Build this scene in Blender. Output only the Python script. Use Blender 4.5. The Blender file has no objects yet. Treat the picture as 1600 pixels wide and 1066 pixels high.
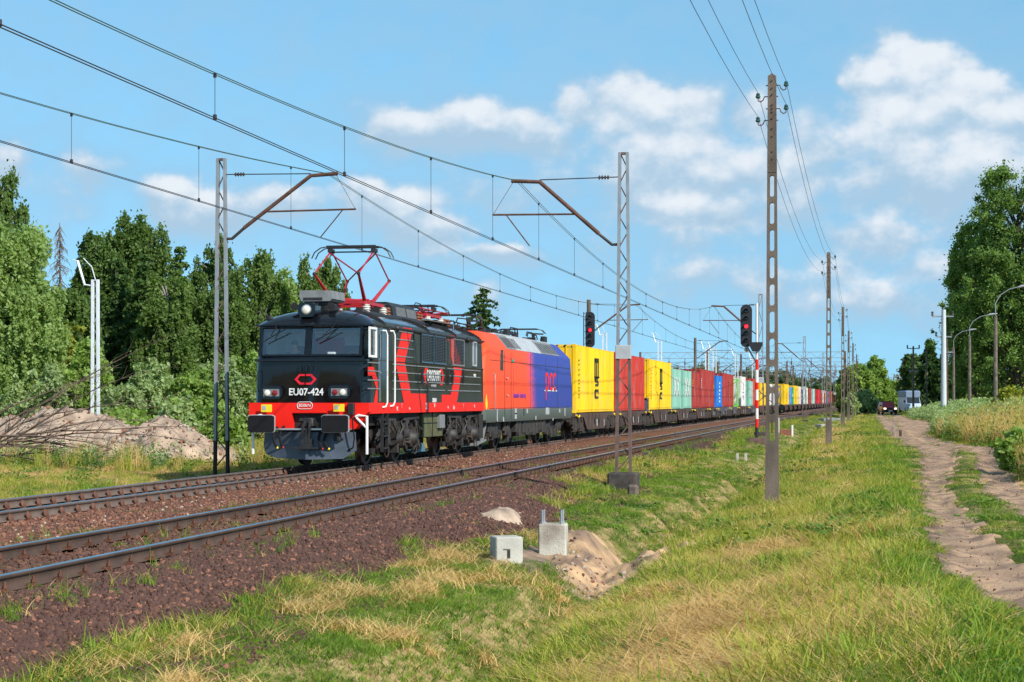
import bpy, bmesh, math, random
import numpy as np
from mathutils import Vector, Matrix
C = bpy.context.scene.collection
SC = bpy.context.scene
R = math.radians
# ---------------------------------------------------------------- camera
F = 2934.0                      # focal length in pixels of a 1600 px wide picture
TH = math.atan(550 / F)         # the track direction (+Y) lies this far right of the view axis
CT, ST = math.cos(TH), math.sin(TH)
H = 1.6                         # camera height above the rail heads (z = 0)
HY = 627.0
cam_d = bpy.data.cameras.new('camera'); cam = bpy.data.objects.new('camera', cam_d); C.objects.link(cam)
cam.location = (0, 0, H); cam.rotation_euler = (R(90), 0, TH)
cam_d.sensor_width = 36; cam_d.lens = 36 * F / 1600
cam_d.shift_y = (HY - 533) / 1600
cam_d.clip_start = 0.5; cam_d.clip_end = 6000
SC.camera = cam
# ---------------------------------------------------------------- light
SUN_AZ, SUN_EL = R(38), R(36)   # azimuth measured from +X toward -Y
sdir = Vector((math.cos(SUN_EL) * math.cos(SUN_AZ), -math.cos(SUN_EL) * math.sin(SUN_AZ), math.sin(SUN_EL)))
sd = bpy.data.lights.new('sun', 'SUN'); sun = bpy.data.objects.new('sun', sd); C.objects.link(sun)
sd.energy = 5.0; sd.angle = R(0.5); sd.color = (1.0, 0.94, 0.85)
sun.rotation_euler = sdir.to_track_quat('Z', 'Y').to_euler()
SC.view_settings.view_transform = 'Standard'; SC.view_settings.look = 'None'
SC.view_settings.exposure = 0.33; SC.view_settings.gamma = 1

W = bpy.data.worlds.new("World"); SC.world = W; W.use_nodes = True
wn = W.node_tree.nodes; wl = W.node_tree.links
bg = wn['Background']
def nd(t, **k):
    n = wn.new(t)
    for a, b in k.items(): setattr(n, a, b)
    return n
def _sock(v, n, i):
    if isinstance(v, (int, float)): n.inputs[i].default_value = v
    elif isinstance(v, (tuple, list)): n.inputs[i].default_value = v
    else: wl.new(v, n.inputs[i])
def ma(op, a, b=0.0, c=None, clamp=False):
    n = nd('ShaderNodeMath', operation=op, use_clamp=clamp); _sock(a, n, 0)
    _sock(b, n, 1)
    if c is not None: _sock(c, n, 2)
    return n.outputs[0]
sky = nd('ShaderNodeTexSky', sky_type='NISHITA', sun_disc=False)
sky.sun_elevation = SUN_EL; sky.sun_rotation = math.atan2(sdir.x, sdir.y)
sky.air_density = 1.0; sky.dust_density = 0.3; sky.ozone_density = 2.0
tc = nd('ShaderNodeTexCoord'); sep = nd('ShaderNodeSeparateXYZ'); wl.new(tc.outputs['Generated'], sep.inputs[0])
U = ma('MULTIPLY', ma('ADD', ma('ARCTAN2', sep.outputs[0], sep.outputs[1]), TH), F / 100)
V = ma('MULTIPLY', ma('ARCSINE', sep.outputs[2]), F / 100)
# the sky colour is taken a little higher than the view direction: clear, deep air
cmb = nd('ShaderNodeCombineXYZ'); wl.new(sep.outputs[0], cmb.inputs[0]); wl.new(sep.outputs[1], cmb.inputs[1])
wl.new(ma('ADD', ma('MULTIPLY', ma('MAXIMUM', sep.outputs[2], 0.0), .7), 0.16), cmb.inputs[2])
nrm = nd('ShaderNodeVectorMath', operation='NORMALIZE'); wl.new(cmb.outputs[0], nrm.inputs[0])
wl.new(nrm.outputs[0], sky.inputs[0]) if sky.inputs else None
# clouds: gaussian masses carrying fractal noise, all in direction space
CL = [(640,192,75,32,.9),(720,187,90,34,.95),(810,197,80,32,.9),(870,210,50,30,.7),
      (905,168,40,30,.85),(985,158,80,38,1),(1050,180,75,44,1),(1100,215,60,48,.8),(960,215,120,44,.6),(1060,262,140,60,.8),
      (1180,175,42,34,.9),(1170,268,160,60,.7),(1400,98,38,42,1.05),(1378,142,48,44,1),(1450,128,58,46,1.1),(1500,172,70,46,1.05),(1565,202,80,42,1.05),(1420,195,110,46,.95),(1330,135,16,20,.7),
      (1480,275,190,60,.85),(1300,235,100,60,.7),(1060,322,70,30,.85),(1130,326,80,28,.8),(1220,328,70,26,.7),(1290,300,120,36,.45),
      (1370,378,90,36,.75),(1300,412,90,32,.6),(1440,420,70,30,.65),(1390,462,150,36,.65),(1230,442,130,40,.6),(1100,430,150,40,.55),(800,300,150,40,.5),(1050,380,170,40,.5),
      (280,302,60,36,.95),(345,320,70,36,.85),(430,316,80,30,.75),(590,308,70,34,.85),(645,322,60,42,.95),(690,350,50,32,.8),(780,396,80,20,.75),(762,462,40,30,.6),(480,332,90,28,.5),
      (20,264,40,32,.8),(150,272,55,28,.6),(60,302,120,36,.4),(930,470,160,26,.35),(640,440,60,26,.4)]
def nz(u, v, sc, det, col=False, rough=.55):
    c = nd('ShaderNodeCombineXYZ'); _sock(u, c, 0); _sock(v, c, 1)
    n = nd('ShaderNodeTexNoise'); n.inputs['Scale'].default_value = sc; n.inputs['Detail'].default_value = det; n.inputs['Roughness'].default_value = rough
    wl.new(c.outputs[0], n.inputs['Vector']); return n.outputs['Color'] if col else n.outputs[0]
def smooth(x, a, b):
    n = nd('ShaderNodeMapRange', interpolation_type='SMOOTHSTEP'); _sock(x, n, 0); n.inputs[1].default_value = a; n.inputs[2].default_value = b
    return n.outputs[0]
V2 = ma('MULTIPLY', V, 1.25)
wc = nd('ShaderNodeSeparateColor'); wl.new(nz(U, V2, .9, 5, True), wc.inputs[0])
wu = ma('ADD', U, ma('MULTIPLY', ma('SUBTRACT', wc.outputs[0], .5), .9)); wv = ma('ADD', V, ma('MULTIPLY', ma('SUBTRACT', wc.outputs[1], .5), .6))
blob = None; lite = None
for (px, py, rx, ry, s) in CL:      # each mass is bright at its crown and hangs lower, softer and greyer below
    u0 = math.atan((px - 800) / F) * F / 100; v0 = math.atan((HY - py) / F) * F / 100
    a = ma('MULTIPLY', ma('SUBTRACT', wu, u0), 100 / rx / 1.25); b = ma('MULTIPLY', ma('SUBTRACT', wv, v0), 100 / ry / 1.2)
    bl = ma('MAXIMUM', b, ma('MULTIPLY', b, -.62))
    e = ma('MULTIPLY', ma('EXPONENT', ma('MULTIPLY', ma('MULTIPLY_ADD', a, a, ma('MULTIPLY', bl, bl)), -1.0)), s)
    l = ma('MULTIPLY', e, ma('MULTIPLY_ADD', b, .75, .62, clamp=True))
    blob = e if blob is None else ma('SMOOTH_MAX', blob, e, .12); lite = l if lite is None else ma('SMOOTH_MAX', lite, l, .12)
n1 = nz(U, V2, 1.25, 9, rough=.54); n1s = nz(ma('ADD', U, -.10), ma('ADD', V2, .30), 1.25, 9, rough=.54)
D0 = ma('ADD', blob, ma('MULTIPLY', ma('SUBTRACT', n1, .5), .95))
mask = ma('MULTIPLY', smooth(D0, .27, .70), .94)
soft = ma('MAXIMUM', ma('MULTIPLY', smooth(D0, -.35, .4), .62), ma('MULTIPLY', smooth(ma('MULTIPLY', V, -1.0), -6.0, 1.0), .5))
lit = smooth(ma('ADD', ma('ADD', lite, ma('MULTIPLY', ma('SUBTRACT', n1, .5), .35)), ma('MULTIPLY', ma('SUBTRACT', n1, n1s), 1.1)), .16, .88)
def mixc(f, a, b):
    n = nd('ShaderNodeMix', data_type='RGBA'); _sock(f, n, 0)
    _sock(a, n, 6); _sock(b, n, 7); return n.outputs[2]
SKYK = (.66, 1.0, .98, 1)
tint = nd('ShaderNodeMix', data_type='RGBA', blend_type='MULTIPLY'); tint.inputs[0].default_value = 1
deep = nd('ShaderNodeMix', data_type='RGBA'); wl.new(smooth(sep.outputs[2], .22, .65), deep.inputs[0]); deep.inputs[6].default_value = SKYK; deep.inputs[7].default_value = (.36, .55, .56, 1)
wl.new(sky.outputs[0], tint.inputs[6]); wl.new(deep.outputs[2], tint.inputs[7])
ccol = mixc(lit, (2.25, 3.2, 4.1, 1), (4.5, 4.75, 5.05, 1))
c1 = mixc(soft, tint.outputs[2], (1.8, 3.05, 4.2, 1))
c2 = mixc(mask, c1, ccol)
wl.new(c2, bg.inputs[0]); bg.inputs[1].default_value = 0.15
W.cycles.sampling_method = 'MANUAL'; W.cycles.sample_map_resolution = 1024
SC.cycles.max_bounces = 6; SC.cycles.transparent_max_bounces = 12; SC.cycles.use_denoising = True

# ---------------------------------------------------------------- geometry of the place
def PY(px, X):                  # distance along the track where a line at offset X is seen at column px
    p = (px - 800) / F
    return X * (CT + p * ST) / (p * CT - ST)
def dep(X, Y): return -X * ST + Y * CT
def PXx(X, Y): return 800 + F * (X * CT + Y * ST) / dep(X, Y)
def PZ(py, X, Y): return H - (py - HY) * dep(X, Y) / F
def PW(px, Z):                  # world x, y of column px at depth Z
    xc = (px - 800) / F * Z
    return xc * CT - Z * ST, xc * ST + Z * CT
def XatY(px, Y):
    p = (px - 800) / F
    return (p * Y * CT - Y * ST) / (CT + p * ST)
def off(Y):
    Y = np.asarray(Y, float)
    return 4.5 * (np.clip(Y - 130, 0, None) / 400) ** 1.3
# value noise
_rg = np.random.RandomState(5); _T = _rg.rand(256, 256)
def vn(x, y):
    x = np.asarray(x, float); y = np.asarray(y, float)
    xi = np.floor(x).astype(int); yi = np.floor(y).astype(int); fx = x - xi; fy = y - yi
    fx = fx * fx * (3 - 2 * fx); fy = fy * fy * (3 - 2 * fy)
    a = _T[xi % 256, yi % 256]; b = _T[(xi + 1) % 256, yi % 256]; c = _T[xi % 256, (yi + 1) % 256]; d = _T[(xi + 1) % 256, (yi + 1) % 256]
    return (a * (1 - fx) + b * fx) * (1 - fy) + (c * (1 - fx) + d * fx) * fy
def fbm(x, y, o=4):
    s = 0; a = .5; t = 0
    for i in range(o):
        s = s + a * vn(x * 2 ** i + 17.3 * i, y * 2 ** i + 9.1 * i); t += a; a *= .5
    return s / t
# ---------------------------------------------------------------- object helpers
def tag(o, label=None, cat=None, group=None, kind=None):
    if label: o['label'] = label
    if cat: o['category'] = cat
    if group: o['group'] = group
    if kind: o['kind'] = kind
    return o
def thing(name, label, cat, loc=(0, 0, 0), rz=0, group=None):
    o = bpy.data.objects.new(name, None); C.objects.link(o); o.empty_display_size = .3
    o.location = loc; o.rotation_euler = (0, 0, rz)
    return tag(o, label, cat, group)
def copy_tree(o, parent=None):
    c = o.copy(); C.objects.link(c)
    if parent: c.parent = parent
    for ch in list(o.children): copy_tree(ch, c)
    return c
def mesh_np(name, v, f, mats, parent=None, smooth=False, fm=None, link=True):
    """v (n,3); f (m,k) with k 3 or 4"""
    v = np.asarray(v, np.float32); f = np.asarray(f, np.int32)
    me = bpy.data.meshes.new(name); k = f.shape[1]
    me.vertices.add(len(v)); me.vertices.foreach_set('co', v.ravel())
    me.loops.add(f.size); me.loops.foreach_set('vertex_index', f.ravel())
    me.polygons.add(len(f)); me.polygons.foreach_set('loop_start', np.arange(0, f.size, k, dtype=np.int32))
    me.polygons.foreach_set('loop_total', np.full(len(f), k, np.int32))
    if fm is not None: me.polygons.foreach_set('material_index', np.asarray(fm, np.int32))
    if smooth: me.polygons.foreach_set('use_smooth', np.ones(len(f), bool))
    me.update(calc_edges=True)
    for m in (mats if isinstance(mats, (list, tuple)) else [mats]): me.materials.append(m)
    o = bpy.data.objects.new(name, me)
    if link: C.objects.link(o)
    if parent: o.parent = parent
    return o
class MB:
    def __init__(s): s.v = []; s.f = []; s.m = []; s.k = 0
    def add(s, vs, fs):
        n = len(s.v); s.v += [tuple(p) for p in vs]; s.f += [[i + n for i in q] for q in fs]; s.m += [s.k] * len(fs); return s
    def box(s, x0, x1, y0, y1, z0, z1):
        return s.add([(x0,y0,z0),(x1,y0,z0),(x1,y1,z0),(x0,y1,z0),(x0,y0,z1),(x1,y0,z1),(x1,y1,z1),(x0,y1,z1)],
                     [(0,3,2,1),(4,5,6,7),(0,1,5,4),(1,2,6,5),(2,3,7,6),(3,0,4,7)])
    def bbox(s, x0, x1, y0, y1, z0, z1, b):     # box with chamfered vertical and top edges
        pl = [(x0+b,y0),(x1-b,y0),(x1,y0+b),(x1,y1-b),(x1-b,y1),(x0+b,y1),(x0,y1-b),(x0,y0+b)]
        pi = [(x0+b,y0+b),(x1-b,y0+b),(x1-b,y0+b),(x1-b,y1-b),(x1-b,y1-b),(x0+b,y1-b),(x0+b,y1-b),(x0+b,y0+b)]
        vs = [(x,y,z0) for x,y in pl] + [(x,y,z1-b) for x,y in pl] + [(x*.999+(x0+x1)*.0005,y*.999+(y0+y1)*.0005,z1) for x,y in
              [(min(max(x,x0+b),x1-b),min(max(y,y0+b),y1-b)) for x,y in pl]]
        fs = [tuple(reversed(range(8)))]
        for r in (0, 8):
            for i in range(8): j = (i+1) % 8; fs.append((r+i, r+j, r+8+j, r+8+i))
        fs.append(tuple(range(16, 24)))
        return s.add(vs, fs)
    def bar(s, a, b, w, h=None, up=(0,0,1)):    # rectangular bar from a to b
        h = h or w; a = Vector(a); b = Vector(b); d = (b - a).normalized(); up = Vector(up)
        if abs(d.dot(up)) > .99: up = Vector((0, 1, 0))
        x = d.cross(up).normalized() * w / 2; y = x.cross(d).normalized() * h / 2
        vs = [p + q for p in (a, b) for q in (-x-y, x-y, x+y, -x+y)]
        return s.add(vs, [(3,2,1,0),(4,5,6,7),(0,1,5,4),(1,2,6,5),(2,3,7,6),(3,0,4,7)])
    def tube(s, path, r, n=6, cap=True):
        path = [Vector(p) for p in path]; k = len(path)
        rs = r if isinstance(r, (list, tuple)) else [r] * k; vs = []; prev = None
        for i, p in enumerate(path):
            t = (path[min(i+1, k-1)] - path[max(i-1, 0)]).normalized()
            if prev is None: prev = Vector((0,0,1)) if abs(t.z) < .9 else Vector((1,0,0))
            x = t.cross(prev).normalized(); y = x.cross(t).normalized(); prev = y
            vs += [p + (x * math.cos(a) + y * math.sin(a)) * rs[i] for a in [2*math.pi*j/n for j in range(n)]]
        fs = [(i*n+j, i*n+(j+1)%n, (i+1)*n+(j+1)%n, (i+1)*n+j) for i in range(k-1) for j in range(n)]
        if cap: fs += [tuple(reversed(range(n))), tuple((k-1)*n+j for j in range(n))]
        return s.add(vs, fs)
    def cyl(s, a, b, r, r2=None, n=12): return s.tube([a, b], [r, r if r2 is None else r2], n)
    def lathe(s, c, ax, prof, n=16):            # prof: (distance along ax, radius)
        c = Vector(c); ax = Vector(ax).normalized(); return s.tube_fixed([(c + ax * d, r) for d, r in prof], ax, n)
    def tube_fixed(s, pr, ax, n):
        h = Vector((0,0,1)) if abs(ax.z) < .9 else Vector((1,0,0)); x = ax.cross(h).normalized(); y = x.cross(ax); vs = []
        for p, r in pr: vs += [p + (x * math.cos(a) + y * math.sin(a)) * max(r, 1e-4) for a in [2*math.pi*j/n for j in range(n)]]
        k = len(pr)
        fs = [(i*n+j, i*n+(j+1)%n, (i+1)*n+(j+1)%n, (i+1)*n+j) for i in range(k-1) for j in range(n)]
        fs += [tuple(reversed(range(n))), tuple((k-1)*n+j for j in range(n))]
        return s.add(vs, fs)
    def prism(s, poly, fn, a, b):               # poly of 2-D points, fn(u,v,w)->xyz, from w=a to w=b
        n = len(poly); vs = [fn(u, v, a) for u, v in poly] + [fn(u, v, b) for u, v in poly]
        return s.add(vs, [tuple(reversed(range(n))), tuple(range(n, 2*n))] + [(i, (i+1)%n, n+(i+1)%n, n+i) for i in range(n)])
    def ball(s, c, r, n=8, sc=(1,1,1)):
        pr = [(-math.cos(math.pi*i/n), math.sin(math.pi*i/n)) for i in range(n+1)]; vs = []; m = 2*n
        for z, q in pr:
            vs += [(c[0]+r*sc[0]*q*math.cos(2*math.pi*j/m), c[1]+r*sc[1]*q*math.sin(2*math.pi*j/m), c[2]+r*sc[2]*z) for j in range(m)]
        return s.add(vs, [(i*m+j, i*m+(j+1)%m, (i+1)*m+(j+1)%m, (i+1)*m+j) for i in range(n) for j in range(m)])
    def build(s, name, mats, parent=None, smooth=None, fix=True, loc=None, link=True):
        me = bpy.data.meshes.new(name); me.from_pydata(s.v, [], s.f)
        for m in (mats if isinstance(mats, (list, tuple)) else [mats]): me.materials.append(m)
        me.polygons.foreach_set('material_index', s.m)
        if fix:
            b = bmesh.new(); b.from_mesh(me); bmesh.ops.recalc_face_normals(b, faces=b.faces); b.to_mesh(me); b.free()
        me.update()
        if smooth:
            me.polygons.foreach_set('use_smooth', [True] * len(me.polygons)); me.set_sharp_from_angle(angle=R(smooth))
        o = bpy.data.objects.new(name, me)
        if link: C.objects.link(o)
        if parent: o.parent = parent
        if loc: o.location = loc
        return o
def XY(u, v, w): return (u, v, w)
def YZ(u, v, w): return (w, u, v)
def XZ(u, v, w): return (u, w, v)
# ---------------------------------------------------------------- materials
def mat(name, col, rough=.6, metal=0, var=0, vs=8, bump=0, bs=40, col2=None, coat=0, spec=None, emis=None, stretch=None, world=False, detail=5, thr=(.35,.65)):
    m = bpy.data.materials.new(name); m.use_nodes = True; n = m.node_tree.nodes; l = m.node_tree.links
    p = n['Principled BSDF']; p.inputs['Roughness'].default_value = rough; p.inputs['Metallic'].default_value = metal
    p.inputs['Base Color'].default_value = (*col, 1); p.inputs['Coat Weight'].default_value = coat; p.inputs['Coat Roughness'].default_value = .06
    if spec is not None: p.inputs['Specular IOR Level'].default_value = spec
    if emis: p.inputs['Emission Color'].default_value = (*emis[0], 1); p.inputs['Emission Strength'].default_value = emis[1]
    t = n.new('ShaderNodeTexCoord'); src = t.outputs['Object']
    if world: g = n.new('ShaderNodeNewGeometry'); src = g.outputs['Position']
    if stretch:
        mp = n.new('ShaderNodeMapping'); mp.inputs['Scale'].default_value = stretch; l.new(src, mp.inputs[0]); src = mp.outputs[0]
    if var or col2:
        no = n.new('ShaderNodeTexNoise'); no.inputs['Scale'].default_value = vs; no.inputs['Detail'].default_value = detail; l.new(src, no.inputs['Vector'])
        mr = n.new('ShaderNodeMapRange'); l.new(no.outputs[0], mr.inputs[0]); mr.inputs[1].default_value, mr.inputs[2].default_value = thr
        mx = n.new('ShaderNodeMix'); mx.data_type = 'RGBA'; l.new(mr.outputs[0], mx.inputs[0])
        c2 = col2 or tuple(c * (1 - var) for c in col)
        mx.inputs[6].default_value = (*c2, 1); mx.inputs[7].default_value = (*col, 1); l.new(mx.outputs[2], p.inputs['Base Color'])
    if bump:
        nb = n.new('ShaderNodeTexNoise'); nb.inputs['Scale'].default_value = bs; nb.inputs['Detail'].default_value = 4; l.new(src, nb.inputs['Vector'])
        b = n.new('ShaderNodeBump'); b.inputs['Strength'].default_value = bump; b.inputs['Distance'].default_value = .02
        l.new(nb.outputs[0], b.inputs['Height']); l.new(b.outputs[0], p.inputs['Normal'])
    return m
def streaks(m, col, scale=2.5, stretch=(1, 2.5, .22), lo=.56, hi=.74, amount=.55):
    """dirt and rust runs laid over whatever colour the material has"""
    n = m.node_tree.nodes; l = m.node_tree.links; p = n['Principled BSDF']; bc = p.inputs['Base Color']
    t = n.new('ShaderNodeTexCoord'); mp = n.new('ShaderNodeMapping'); mp.inputs['Scale'].default_value = stretch; l.new(t.outputs['Object'], mp.inputs[0])
    no = n.new('ShaderNodeTexNoise'); no.inputs['Scale'].default_value = scale; no.inputs['Detail'].default_value = 9; no.inputs['Roughness'].default_value = .65; l.new(mp.outputs[0], no.inputs['Vector'])
    mr = n.new('ShaderNodeMapRange'); l.new(no.outputs[0], mr.inputs[0]); mr.inputs[1].default_value = lo; mr.inputs[2].default_value = hi; mr.inputs[4].default_value = amount
    mx = n.new('ShaderNodeMix'); mx.data_type = 'RGBA'; l.new(mr.outputs[0], mx.inputs[0]); mx.inputs[7].default_value = (*col, 1)
    if bc.is_linked: l.new(bc.links[0].from_socket, mx.inputs[6])
    else: mx.inputs[6].default_value = bc.default_value
    l.new(mx.outputs[2], bc); return m
def leafmat(name, a, b, trans=.35, rough=.55, isl=True, scale=.6):
    """foliage: colour differs per leaf and slowly through the crown, with some light coming through"""
    m = bpy.data.materials.new(name); m.use_nodes = True; n = m.node_tree.nodes; l = m.node_tree.links
    p = n['Principled BSDF']; p.inputs['Roughness'].default_value = rough; p.inputs['Specular IOR Level'].default_value = .25
    g = n.new('ShaderNodeNewGeometry'); oi = n.new('ShaderNodeObjectInfo')
    no = n.new('ShaderNodeTexNoise'); no.inputs['Scale'].default_value = scale; no.inputs['Detail'].default_value = 3; l.new(g.outputs['Position'], no.inputs['Vector'])
    ad = n.new('ShaderNodeMath'); ad.operation = 'MULTIPLY_ADD'; l.new(g.outputs['Random Per Island'], ad.inputs[0]); ad.inputs[1].default_value = .6
    l.new(no.outputs[0], ad.inputs[2])
    a2 = n.new('ShaderNodeMath'); a2.operation = 'MULTIPLY_ADD'; l.new(oi.outputs['Random'], a2.inputs[0]); a2.inputs[1].default_value = .35; l.new(ad.outputs[0], a2.inputs[2])
    mr = n.new('ShaderNodeMapRange'); l.new(a2.outputs[0], mr.inputs[0]); mr.inputs[1].default_value = .35; mr.inputs[2].default_value = 1.25
    mx = n.new('ShaderNodeMix'); mx.data_type = 'RGBA'; l.new(mr.outputs[0], mx.inputs[0]); mx.inputs[6].default_value = (*a, 1); mx.inputs[7].default_value = (*b, 1)
    l.new(mx.outputs[2], p.inputs['Base Color'])
    tr = n.new('ShaderNodeBsdfTranslucent'); hs = n.new('ShaderNodeMix'); hs.data_type = 'RGBA'; hs.blend_type = 'MULTIPLY'; hs.inputs[0].default_value = 1
    l.new(mx.outputs[2], hs.inputs[6]); hs.inputs[7].default_value = (1.5, 1.5, .5, 1); l.new(hs.outputs[2], tr.inputs[0])
    ms = n.new('ShaderNodeMixShader'); ms.inputs[0].default_value = trans; l.new(p.outputs[0], ms.inputs[1]); l.new(tr.outputs[0], ms.inputs[2])
    l.new(ms.outputs[0], n['Material Output'].inputs[0])
    return m
def glassmat(name, tint=(.55, .65, .7), gloss=.25, rough=.03):
    m = bpy.data.materials.new(name); m.use_nodes = True; n = m.node_tree.nodes; l = m.node_tree.links
    n.remove(n['Principled BSDF'])
    t = n.new('ShaderNodeBsdfTransparent'); t.inputs[0].default_value = (*tint, 1)
    g = n.new('ShaderNodeBsdfGlossy'); g.inputs['Roughness'].default_value = rough
    fr = n.new('ShaderNodeFresnel'); fr.inputs[0].default_value = 1.5
    ad = n.new('ShaderNodeMath'); ad.operation = 'ADD'; ad.use_clamp = True; l.new(fr.outputs[0], ad.inputs[0]); ad.inputs[1].default_value = gloss
    ms = n.new('ShaderNodeMixShader'); l.new(ad.outputs[0], ms.inputs[0]); l.new(t.outputs[0], ms.inputs[1]); l.new(g.outputs[0], ms.inputs[2])
    l.new(ms.outputs[0], n['Material Output'].inputs[0])
    return m
_txt = {}
def text_mesh(body, size, sx=1.0, bold=.0, depth=.003):
    cu = bpy.data.curves.new('writing', 'FONT'); cu.body = body; cu.size = size; cu.extrude = depth; cu.offset = bold; cu.align_x = 'CENTER'; cu.align_y = 'CENTER'; cu.resolution_u = 3
    o = bpy.data.objects.new('writing', cu); C.objects.link(o); bpy.context.view_layer.update()
    me = bpy.data.meshes.new_from_object(o.evaluated_get(bpy.context.evaluated_depsgraph_get()))
    bpy.data.objects.remove(o); me.transform(Matrix.Diagonal((sx, 1, 1, 1))); return me
def put_text(name, body, size, m, parent, loc, face='+X', sx=1.0, bold=0.0, spin=0):
    me = text_mesh(body, size, sx, bold); me.materials.clear(); me.materials.append(m)
    rot = {'+X': Matrix(((0,0,1),(1,0,0),(0,1,0))), '-Y': Matrix(((1,0,0),(0,0,-1),(0,1,0)))}[face].to_4x4()
    me.transform(Matrix.Rotation(spin, 4, 'Z')); me.transform(rot); me.update()
    o = bpy.data.objects.new(name, me); C.objects.link(o); o.parent = parent; o.location = loc
    return o
# ================================================================ THE GROUND
M = {}
M['steel_top'] = mat('rail_top', (.55,.57,.62), .22, 1)
M['rail_rust'] = mat('rail_rust', (.085,.05,.036), .75, .0, .35, 3, .3, 60)
M['rail_rust2'] = mat('rail_rust_light', (.15,.105,.085), .75, .0, .3, 3, .3, 60)
M['clip'] = mat('clip_rust', (.14,.055,.03), .8, 0, .4, 6)
M['sleeper_c'] = mat('sleeper_concrete', (.27,.23,.20), .9, 0, .4, 5, .4, 30)
M['sleeper_w'] = mat('sleeper_wood', (.075,.05,.04), .9, 0, .4, 5, .5, 30)
M['concrete'] = mat('concrete', (.50,.49,.44), .85, 0, .25, 2.5, .35, 45)
M['concrete_d'] = mat('weathered_concrete', (.19,.155,.125), .9, 0, .55, 4, .6, 60)
M['concrete_p'] = mat('pole_concrete', (.16,.125,.10), .9, 0, .5, 3, .6, 70, stretch=(1,1,.35))

def prof_pts():
    return ([-900,-120,-60,-30,-24,-19,-17.4,-16.4,-15.6,-6.6,-6.2,-5.6,-5.0,-4.2,-3.6,-3.15,-2.45,-1.5,-.6,.5,5,8,12,60,900],
            [-.5,-.5,-.45,-.35,-.35,-.42,-.5,-.62,-.62,-.58,-.56,-.54,-.59,-.74,-1.2,-1.1,-.60,-.42,-.26,-.14,-.1,-.02,.05,.1,.1])
def wsh(X): return np.clip((6 - np.asarray(X, float)) / 12, 0, 1)
# ruts of the track road: (Y, left edge, right edge)
RL = np.array([(-40,1.0,1.9),(10,1.1,1.55),(15.5,1.2,1.6),(17.1,1.02,1.6),(19.3,.8,1.6),(21.6,.75,1.62),(29,.95,1.55),(38,1.13,1.62),(44,1.3,1.9),(52,1.5,2.5),(61,1.85,3.0),(68,1.9,3.3),(75,1.7,2.7),(92,1.35,2.1),(124,1.25,2.3),(145,1.2,2.6),(200,.9,2.2),(260,1.2,2.4),(400,2,3)])
RR = np.array([(-40,2.3,3.2),(10,2.3,3.0),(29,2.35,2.95),(34.5,2.32,3.0),(40,2.5,3.2),(47,2.8,3.6),(54,3.1,4.0),(66,3.3,4.7),(72,2.9,4.2),(80,2.4,3.6),(96,2.1,3.2),(134,2.3,5.2),(155,2.6,5.2),(182,2.6,4.6),(215,3.0,4.4),(260,3.2,4.2),(400,4,5)])
def ruts(X, Y):
    """signed margin: positive inside a rut"""
    n = (fbm(X * 3, Y * 1.2, 3) - .5) * .55
    o = []
    for T in (RL, RR):
        a = np.interp(Y, T[:, 0], T[:, 1]); b = np.interp(Y, T[:, 0], T[:, 2])
        o.append(np.minimum(X - a, b - X) + n + .02)
    return np.maximum(o[0], o[1])
SANDS = [(-3.55, 27.6, 1.15, 2.4, .29), (-6.05, 31.3, .48, 1.9, .24), (-4.75, 26.8, .8, 2.6, .10), (-4.4, 29.8, .8, 1.7, .30)]
def heap(X, Y):
    h = 0
    for (x, y, rx, ry, a) in SANDS:
        d = ((X - x) / rx) ** 2 + ((Y - y) / ry) ** 2
        h = np.maximum(h, a * np.exp(-d * 1.3))
    return h
def gz(X, Y, raw=False):
    """height of the ground; X is the straightened coordinate"""
    px, pz = prof_pts()
    Xn = X + (fbm(Y * .08 + 3, X * 0.0 + 2, 2) - .5) * .6 * (np.abs(X + 3) < 5)
    z = np.interp(Xn, px, pz)
    far = np.clip((Y - 60) / 60, 0, 1)      # the ditch flattens out in the distance
    z = np.where((X > -6) & (X < -1), z * (1 - .45 * far), z)
    z = z + (fbm(X * .9, Y * .55, 4) - .5) * .22 * np.clip((np.abs(X + 11) - 4.6) / 1.2, 0, 1)
    z = z + (fbm(X * .12, Y * .05, 3) - .5) * .25 * (np.abs(X + 11) > 8)
    r = ruts(X, Y); z = z - .07 * np.clip(r * 3 + .3, 0, 1) + .05 * np.exp(-((X - (np.interp(Y, RL[:,0], RL[:,2]) + np.interp(Y, RR[:,0], RR[:,1])) / 2) / .35) ** 2)
    return z
def lin(*seg):
    o = []
    for a, b, st in seg: o += list(np.arange(a, b - 1e-6, st))
    return np.array(o + [seg[-1][1]])
GX = np.concatenate([[-2500,-1500,-900,-600,-400,-250,-160,-110,-85], lin((-70,-18,.8),(-18,-15,.25),(-15,-7,.5),(-7,5.2,.12),(5.2,20,.6),(20,60,4)), [80,120,200,350,600,1000,1600,2500]])
GY = np.concatenate([lin((-40,8,3),(8,46,.15),(46,100,.4),(100,220,1.5),(220,560,8)), [640,760,920,1150,1500,2000,2800,4000]])
XX, YY = np.meshgrid(GX, GY)
def grid_faces(nx, ny):
    i = np.arange(ny - 1)[:, None] * nx + np.arange(nx - 1)[None]
    return np.stack([i, i + 1, i + nx + 1, i + nx], -1).reshape(-1, 4)
def worldx(X, Y): return X + off(Y) * wsh(X)
ZZ = gz(XX, YY)
WX = worldx(XX, YY)
gv = np.stack([WX, YY, ZZ], -1).reshape(-1, 3)
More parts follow.
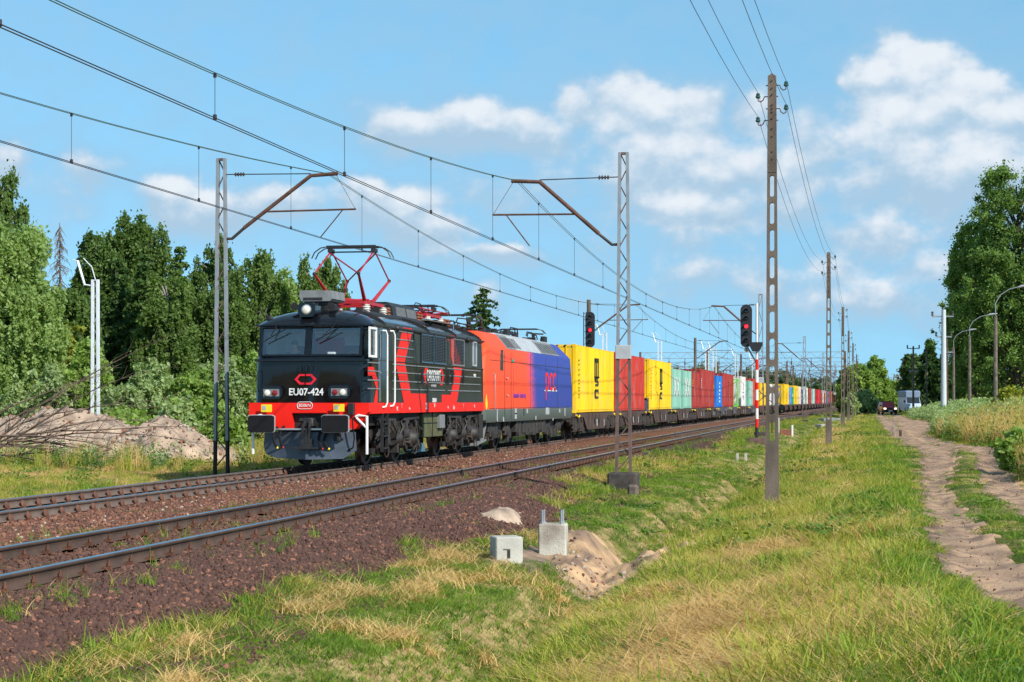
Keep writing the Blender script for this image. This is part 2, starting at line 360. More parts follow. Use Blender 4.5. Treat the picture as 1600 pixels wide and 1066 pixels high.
# ground material: soil, thatch and grass colours by noise
def groundmat():
    m = bpy.data.materials.new('turf_soil'); m.use_nodes = True; n = m.node_tree.nodes; l = m.node_tree.links; p = n['Principled BSDF']
    p.inputs['Roughness'].default_value = .95; p.inputs['Specular IOR Level'].default_value = .1
    g = n.new('ShaderNodeNewGeometry')
    def noise(sc, d=5):
        a = n.new('ShaderNodeTexNoise'); a.inputs['Scale'].default_value = sc; a.inputs['Detail'].default_value = d; l.new(g.outputs['Position'], a.inputs['Vector']); return a.outputs[0]
    def ramp(x, lo, hi, a, b):
        mr = n.new('ShaderNodeMapRange'); l.new(x, mr.inputs[0]); mr.inputs[1].default_value = lo; mr.inputs[2].default_value = hi
        mx = n.new('ShaderNodeMix'); mx.data_type = 'RGBA'; l.new(mr.outputs[0], mx.inputs[0])
        for i, c in ((6, a), (7, b)):
            if isinstance(c, tuple): mx.inputs[i].default_value = (*c, 1)
            else: l.new(c, mx.inputs[i])
        return mx.outputs[2]
    green = ramp(noise(3.0), .3, .7, (.05,.075,.014), (.13,.16,.03))
    dry = ramp(noise(7.0), .3, .7, (.20,.14,.06), (.45,.34,.16))
    c = ramp(noise(.9, 7), .38, .56, green, dry)
    l.new(c, p.inputs['Base Color'])
    b = n.new('ShaderNodeBump'); b.inputs['Strength'].default_value = .8; b.inputs['Distance'].default_value = .05; l.new(noise(22), b.inputs['Height']); l.new(b.outputs[0], p.inputs['Normal'])
    return m
ground = mesh_np('ground', gv, grid_faces(len(GX), len(GY)), groundmat(), smooth=True); tag(ground, 'grassy ground with a shallow ditch beside the railway', kind='structure')
# ---- ballast bed (same grid)
bi = np.where((GX > -17.6) & (GX < -5.1))[0]
bx = GX[bi]; BX, BY = np.meshgrid(bx, GY)
bn = (fbm(BX * 2.2, BY * 1.1, 3) - .5)
top = np.interp(BX + bn * .5 - .55 * np.exp(-((BY - 31) / 4.5) ** 2) * (BX > -7), [-17.3,-16.4,-15.4,-12,-9.2,-7.45,-6.9,-6.3,-5.75,-5.2], [-.9,-.62,-.22,-.165,-.165,-.175,-.26,-.42,-.62,-1.1])
fill = np.where((BX > -11.6) & (BX < -9.6), -.03, 0)
BZ = top + fill + (fbm(BX * 2.2, BY * 2.2, 3) - .5) * .07
cover = np.clip((BY - 75) / 40, 0, 1)
BZ = BZ - .25 * cover * np.clip((BX + 7.2) / .6, 0, 1)
def ballastmat():
    m = bpy.data.materials.new('ballast'); m.use_nodes = True; n = m.node_tree.nodes; l = m.node_tree.links; p = n['Principled BSDF']
    p.inputs['Roughness'].default_value = .9; p.inputs['Specular IOR Level'].default_value = .2
    g = n.new('ShaderNodeNewGeometry')
    vo = n.new('ShaderNodeTexVoronoi'); vo.inputs['Scale'].default_value = 20; l.new(g.outputs['Position'], vo.inputs['Vector'])
    no = n.new('ShaderNodeTexNoise'); no.inputs['Scale'].default_value = .6; no.inputs['Detail'].default_value = 5; l.new(g.outputs['Position'], no.inputs['Vector'])
    sx = n.new('ShaderNodeSeparateXYZ'); l.new(g.outputs['Position'], sx.inputs[0])
    mr = n.new('ShaderNodeMapRange'); l.new(sx.outputs[0], mr.inputs[0]); mr.inputs[1].default_value = -7.4; mr.inputs[2].default_value = -9.6
    mx = n.new('ShaderNodeMix'); mx.data_type = 'RGBA'; l.new(mr.outputs[0], mx.inputs[0]); mx.inputs[6].default_value = (.075,.036,.028,1); mx.inputs[7].default_value = (.20,.085,.052,1)
    vc = n.new('ShaderNodeSeparateColor'); l.new(vo.outputs['Color'], vc.inputs[0])
    m2 = n.new('ShaderNodeMix'); m2.data_type = 'RGBA'; m2.blend_type = 'MULTIPLY'; m2.inputs[0].default_value = 1; l.new(mx.outputs[2], m2.inputs[6])
    r2 = n.new('ShaderNodeMapRange'); l.new(vc.outputs[0], r2.inputs[0]); r2.inputs[3].default_value = .45; r2.inputs[4].default_value = 1.5
    cc = n.new('ShaderNodeCombineColor'); [l.new(r2.outputs[0], cc.inputs[i]) for i in range(3)]; l.new(cc.outputs[0], m2.inputs[7])
    r3 = n.new('ShaderNodeMapRange'); l.new(no.outputs[0], r3.inputs[0]); r3.inputs[1].default_value = .5; r3.inputs[2].default_value = .68
    m3 = n.new('ShaderNodeMix'); m3.data_type = 'RGBA'; l.new(r3.outputs[0], m3.inputs[0]); l.new(m2.outputs[2], m3.inputs[6]); m3.inputs[7].default_value = (.10,.095,.035,1)
    l.new(m3.outputs[2], p.inputs['Base Color'])
    b = n.new('ShaderNodeBump'); b.inputs['Strength'].default_value = 1; b.inputs['Distance'].default_value = .04; l.new(vo.outputs['Distance'], b.inputs['Height']); l.new(b.outputs[0], p.inputs['Normal'])
    return m
ballast = mesh_np('ballast_bed', np.stack([worldx(BX, BY), BY, BZ], -1).reshape(-1, 3), grid_faces(len(bx), len(GY)), ballastmat(), smooth=True)
tag(ballast, 'reddish brown stone ballast under the railway tracks', kind='structure')
def ballast_z(X, Y):
    iy = np.clip(np.searchsorted(GY, Y) - 1, 0, len(GY) - 2); ix = np.clip(np.searchsorted(bx, X) - 1, 0, len(bx) - 2)
    fy = np.clip((Y - GY[iy]) / (GY[iy + 1] - GY[iy]), 0, 1); fx = np.clip((X - bx[ix]) / (bx[ix + 1] - bx[ix]), 0, 1)
    return (BZ[iy, ix]*(1 - fx) + BZ[iy, ix + 1]*fx)*(1 - fy) + (BZ[iy + 1, ix]*(1 - fx) + BZ[iy + 1, ix + 1]*fx)*fy
# ---- dirt road
pi = np.where((GX > .1) & (GX < 7))[0]; pxs = GX[pi]; py_i = np.where(GY < 420)[0]; PXg, PYg = np.meshgrid(pxs, GY[py_i])
rt = ruts(PXg, PYg)
PZg = gz(PXg, PYg) + np.where(rt > 0, .045, -.12) + ((fbm(PXg * 4, PYg * 2.0, 3) - .5) * .035 - .022 * np.exp(-((rt - .28) / .1) ** 2)) * (rt > .05)
M['dirt'] = mat('dirt', (.42,.27,.165), .95, 0, .3, 2.6, 1.0, 30, col2=(.19,.12,.08), world=True, detail=11, thr=(.36,.60))
road = mesh_np('dirt_road', np.stack([worldx(PXg, PYg), PYg, PZg], -1).reshape(-1, 3), grid_faces(len(pxs), len(py_i)), M['dirt'], smooth=True)
tag(road, 'sandy dirt road with two wheel ruts', kind='structure')
# ---- spoil heaps round the concrete blocks (one digging = one thing)
def heapobj(name, label, x0, x1, y0, y1, fn, m, nx=90, ny=110, cat='soil heap'):
    xs = np.linspace(x0, x1, nx); ys = np.linspace(y0, y1, ny); a, b = np.meshgrid(xs, ys); z = fn(a, b)
    o = mesh_np(name, np.stack([worldx(a, b), b, z], -1).reshape(-1, 3), grid_faces(nx, ny), m, smooth=True)
    return tag(o, label, cat)
M['sand'] = mat('dug_sand', (.50,.325,.18), .95, 0, .3, 1.6, .9, 12, col2=(.17,.11,.08), world=True, detail=9, thr=(.38,.62))
M['sand2'] = mat('old_spoil', (.46,.35,.26), .95, 0, .3, 1.6, 1, 10, col2=(.20,.145,.115), world=True, detail=9, thr=(.35,.65))
def spoil(i, k=1):
    x, y, rx, ry, a = SANDS[i]
    def fn(X, Y):
        d = np.sqrt(((X - x) / rx) ** 2 + ((Y - y) / ry) ** 2) + (fbm(X * 3 + i * 7, Y * 2, 4) - .5) * .9
        h = a * np.exp(-d * d * 1.5) * (1.1 + (fbm(X * 2.5, Y * 2.5 + i, 4) - .5) * .9)
        if i == 0:
            d3 = np.sqrt(((X + 4.4) / .8) ** 2 + ((Y - 29.8) / 1.7) ** 2); h = np.maximum(h, .20 * np.exp(-d3 * d3 * 1.5) * (1.1 + (fbm(X * 2.5 + 3, Y * 2.5, 4) - .5) * .9)); d = np.minimum(d, d3)
        h = h + (fbm(X * 9, Y * 9, 4) - .5) * .06
        return gz(X, Y) + h * 1.1 - .06 - .25 * (d > 1.25)
    return fn
heapobj('soil_heap', 'long sandy heap of dug soil to the right of the concrete blocks', -5.6, -1.7, 22.5, 33.5, spoil(0), M['sand'], 130, 190)
heapobj('soil_heap', 'small pale sand heap on the ballast left of the bolted block', -6.8, -5.4, 28.5, 34.5, lambda X, Y: spoil(1)(X, Y) + .09 * np.exp(-((X + 6.05) / .5) ** 2), M['sand2'], 60, 110)
heapobj('soil_heap', 'low dark soil bank behind and between the two concrete blocks', -5.8, -3.2, 23.0, 30.8, spoil(2), mat('dark_soil', (.30,.21,.14), .95, 0, .3, 2, 1, 14, col2=(.09,.06,.05), world=True, detail=9), 70, 100)
# ================================================================ TRACKS
def rail_mesh(name, xc, parent, m, zt=0.0, y0=-20, y1=700):
    ys = np.concatenate([np.arange(y0, 120, 10.), np.arange(120, y1, 12.)])
    prof = [(-.07,-.16),(-.07,-.148),(-.012,-.13),(-.008,-.045),(-.034,-.034),(-.034,-.006),(-.026,0),(.026,0),(.034,-.006),(.034,-.034),(.008,-.045),(.012,-.13),(.07,-.148),(.07,-.16)]
    k = len(prof); v = []
    for y in ys:
        o = float(off(y)); v += [(xc + o + a, y, zt + b) for a, b in prof]
    f = []; fm = []
    for i in range(len(ys) - 1):
        for j in range(k):
            f.append((i*k+j, i*k+(j+1)%k, (i+1)*k+(j+1)%k, (i+1)*k+j)); fm.append(1 if j in (5, 6, 7) else 0)
    return mesh_np(name, v, f, [m, M['steel_top']], parent, fm=fm)
TXN, TXT = -8.57, -13.08           # centre lines: near track, train track
def track(cx, label, smat, rmat, clipkind, sz):
    t = thing('railway_track', label, 'railway track', (0, 0, 0), group='railway tracks')
    for s in (-.75, .75): rail_mesh('rail', cx + s, t, rmat)
    def slp(mb, y):
        o = float(off(y)); mb.box(cx - 1.25 + o, cx + 1.25 + o, y - .13, y + .13, -.36, sz)
        return mb
    ys = np.arange(13.0, 13 + .6 * 1000, .6)
    proto = MB().box(-1.25, 1.25, -.13, .13, -.2, sz).build('sleeper', smat, t); 
    first = True
    for y in ys[:100]:
        o = proto if first else proto.copy()
        if not first: C.objects.link(o)
        first = False; o.location = (cx + float(off(y)), y, 0)
    mb = MB(); [slp(mb, y) for y in ys[100:600]]
    tag(mb.build('further_sleepers', smat, t), kind='stuff')
    # fastenings: on both sides of each rail
    def fast(mb, x, y, z, side):
        if clipkind == 'round':
            mb.lathe((x + side * .085, y, z + .0), (side, 0, .25), [(-.012,.062),(.0,.074),(.016,.06),(.03,.02)], 12)
            mb.box(x + side*.05 if side > 0 else x - .12, x + .12 if side > 0 else x + side*.05, y - .05, y + .05, sz, sz + .05)
        else:
            mb.box(x - .17, x + .17, y - .08, y + .08, sz, sz + .025)
            mb.cyl((x + side * .11, y, sz), (x + side * .11, y, sz + .13), .014, n=6).cyl((x + side*.11, y, sz+.07), (x + side*.11, y, sz + .10), .026, n=6)
            mb.box(x + (side*.05 if side > 0 else -.14), x + (.14 if side > 0 else side*.05), y - .03, y + .03, sz + .03, sz + .065)
    n = 0
    for y in ys[:25]:
        for s in (-.75, .75):
            for side in (-1, 1):
                mb = MB(); fast(mb, cx + s, y, -.11 if clipkind == 'round' else 0, side); mb.build('rail_clip', M['clip'], t)
    mb = MB()
    for y in ys[25:130]:
        for s in (-.75, .75):
            for side in (-1, 1): fast(mb, cx + s, y, -.11 if clipkind == 'round' else 0, side)
    tag(mb.build('further_clips', M['clip'], t), kind='stuff')
    return t
track(TXN, 'empty railway track nearest the camera on half buried sleepers', M['sleeper_w'], M['rail_rust'], 'bolt', -.18)
track(TXT, 'railway track the train stands on, with round spring clips', M['sleeper_c'], M['rail_rust2'], 'round', -.19)
# ================================================================ LOCOMOTIVES
M['black_gloss'] = mat('black_paint', (.006,.007,.010), .13, 0, .3, 3, 0, coat=.25, spec=.35)
M['black_dirty'] = mat('dusty_black_paint', (.018,.020,.016), .42, 0, .3, 1.6, 0, col2=(.032,.036,.026), spec=.22, stretch=(1,4,.35), detail=7)
M['red'] = mat('red_paint', (.80,.018,.010), .5, 0, .12, 2, spec=.2)
M['under'] = mat('grimy_metal', (.036,.033,.032), .6, .1, .5, 6, .2, 40)
M['under2'] = mat('dark_grime', (.022,.020,.02), .7, .1, .4, 6, .2, 40)
M['wheel'] = mat('wheel_steel', (.035,.028,.026), .5, .4, .4, 5)
M['tread'] = mat('wheel_tread', (.5,.5,.52), .3, 1)
M['white'] = mat('white_paint', (.75,.75,.74), .4, 0, .1, 5)
M['grey'] = mat('grey_paint', (.20,.21,.22), .5, 0, .25, 4)
M['lgrey'] = mat('light_grey_paint', (.42,.44,.46), .45, 0, .2, 4)
M['plow'] = mat('blue_grey_paint', (.07,.088,.12), .4, 0, .35, 3, .1, 10)
M['rubber'] = mat('black_rubber', (.014,.014,.016), .75, 0, .2, 8, spec=.12)
M['glass'] = glassmat('window_glass', (.93,.98,.99), .17)
M['glass_dark'] = mat('dark_glass', (.02,.025,.03), .05, 0, spec=.8)
M['lens'] = mat('lamp_lens', (.75,.72,.62), .12, 0, spec=.8)
M['lens_r'] = mat('red_lamp_lens', (.22,.008,.012), .12, spec=.8)
M['alu'] = mat('bright_metal', (.6,.6,.58), .3, .8)
M['yellow'] = mat('yellow_paint', (.82,.62,.02), .45, 0, .1, 4)
streaks(M['black_dirty'], (.075,.065,.05), 3, (1, 3, .3), .5, .75, .5); streaks(M['red'], (.25,.03,.02), 3, (1, 2.5, .5), .58, .85, .3); streaks(M['under'], (.10,.06,.04), 5, (1,1,1), .5, .7, .6)
M['olive'] = mat('olive_box_paint', (.11,.115,.045), .6, 0, .4, 3)
M['dred'] = mat('pantograph_red', (.42,.02,.03), .45, 0, .25, 5)
M['dblack'] = mat('sooty_metal', (.03,.03,.032), .55, .3, .3, 6)
M['cab'] = mat('cab_interior', (.70,.76,.74), .7)
M['red2'] = mat('cab_red', (.5,.03,.03), .6)
M['porc'] = mat('porcelain', (.75,.72,.68), .25)
M['skin'] = mat('skin', (.55,.33,.25), .55)
M['hair'] = mat('dark_hair', (.05,.035,.025), .8)
M['shirt'] = mat('dark_shirt', (.04,.045,.07), .85)
M['blue_sign'] = mat('light_blue_paint', (.06,.16,.23), .6)

def outline(w, yf, yr, r, L, bulge=0.0, nf=10, nc=5):
    """ring of the body seen from above, counter-clockwise from the rear left"""
    pts = []
    def arc(cx, cy, a0, a1):
        for i in range(nc + 1):
            a = a0 + (a1 - a0) * i / nc; pts.append([cx + r * math.cos(a), cy + r * math.sin(a)])
    arc(-w + r, yf + r, math.pi, 1.5 * math.pi)
    for i in range(1, nf): pts.append([(-w + r) + (2 * (w - r)) * i / nf, yf])
    arc(w - r, yf + r, 1.5 * math.pi, 2 * math.pi)
    arc(w - r, L - yr - r, 0, .5 * math.pi)
    for i in range(1, nf): pts.append([(w - r) - (2 * (w - r)) * i / nf, L - yr])
    arc(-w + r, L - yr - r, .5 * math.pi, math.pi)
    for p in pts:
        b = bulge * (1 - (p[0] / w) ** 2)
        if p[1] < yf + r + .01: p[1] -= b
        elif p[1] > L - yr - r - .01: p[1] += b
    return pts
def ringbody(rings, L):
    mb = MB(); n = None; vs = []
    for (z, w, yf, yr, r, b) in rings:
        o = outline(w, yf, yr, r, L, b); n = len(o); vs += [(x, y, z) for x, y in o]
    fs = [(i*n+j, i*n+(j+1)%n, (i+1)*n+(j+1)%n, (i+1)*n+j) for i in range(len(rings)-1) for j in range(n)]
    fs += [tuple(reversed(range(n))), tuple((len(rings)-1)*n+j for j in range(n))]
    return mb.add(vs, fs)
def boolean(o, cutters):
    for c in cutters:
        md = o.modifiers.new('cut', 'BOOLEAN'); md.operation = 'DIFFERENCE'; md.object = c; md.solver = 'EXACT'
    bpy.context.view_layer.update()
    me = bpy.data.meshes.new_from_object(o.evaluated_get(bpy.context.evaluated_depsgraph_get()))
    o.modifiers.clear(); o.data = me
    for c in cutters: bpy.data.objects.remove(c)
def wheelset(cx, y, r, parent, zc=None, spokes=False):
    zc = zc or r
    w = MB()
    for s in (-1, 1):
        x = s * .75
        w.k = 0; w.lathe((x - s*.06, y, zc), (s, 0, 0), [(-.02,r*.3),(0,r*.88),(.0,r+.03),(.03,r+.03),(.035,r),(.14,r-.005),(.14,r*.86),(.09,r*.82),(.07,r*.42),(.12,r*.3),(.13,r*.1)], 32)
    w.k = 0; w.cyl((-.7, y, zc), (.7, y, zc), .09)
    return w.build('wheelset', [M['wheel']], parent, smooth=40)
# ------------------------------------------------------------------ black and red electric locomotive
LY = 43.6; LX = -13.1; LL = 13.95; WN = 1.45
loco = thing('electric_locomotive', 'black and red locomotive at the head of the train with raised pantograph', 'locomotive', (LX, LY, 0))
def S(u, v):   # from the photograph enlarged: a point on the near side of the body -> local y, z
    x = 560 + u / 3.81; y = 460 + v / 3.81; Y = PY(x, LX + WN); return Y - LY, PZ(y, LX + WN, Y)
def FZ(u, v, dy=0.0):  # a point on the front -> local x, z
    x = 380 + u / 2.881; y = 370 + v / 2.881; X = XatY(x, LY + dy); return X - LX, PZ(y, X, LY + dy)
rings = [(1.31,WN,.02,.02,.22,.04),(1.56,WN,0,0,.22,.05),(1.58,WN,0,0,.24,.06),(2.55,WN,.03,.03,.28,.06),(2.60,WN+.02,.0,.0,.28,.06),(2.62,WN,.10,.10,.28,.06),
         (3.26,WN,.232,.232,.28,.06),         (3.30,WN,.24,.24,.28,.06),(3.38,WN,.25,.25,.28,.07),(3.42,WN+.05,.17,.17,.3,.10),(3.46,WN+.03,.18,.18,.3,.10),(3.58,1.32,.36,.36,.3,.12),(3.68,1.14,.56,.56,.3,.14),(3.76,.92,.78,.78,.3,.14),(3.82,.68,1.0,1.0,.3,.14),(3.86,.4,1.25,1.25,.3,.1)]
body = ringbody(rings, LL).build('body', [M['black_gloss']], loco)
cut = []
def cutter(mb): o = mb.build('cutter', M['cab'], None); o.location = loco.location; cut.append(o)
body.location = (0, 0, 0)
cutter(MB().box(-1.28, 1.28, .42, 2.05, 1.75, 3.3))
wins = [((88, 412), (281, 530)), ((308, 408), (527, 528))]
wl_ = []
for (a, b) in wins:
    x0, z1 = FZ(*a, .15); x1, z0 = FZ(*b, .15); wl_.append((x0, x1, z0, z1))
    cutter(MB().box(x0, x1, -.4, .7, z0, z1))
y0, z1 = S(62, 203); y1, z0 = S(104, 368)
cutter(MB().box(1.1, 1.7, y0, y1, z0, z1))
bpy.context.view_layer.update()
boolean(body, cut)
# side panel material by faces: the long flanks are dustier than the nose
body.data.materials.clear(); body.data.materials.append(M['black_gloss']); body.data.materials.append(M['black_dirty']); body.data.materials.append(M['cab'])
for p in body.data.polygons:
    c = p.center; p.material_index = 0
    if abs(p.normal.x) > .8 and c.y > 1.2 or abs(c.x) > 1.40 and c.y > 1.0 and abs(p.normal.x) > .5: p.material_index = 1
    if abs(c.x) < 1.285 and .4 < c.y < 2.06 and 1.74 < c.z < 3.31: p.material_index = 2
body.data.polygons.foreach_set('use_smooth', [True] * len(body.data.polygons)); body.data.set_sharp_from_angle(angle=R(28))
PR = WN + .004
def spoly(mb, pts, t=.006, off_=0.0):
    P = [S(*p) for p in pts]; mb.prism(P, YZ, PR + off_, PR + off_ + t); return mb
# red skirt all round
sk = MB(); o0 = outline(WN + .012, -.012, -.012, .23, LL, .055)
n = len(o0); sk.add([(x, y, z) for z in (1.30, 1.56) for x, y in o0] + [(x*.98, y, z) for z in (1.30, 1.56) for x, y in o0],
   [(j, (j+1)%n, n+(j+1)%n, n+j) for j in range(n)] + [(2*n+j, 3*n+j, 3*n+(j+1)%n, 2*n+(j+1)%n) for j in range(n)] + [(j, 2*n+j, 2*n+(j+1)%n, (j+1)%n) for j in range(n)] + [(n+j, n+(j+1)%n, 3*n+(j+1)%n, 3*n+j) for j in range(n)])
sk.build('skirt', M['red'], loco, smooth=30)
stripes = [[(265,197),(322,205),(274,403),(310,590),(405,592),(405,648),(270,648),(217,400)],
           [(495,597),(549,599),(572,480),(556,400),(525,243),(572,247),(578,300),(606,395),(608,430),(617,432),(604,520),(582,650),(495,648)],
           [(55,432),(88,432),(130,560),(110,648),(90,648),(106,560),(78,485),(55,485)],
           [(396,437),(411,437),(411,447),(404,449),(398,487),(404,525),(413,530),(413,538),(398,536),(387,487)],
           [(484,445),(496,445),(508,492),(498,541),(484,541),(484,531),(492,530),(499,492),(490,456),(484,455)]]
for q in stripes: spoly(MB(), q).build('livery_stripe', M['red'], loco)
ty, tz = S(448, 489)
put_text('lettering', 'CARGOUNIT', .44, M['white'], loco, (PR + .004, ty, tz), '+X', sx=.66, bold=.002)
put_text('lettering', 'RAIL TRANSPORT', .10, M['lgrey'], loco, (PR + .004, S(448, 546)[0], S(448, 546)[1]), '+X', sx=.8)
put_text('lettering', '303 026-1', .16, M['white'], loco, (PR + .004, *S(452, 632)), '+X', sx=.8, bold=.004)
put_text('lettering', 'EU07', .16, M['white'], loco, (PR + .004, *S(692, 487)), '+X', sx=.9, bold=.004)
for (u, v, s) in [(228,682,'RC'), (300,682,'<>'), (403,668,'SK'), (449,662,'54'), (530,675,'<>'), (565,675,'22 t'), (687,668,'11'), (254,666,'T'), (620,665,'T')]:
    put_text('lettering', s, .15 if s != 'SK' else .26, M['white'], loco, (WN + .022, *S(u, v)), '+X', sx=.8)
# ribs along the flank
rb = MB()
for u0, u1, vv in [(190,552,(424,422)),(615,716,(0,0))]:
    pass
for z in (S(300,424)[1], S(300,470)[1], S(300,520)[1], S(300,567)[1]):
    for (ya, yb) in ((S(196,0)[0], S(510,0)[0]), (S(530,0)[0], S(722,0)[0]), (S(55,0)[0], S(125,0)[0])):
        rb.bar((WN + .012, ya, z), (WN + .012, yb, z), .026, .028)
for z in (S(270,224)[1], S(270,272)[1], S(270,322)[1], S(270,372)[1]):
    rb.bar((WN + .012, S(216,0)[0], z), (WN + .012, S(322,0)[0], z), .024, .026)
rb.build('body_rib', M['grey'], loco)
for (a, b) in [((372,240),(438,405)), ((447,250),(513,412)), ((561,268),(624,422))]:
    y0, z1 = S(*a); y1, z0 = S(*b)
    fr = MB()
    for s in (0, 1):
        fr.box(PR - .01, PR + .03, y0 - .04, y1 + .04, (z0 - .04, z1)[s], (z0, z1 + .04)[s])
        fr.box(PR - .01, PR + .03, (y0 - .04, y1)[s], (y0, y1 + .04)[s], z0, z1)
    g = fr.build('vent_grille', M['grey'] if a[0] > 500 else M['black_gloss'], loco)
    MB().box(PR - .005, PR + .001, y0, y1, z0, z1).build('backing', M['dblack'], g)
    sl = MB(); k = 17
    for i in range(k): z = z0 + (z1 - z0) * (i + .5) / k; sl.bar((PR + .012, y0, z), (PR + .012, y1, z), .03, .014)
    for i in range(1, 5): y = y0 + (y1 - y0) * i / 5; sl.bar((PR + .02, y, z0), (PR + .02, y, z1), .01, .02)
    sl.build('slats', mat('grille_slats', (.06,.065,.075), .4, .3), g)
for (a, b) in [((326,232),(344,398)), ((533,262),(549,418))]:
    y0, z1 = S(*a); y1, z0 = S(*b); MB().bbox(PR - .01, PR + .015, y0, y1, z0, z1, .01).build('cover_panel', M['black_dirty'], loco)
for u in (368, 525, 549, 615):
    y, z = S(u, 490); MB().bar((WN + .05, y, z - .2), (WN + .05, y, z + .2), .06, .05).build('step_recess', M['dblack'], loco)
# cab side window, door, rails
def frame(name, m, u0, v0, u1, v1, w=.05, t=.03, glass=True):
    y0, z1 = S(u0, v0); y1, z0 = S(u1, v1); mb = MB()
    mb.box(PR - .01, PR + t, y0 - w, y1 + w, z1, z1 + w).box(PR - .01, PR + t, y0 - w, y1 + w, z0 - w, z0)
    mb.box(PR - .01, PR + t, y0 - w, y0, z0, z1).box(PR - .01, PR + t, y1, y1 + w, z0, z1)
    f = mb.build(name, m, loco)
    if glass: MB().box(PR - .03, PR - .012 if glass == 1 else PR + .002, y0, y1, z0, z1).build('pane', M['glass'] if glass == 1 else M['glass_dark'], f)
    return f
frame('side_window', M['white'], 65, 206, 101, 364, .055, glass=1)
frame('side_window', M['lgrey'], 681, 290, 698, 420, .05, glass=2)
y0, z1 = S(112, 195); y1, z0 = S(168, 640)
dr = MB(); dr.bbox(PR - .02, PR + .012, y0, y1, z0, z1, .01); d = dr.build('cab_door', M['black_gloss'], loco)
MB().box(PR + .012, PR + .02, y0 + .16, y1 - .16, z1 - .75, z1 - .15).build('pane', M['glass_dark'], d)
MB().bar((PR + .03, y0 + .08, 2.3), (PR + .03, y0 + .22, 2.3), .03).build('handle', M['alu'], d)
for (ua, va, ub, vb) in [(123, 222, 148, 668), (175, 224, 193, 662)]:
    ya, za = S(ub, va); yb, zb = S(ub, vb)
    MB().tube([(PR, ya - .12, za + .02), (PR + .07, ya - .04, za + .02), (PR + .1, ya, za - .08), (PR + .1, ya, zb + .1), (PR + .07, ya - .04, zb), (PR, ya - .12, zb - .02)], .022, 8).build('handrail', M['white'], loco, smooth=40)
for (u, v) in [(222, 202), (645, 272)]:
    y, z = S(u, v); MB().lathe((PR, y, z), (1, 0, 0), [(0,.09),(.07,.08),(.12,.03)], 12).build('side_lamp', M['dblack'], loco, smooth=50)
# gutter and roof straps
g = MB()
for s in (-1, 1): g.bar((s*(WN + .03), .25, 3.45), (s*(WN + .03), LL - .25, 3.45), .05, .04)
g.build('gutter', M['dblack'], loco)
for y in (1.45, 6.2, 9.6, 13.2):
    pts = [(x, y, z + .015) for z, x in ((3.42, 1.47), (3.5, 1.43), (3.58, 1.32), (3.68, 1.14), (3.76, .92), (3.82, .68))]
    s = MB(); [s.bar(pts[i], pts[i+1], .09, .02, (0,1,0)) for i in range(len(pts)-1)]; s.build('roof_strap', M['dblack'], loco)
rp = MB()       # raised, lighter roof centre and walkways
rp.bbox(-.72, .72, 2.2, LL - 2.0, 3.72, 3.9, .05).build('roof_deck', M['dblack'], loco)
for s in (-1, 1): MB().box(s*.72 - .12, s*.72 + .12, 8.9, LL - 1.6, 3.91, 3.94).build('walkway', mat('walkway_planks', (.12,.11,.10), .9, 0, .4, 6), loco)
# air conditioner on the front roof, headlight housing, horns
ax0 = XatY(467, LY + .9) - LX; ax1 = XatY(518, LY + .9) - LX; ay1 = PY(538, LX + ax1) - LY
ac = MB(); ac.prism([(ax0+.06,4.06),(ax1-.04,4.06),(ax1+.02,4.12),(ax1,4.32),(ax0+.04,4.33),(ax0,4.2)], XZ, .9, ay1); a = ac.build('air_conditioner', M['grey'], loco, smooth=20)
MB().box(ax0 + .12, ax1 - .12, 1.0, ay1 - .1, 3.78, 4.07).build('mounting', M['dblack'], a)
MB().box(ax0 + .12, ax0 + .6, .885, .9, 4.09, 4.15).build('grille', M['dblack'], a)
hl = MB(); hx, hz = FZ(300, 330, .5)
hl.prism([(hx-.15,hz-.18),(hx+.15,hz-.18),(hx+.22,hz-.1),(hx+.22,hz+.1),(hx+.15,hz+.17),(hx-.15,hz+.17),(hx-.22,hz+.1),(hx-.22,hz-.1)], XZ, .22, 1.2)
h = hl.build('headlight', M['black_gloss'], loco)
MB().lathe((hx, .22, hz), (0, -1, 0), [(0,.125),(.02,.12),(.025,.10)], 16).build('rim', M['alu'], h)
MB().lathe((hx, .215, hz), (0, -1, 0), [(0,.105),(.03,.09),(.05,.04)], 16).build('lens', M['lens'], h, smooth=40)
for x in (XatY(459.5, LY + .6) - LX, XatY(517, LY + .6) - LX):
    MB().lathe((x, .75, 3.93), (0, -1, -.1), [(-.3,.03),(-.05,.04),(.05,.07),(.12,.10),(.12,.02)], 12).build('horn', M['dblack'], loco, smooth=40)
MB().lathe((-1.2, .55, 3.62), (0, -1, 0), [(-.1,.05),(.05,.09),(.08,.03)], 10).build('horn', M['dblack'], loco, smooth=40)
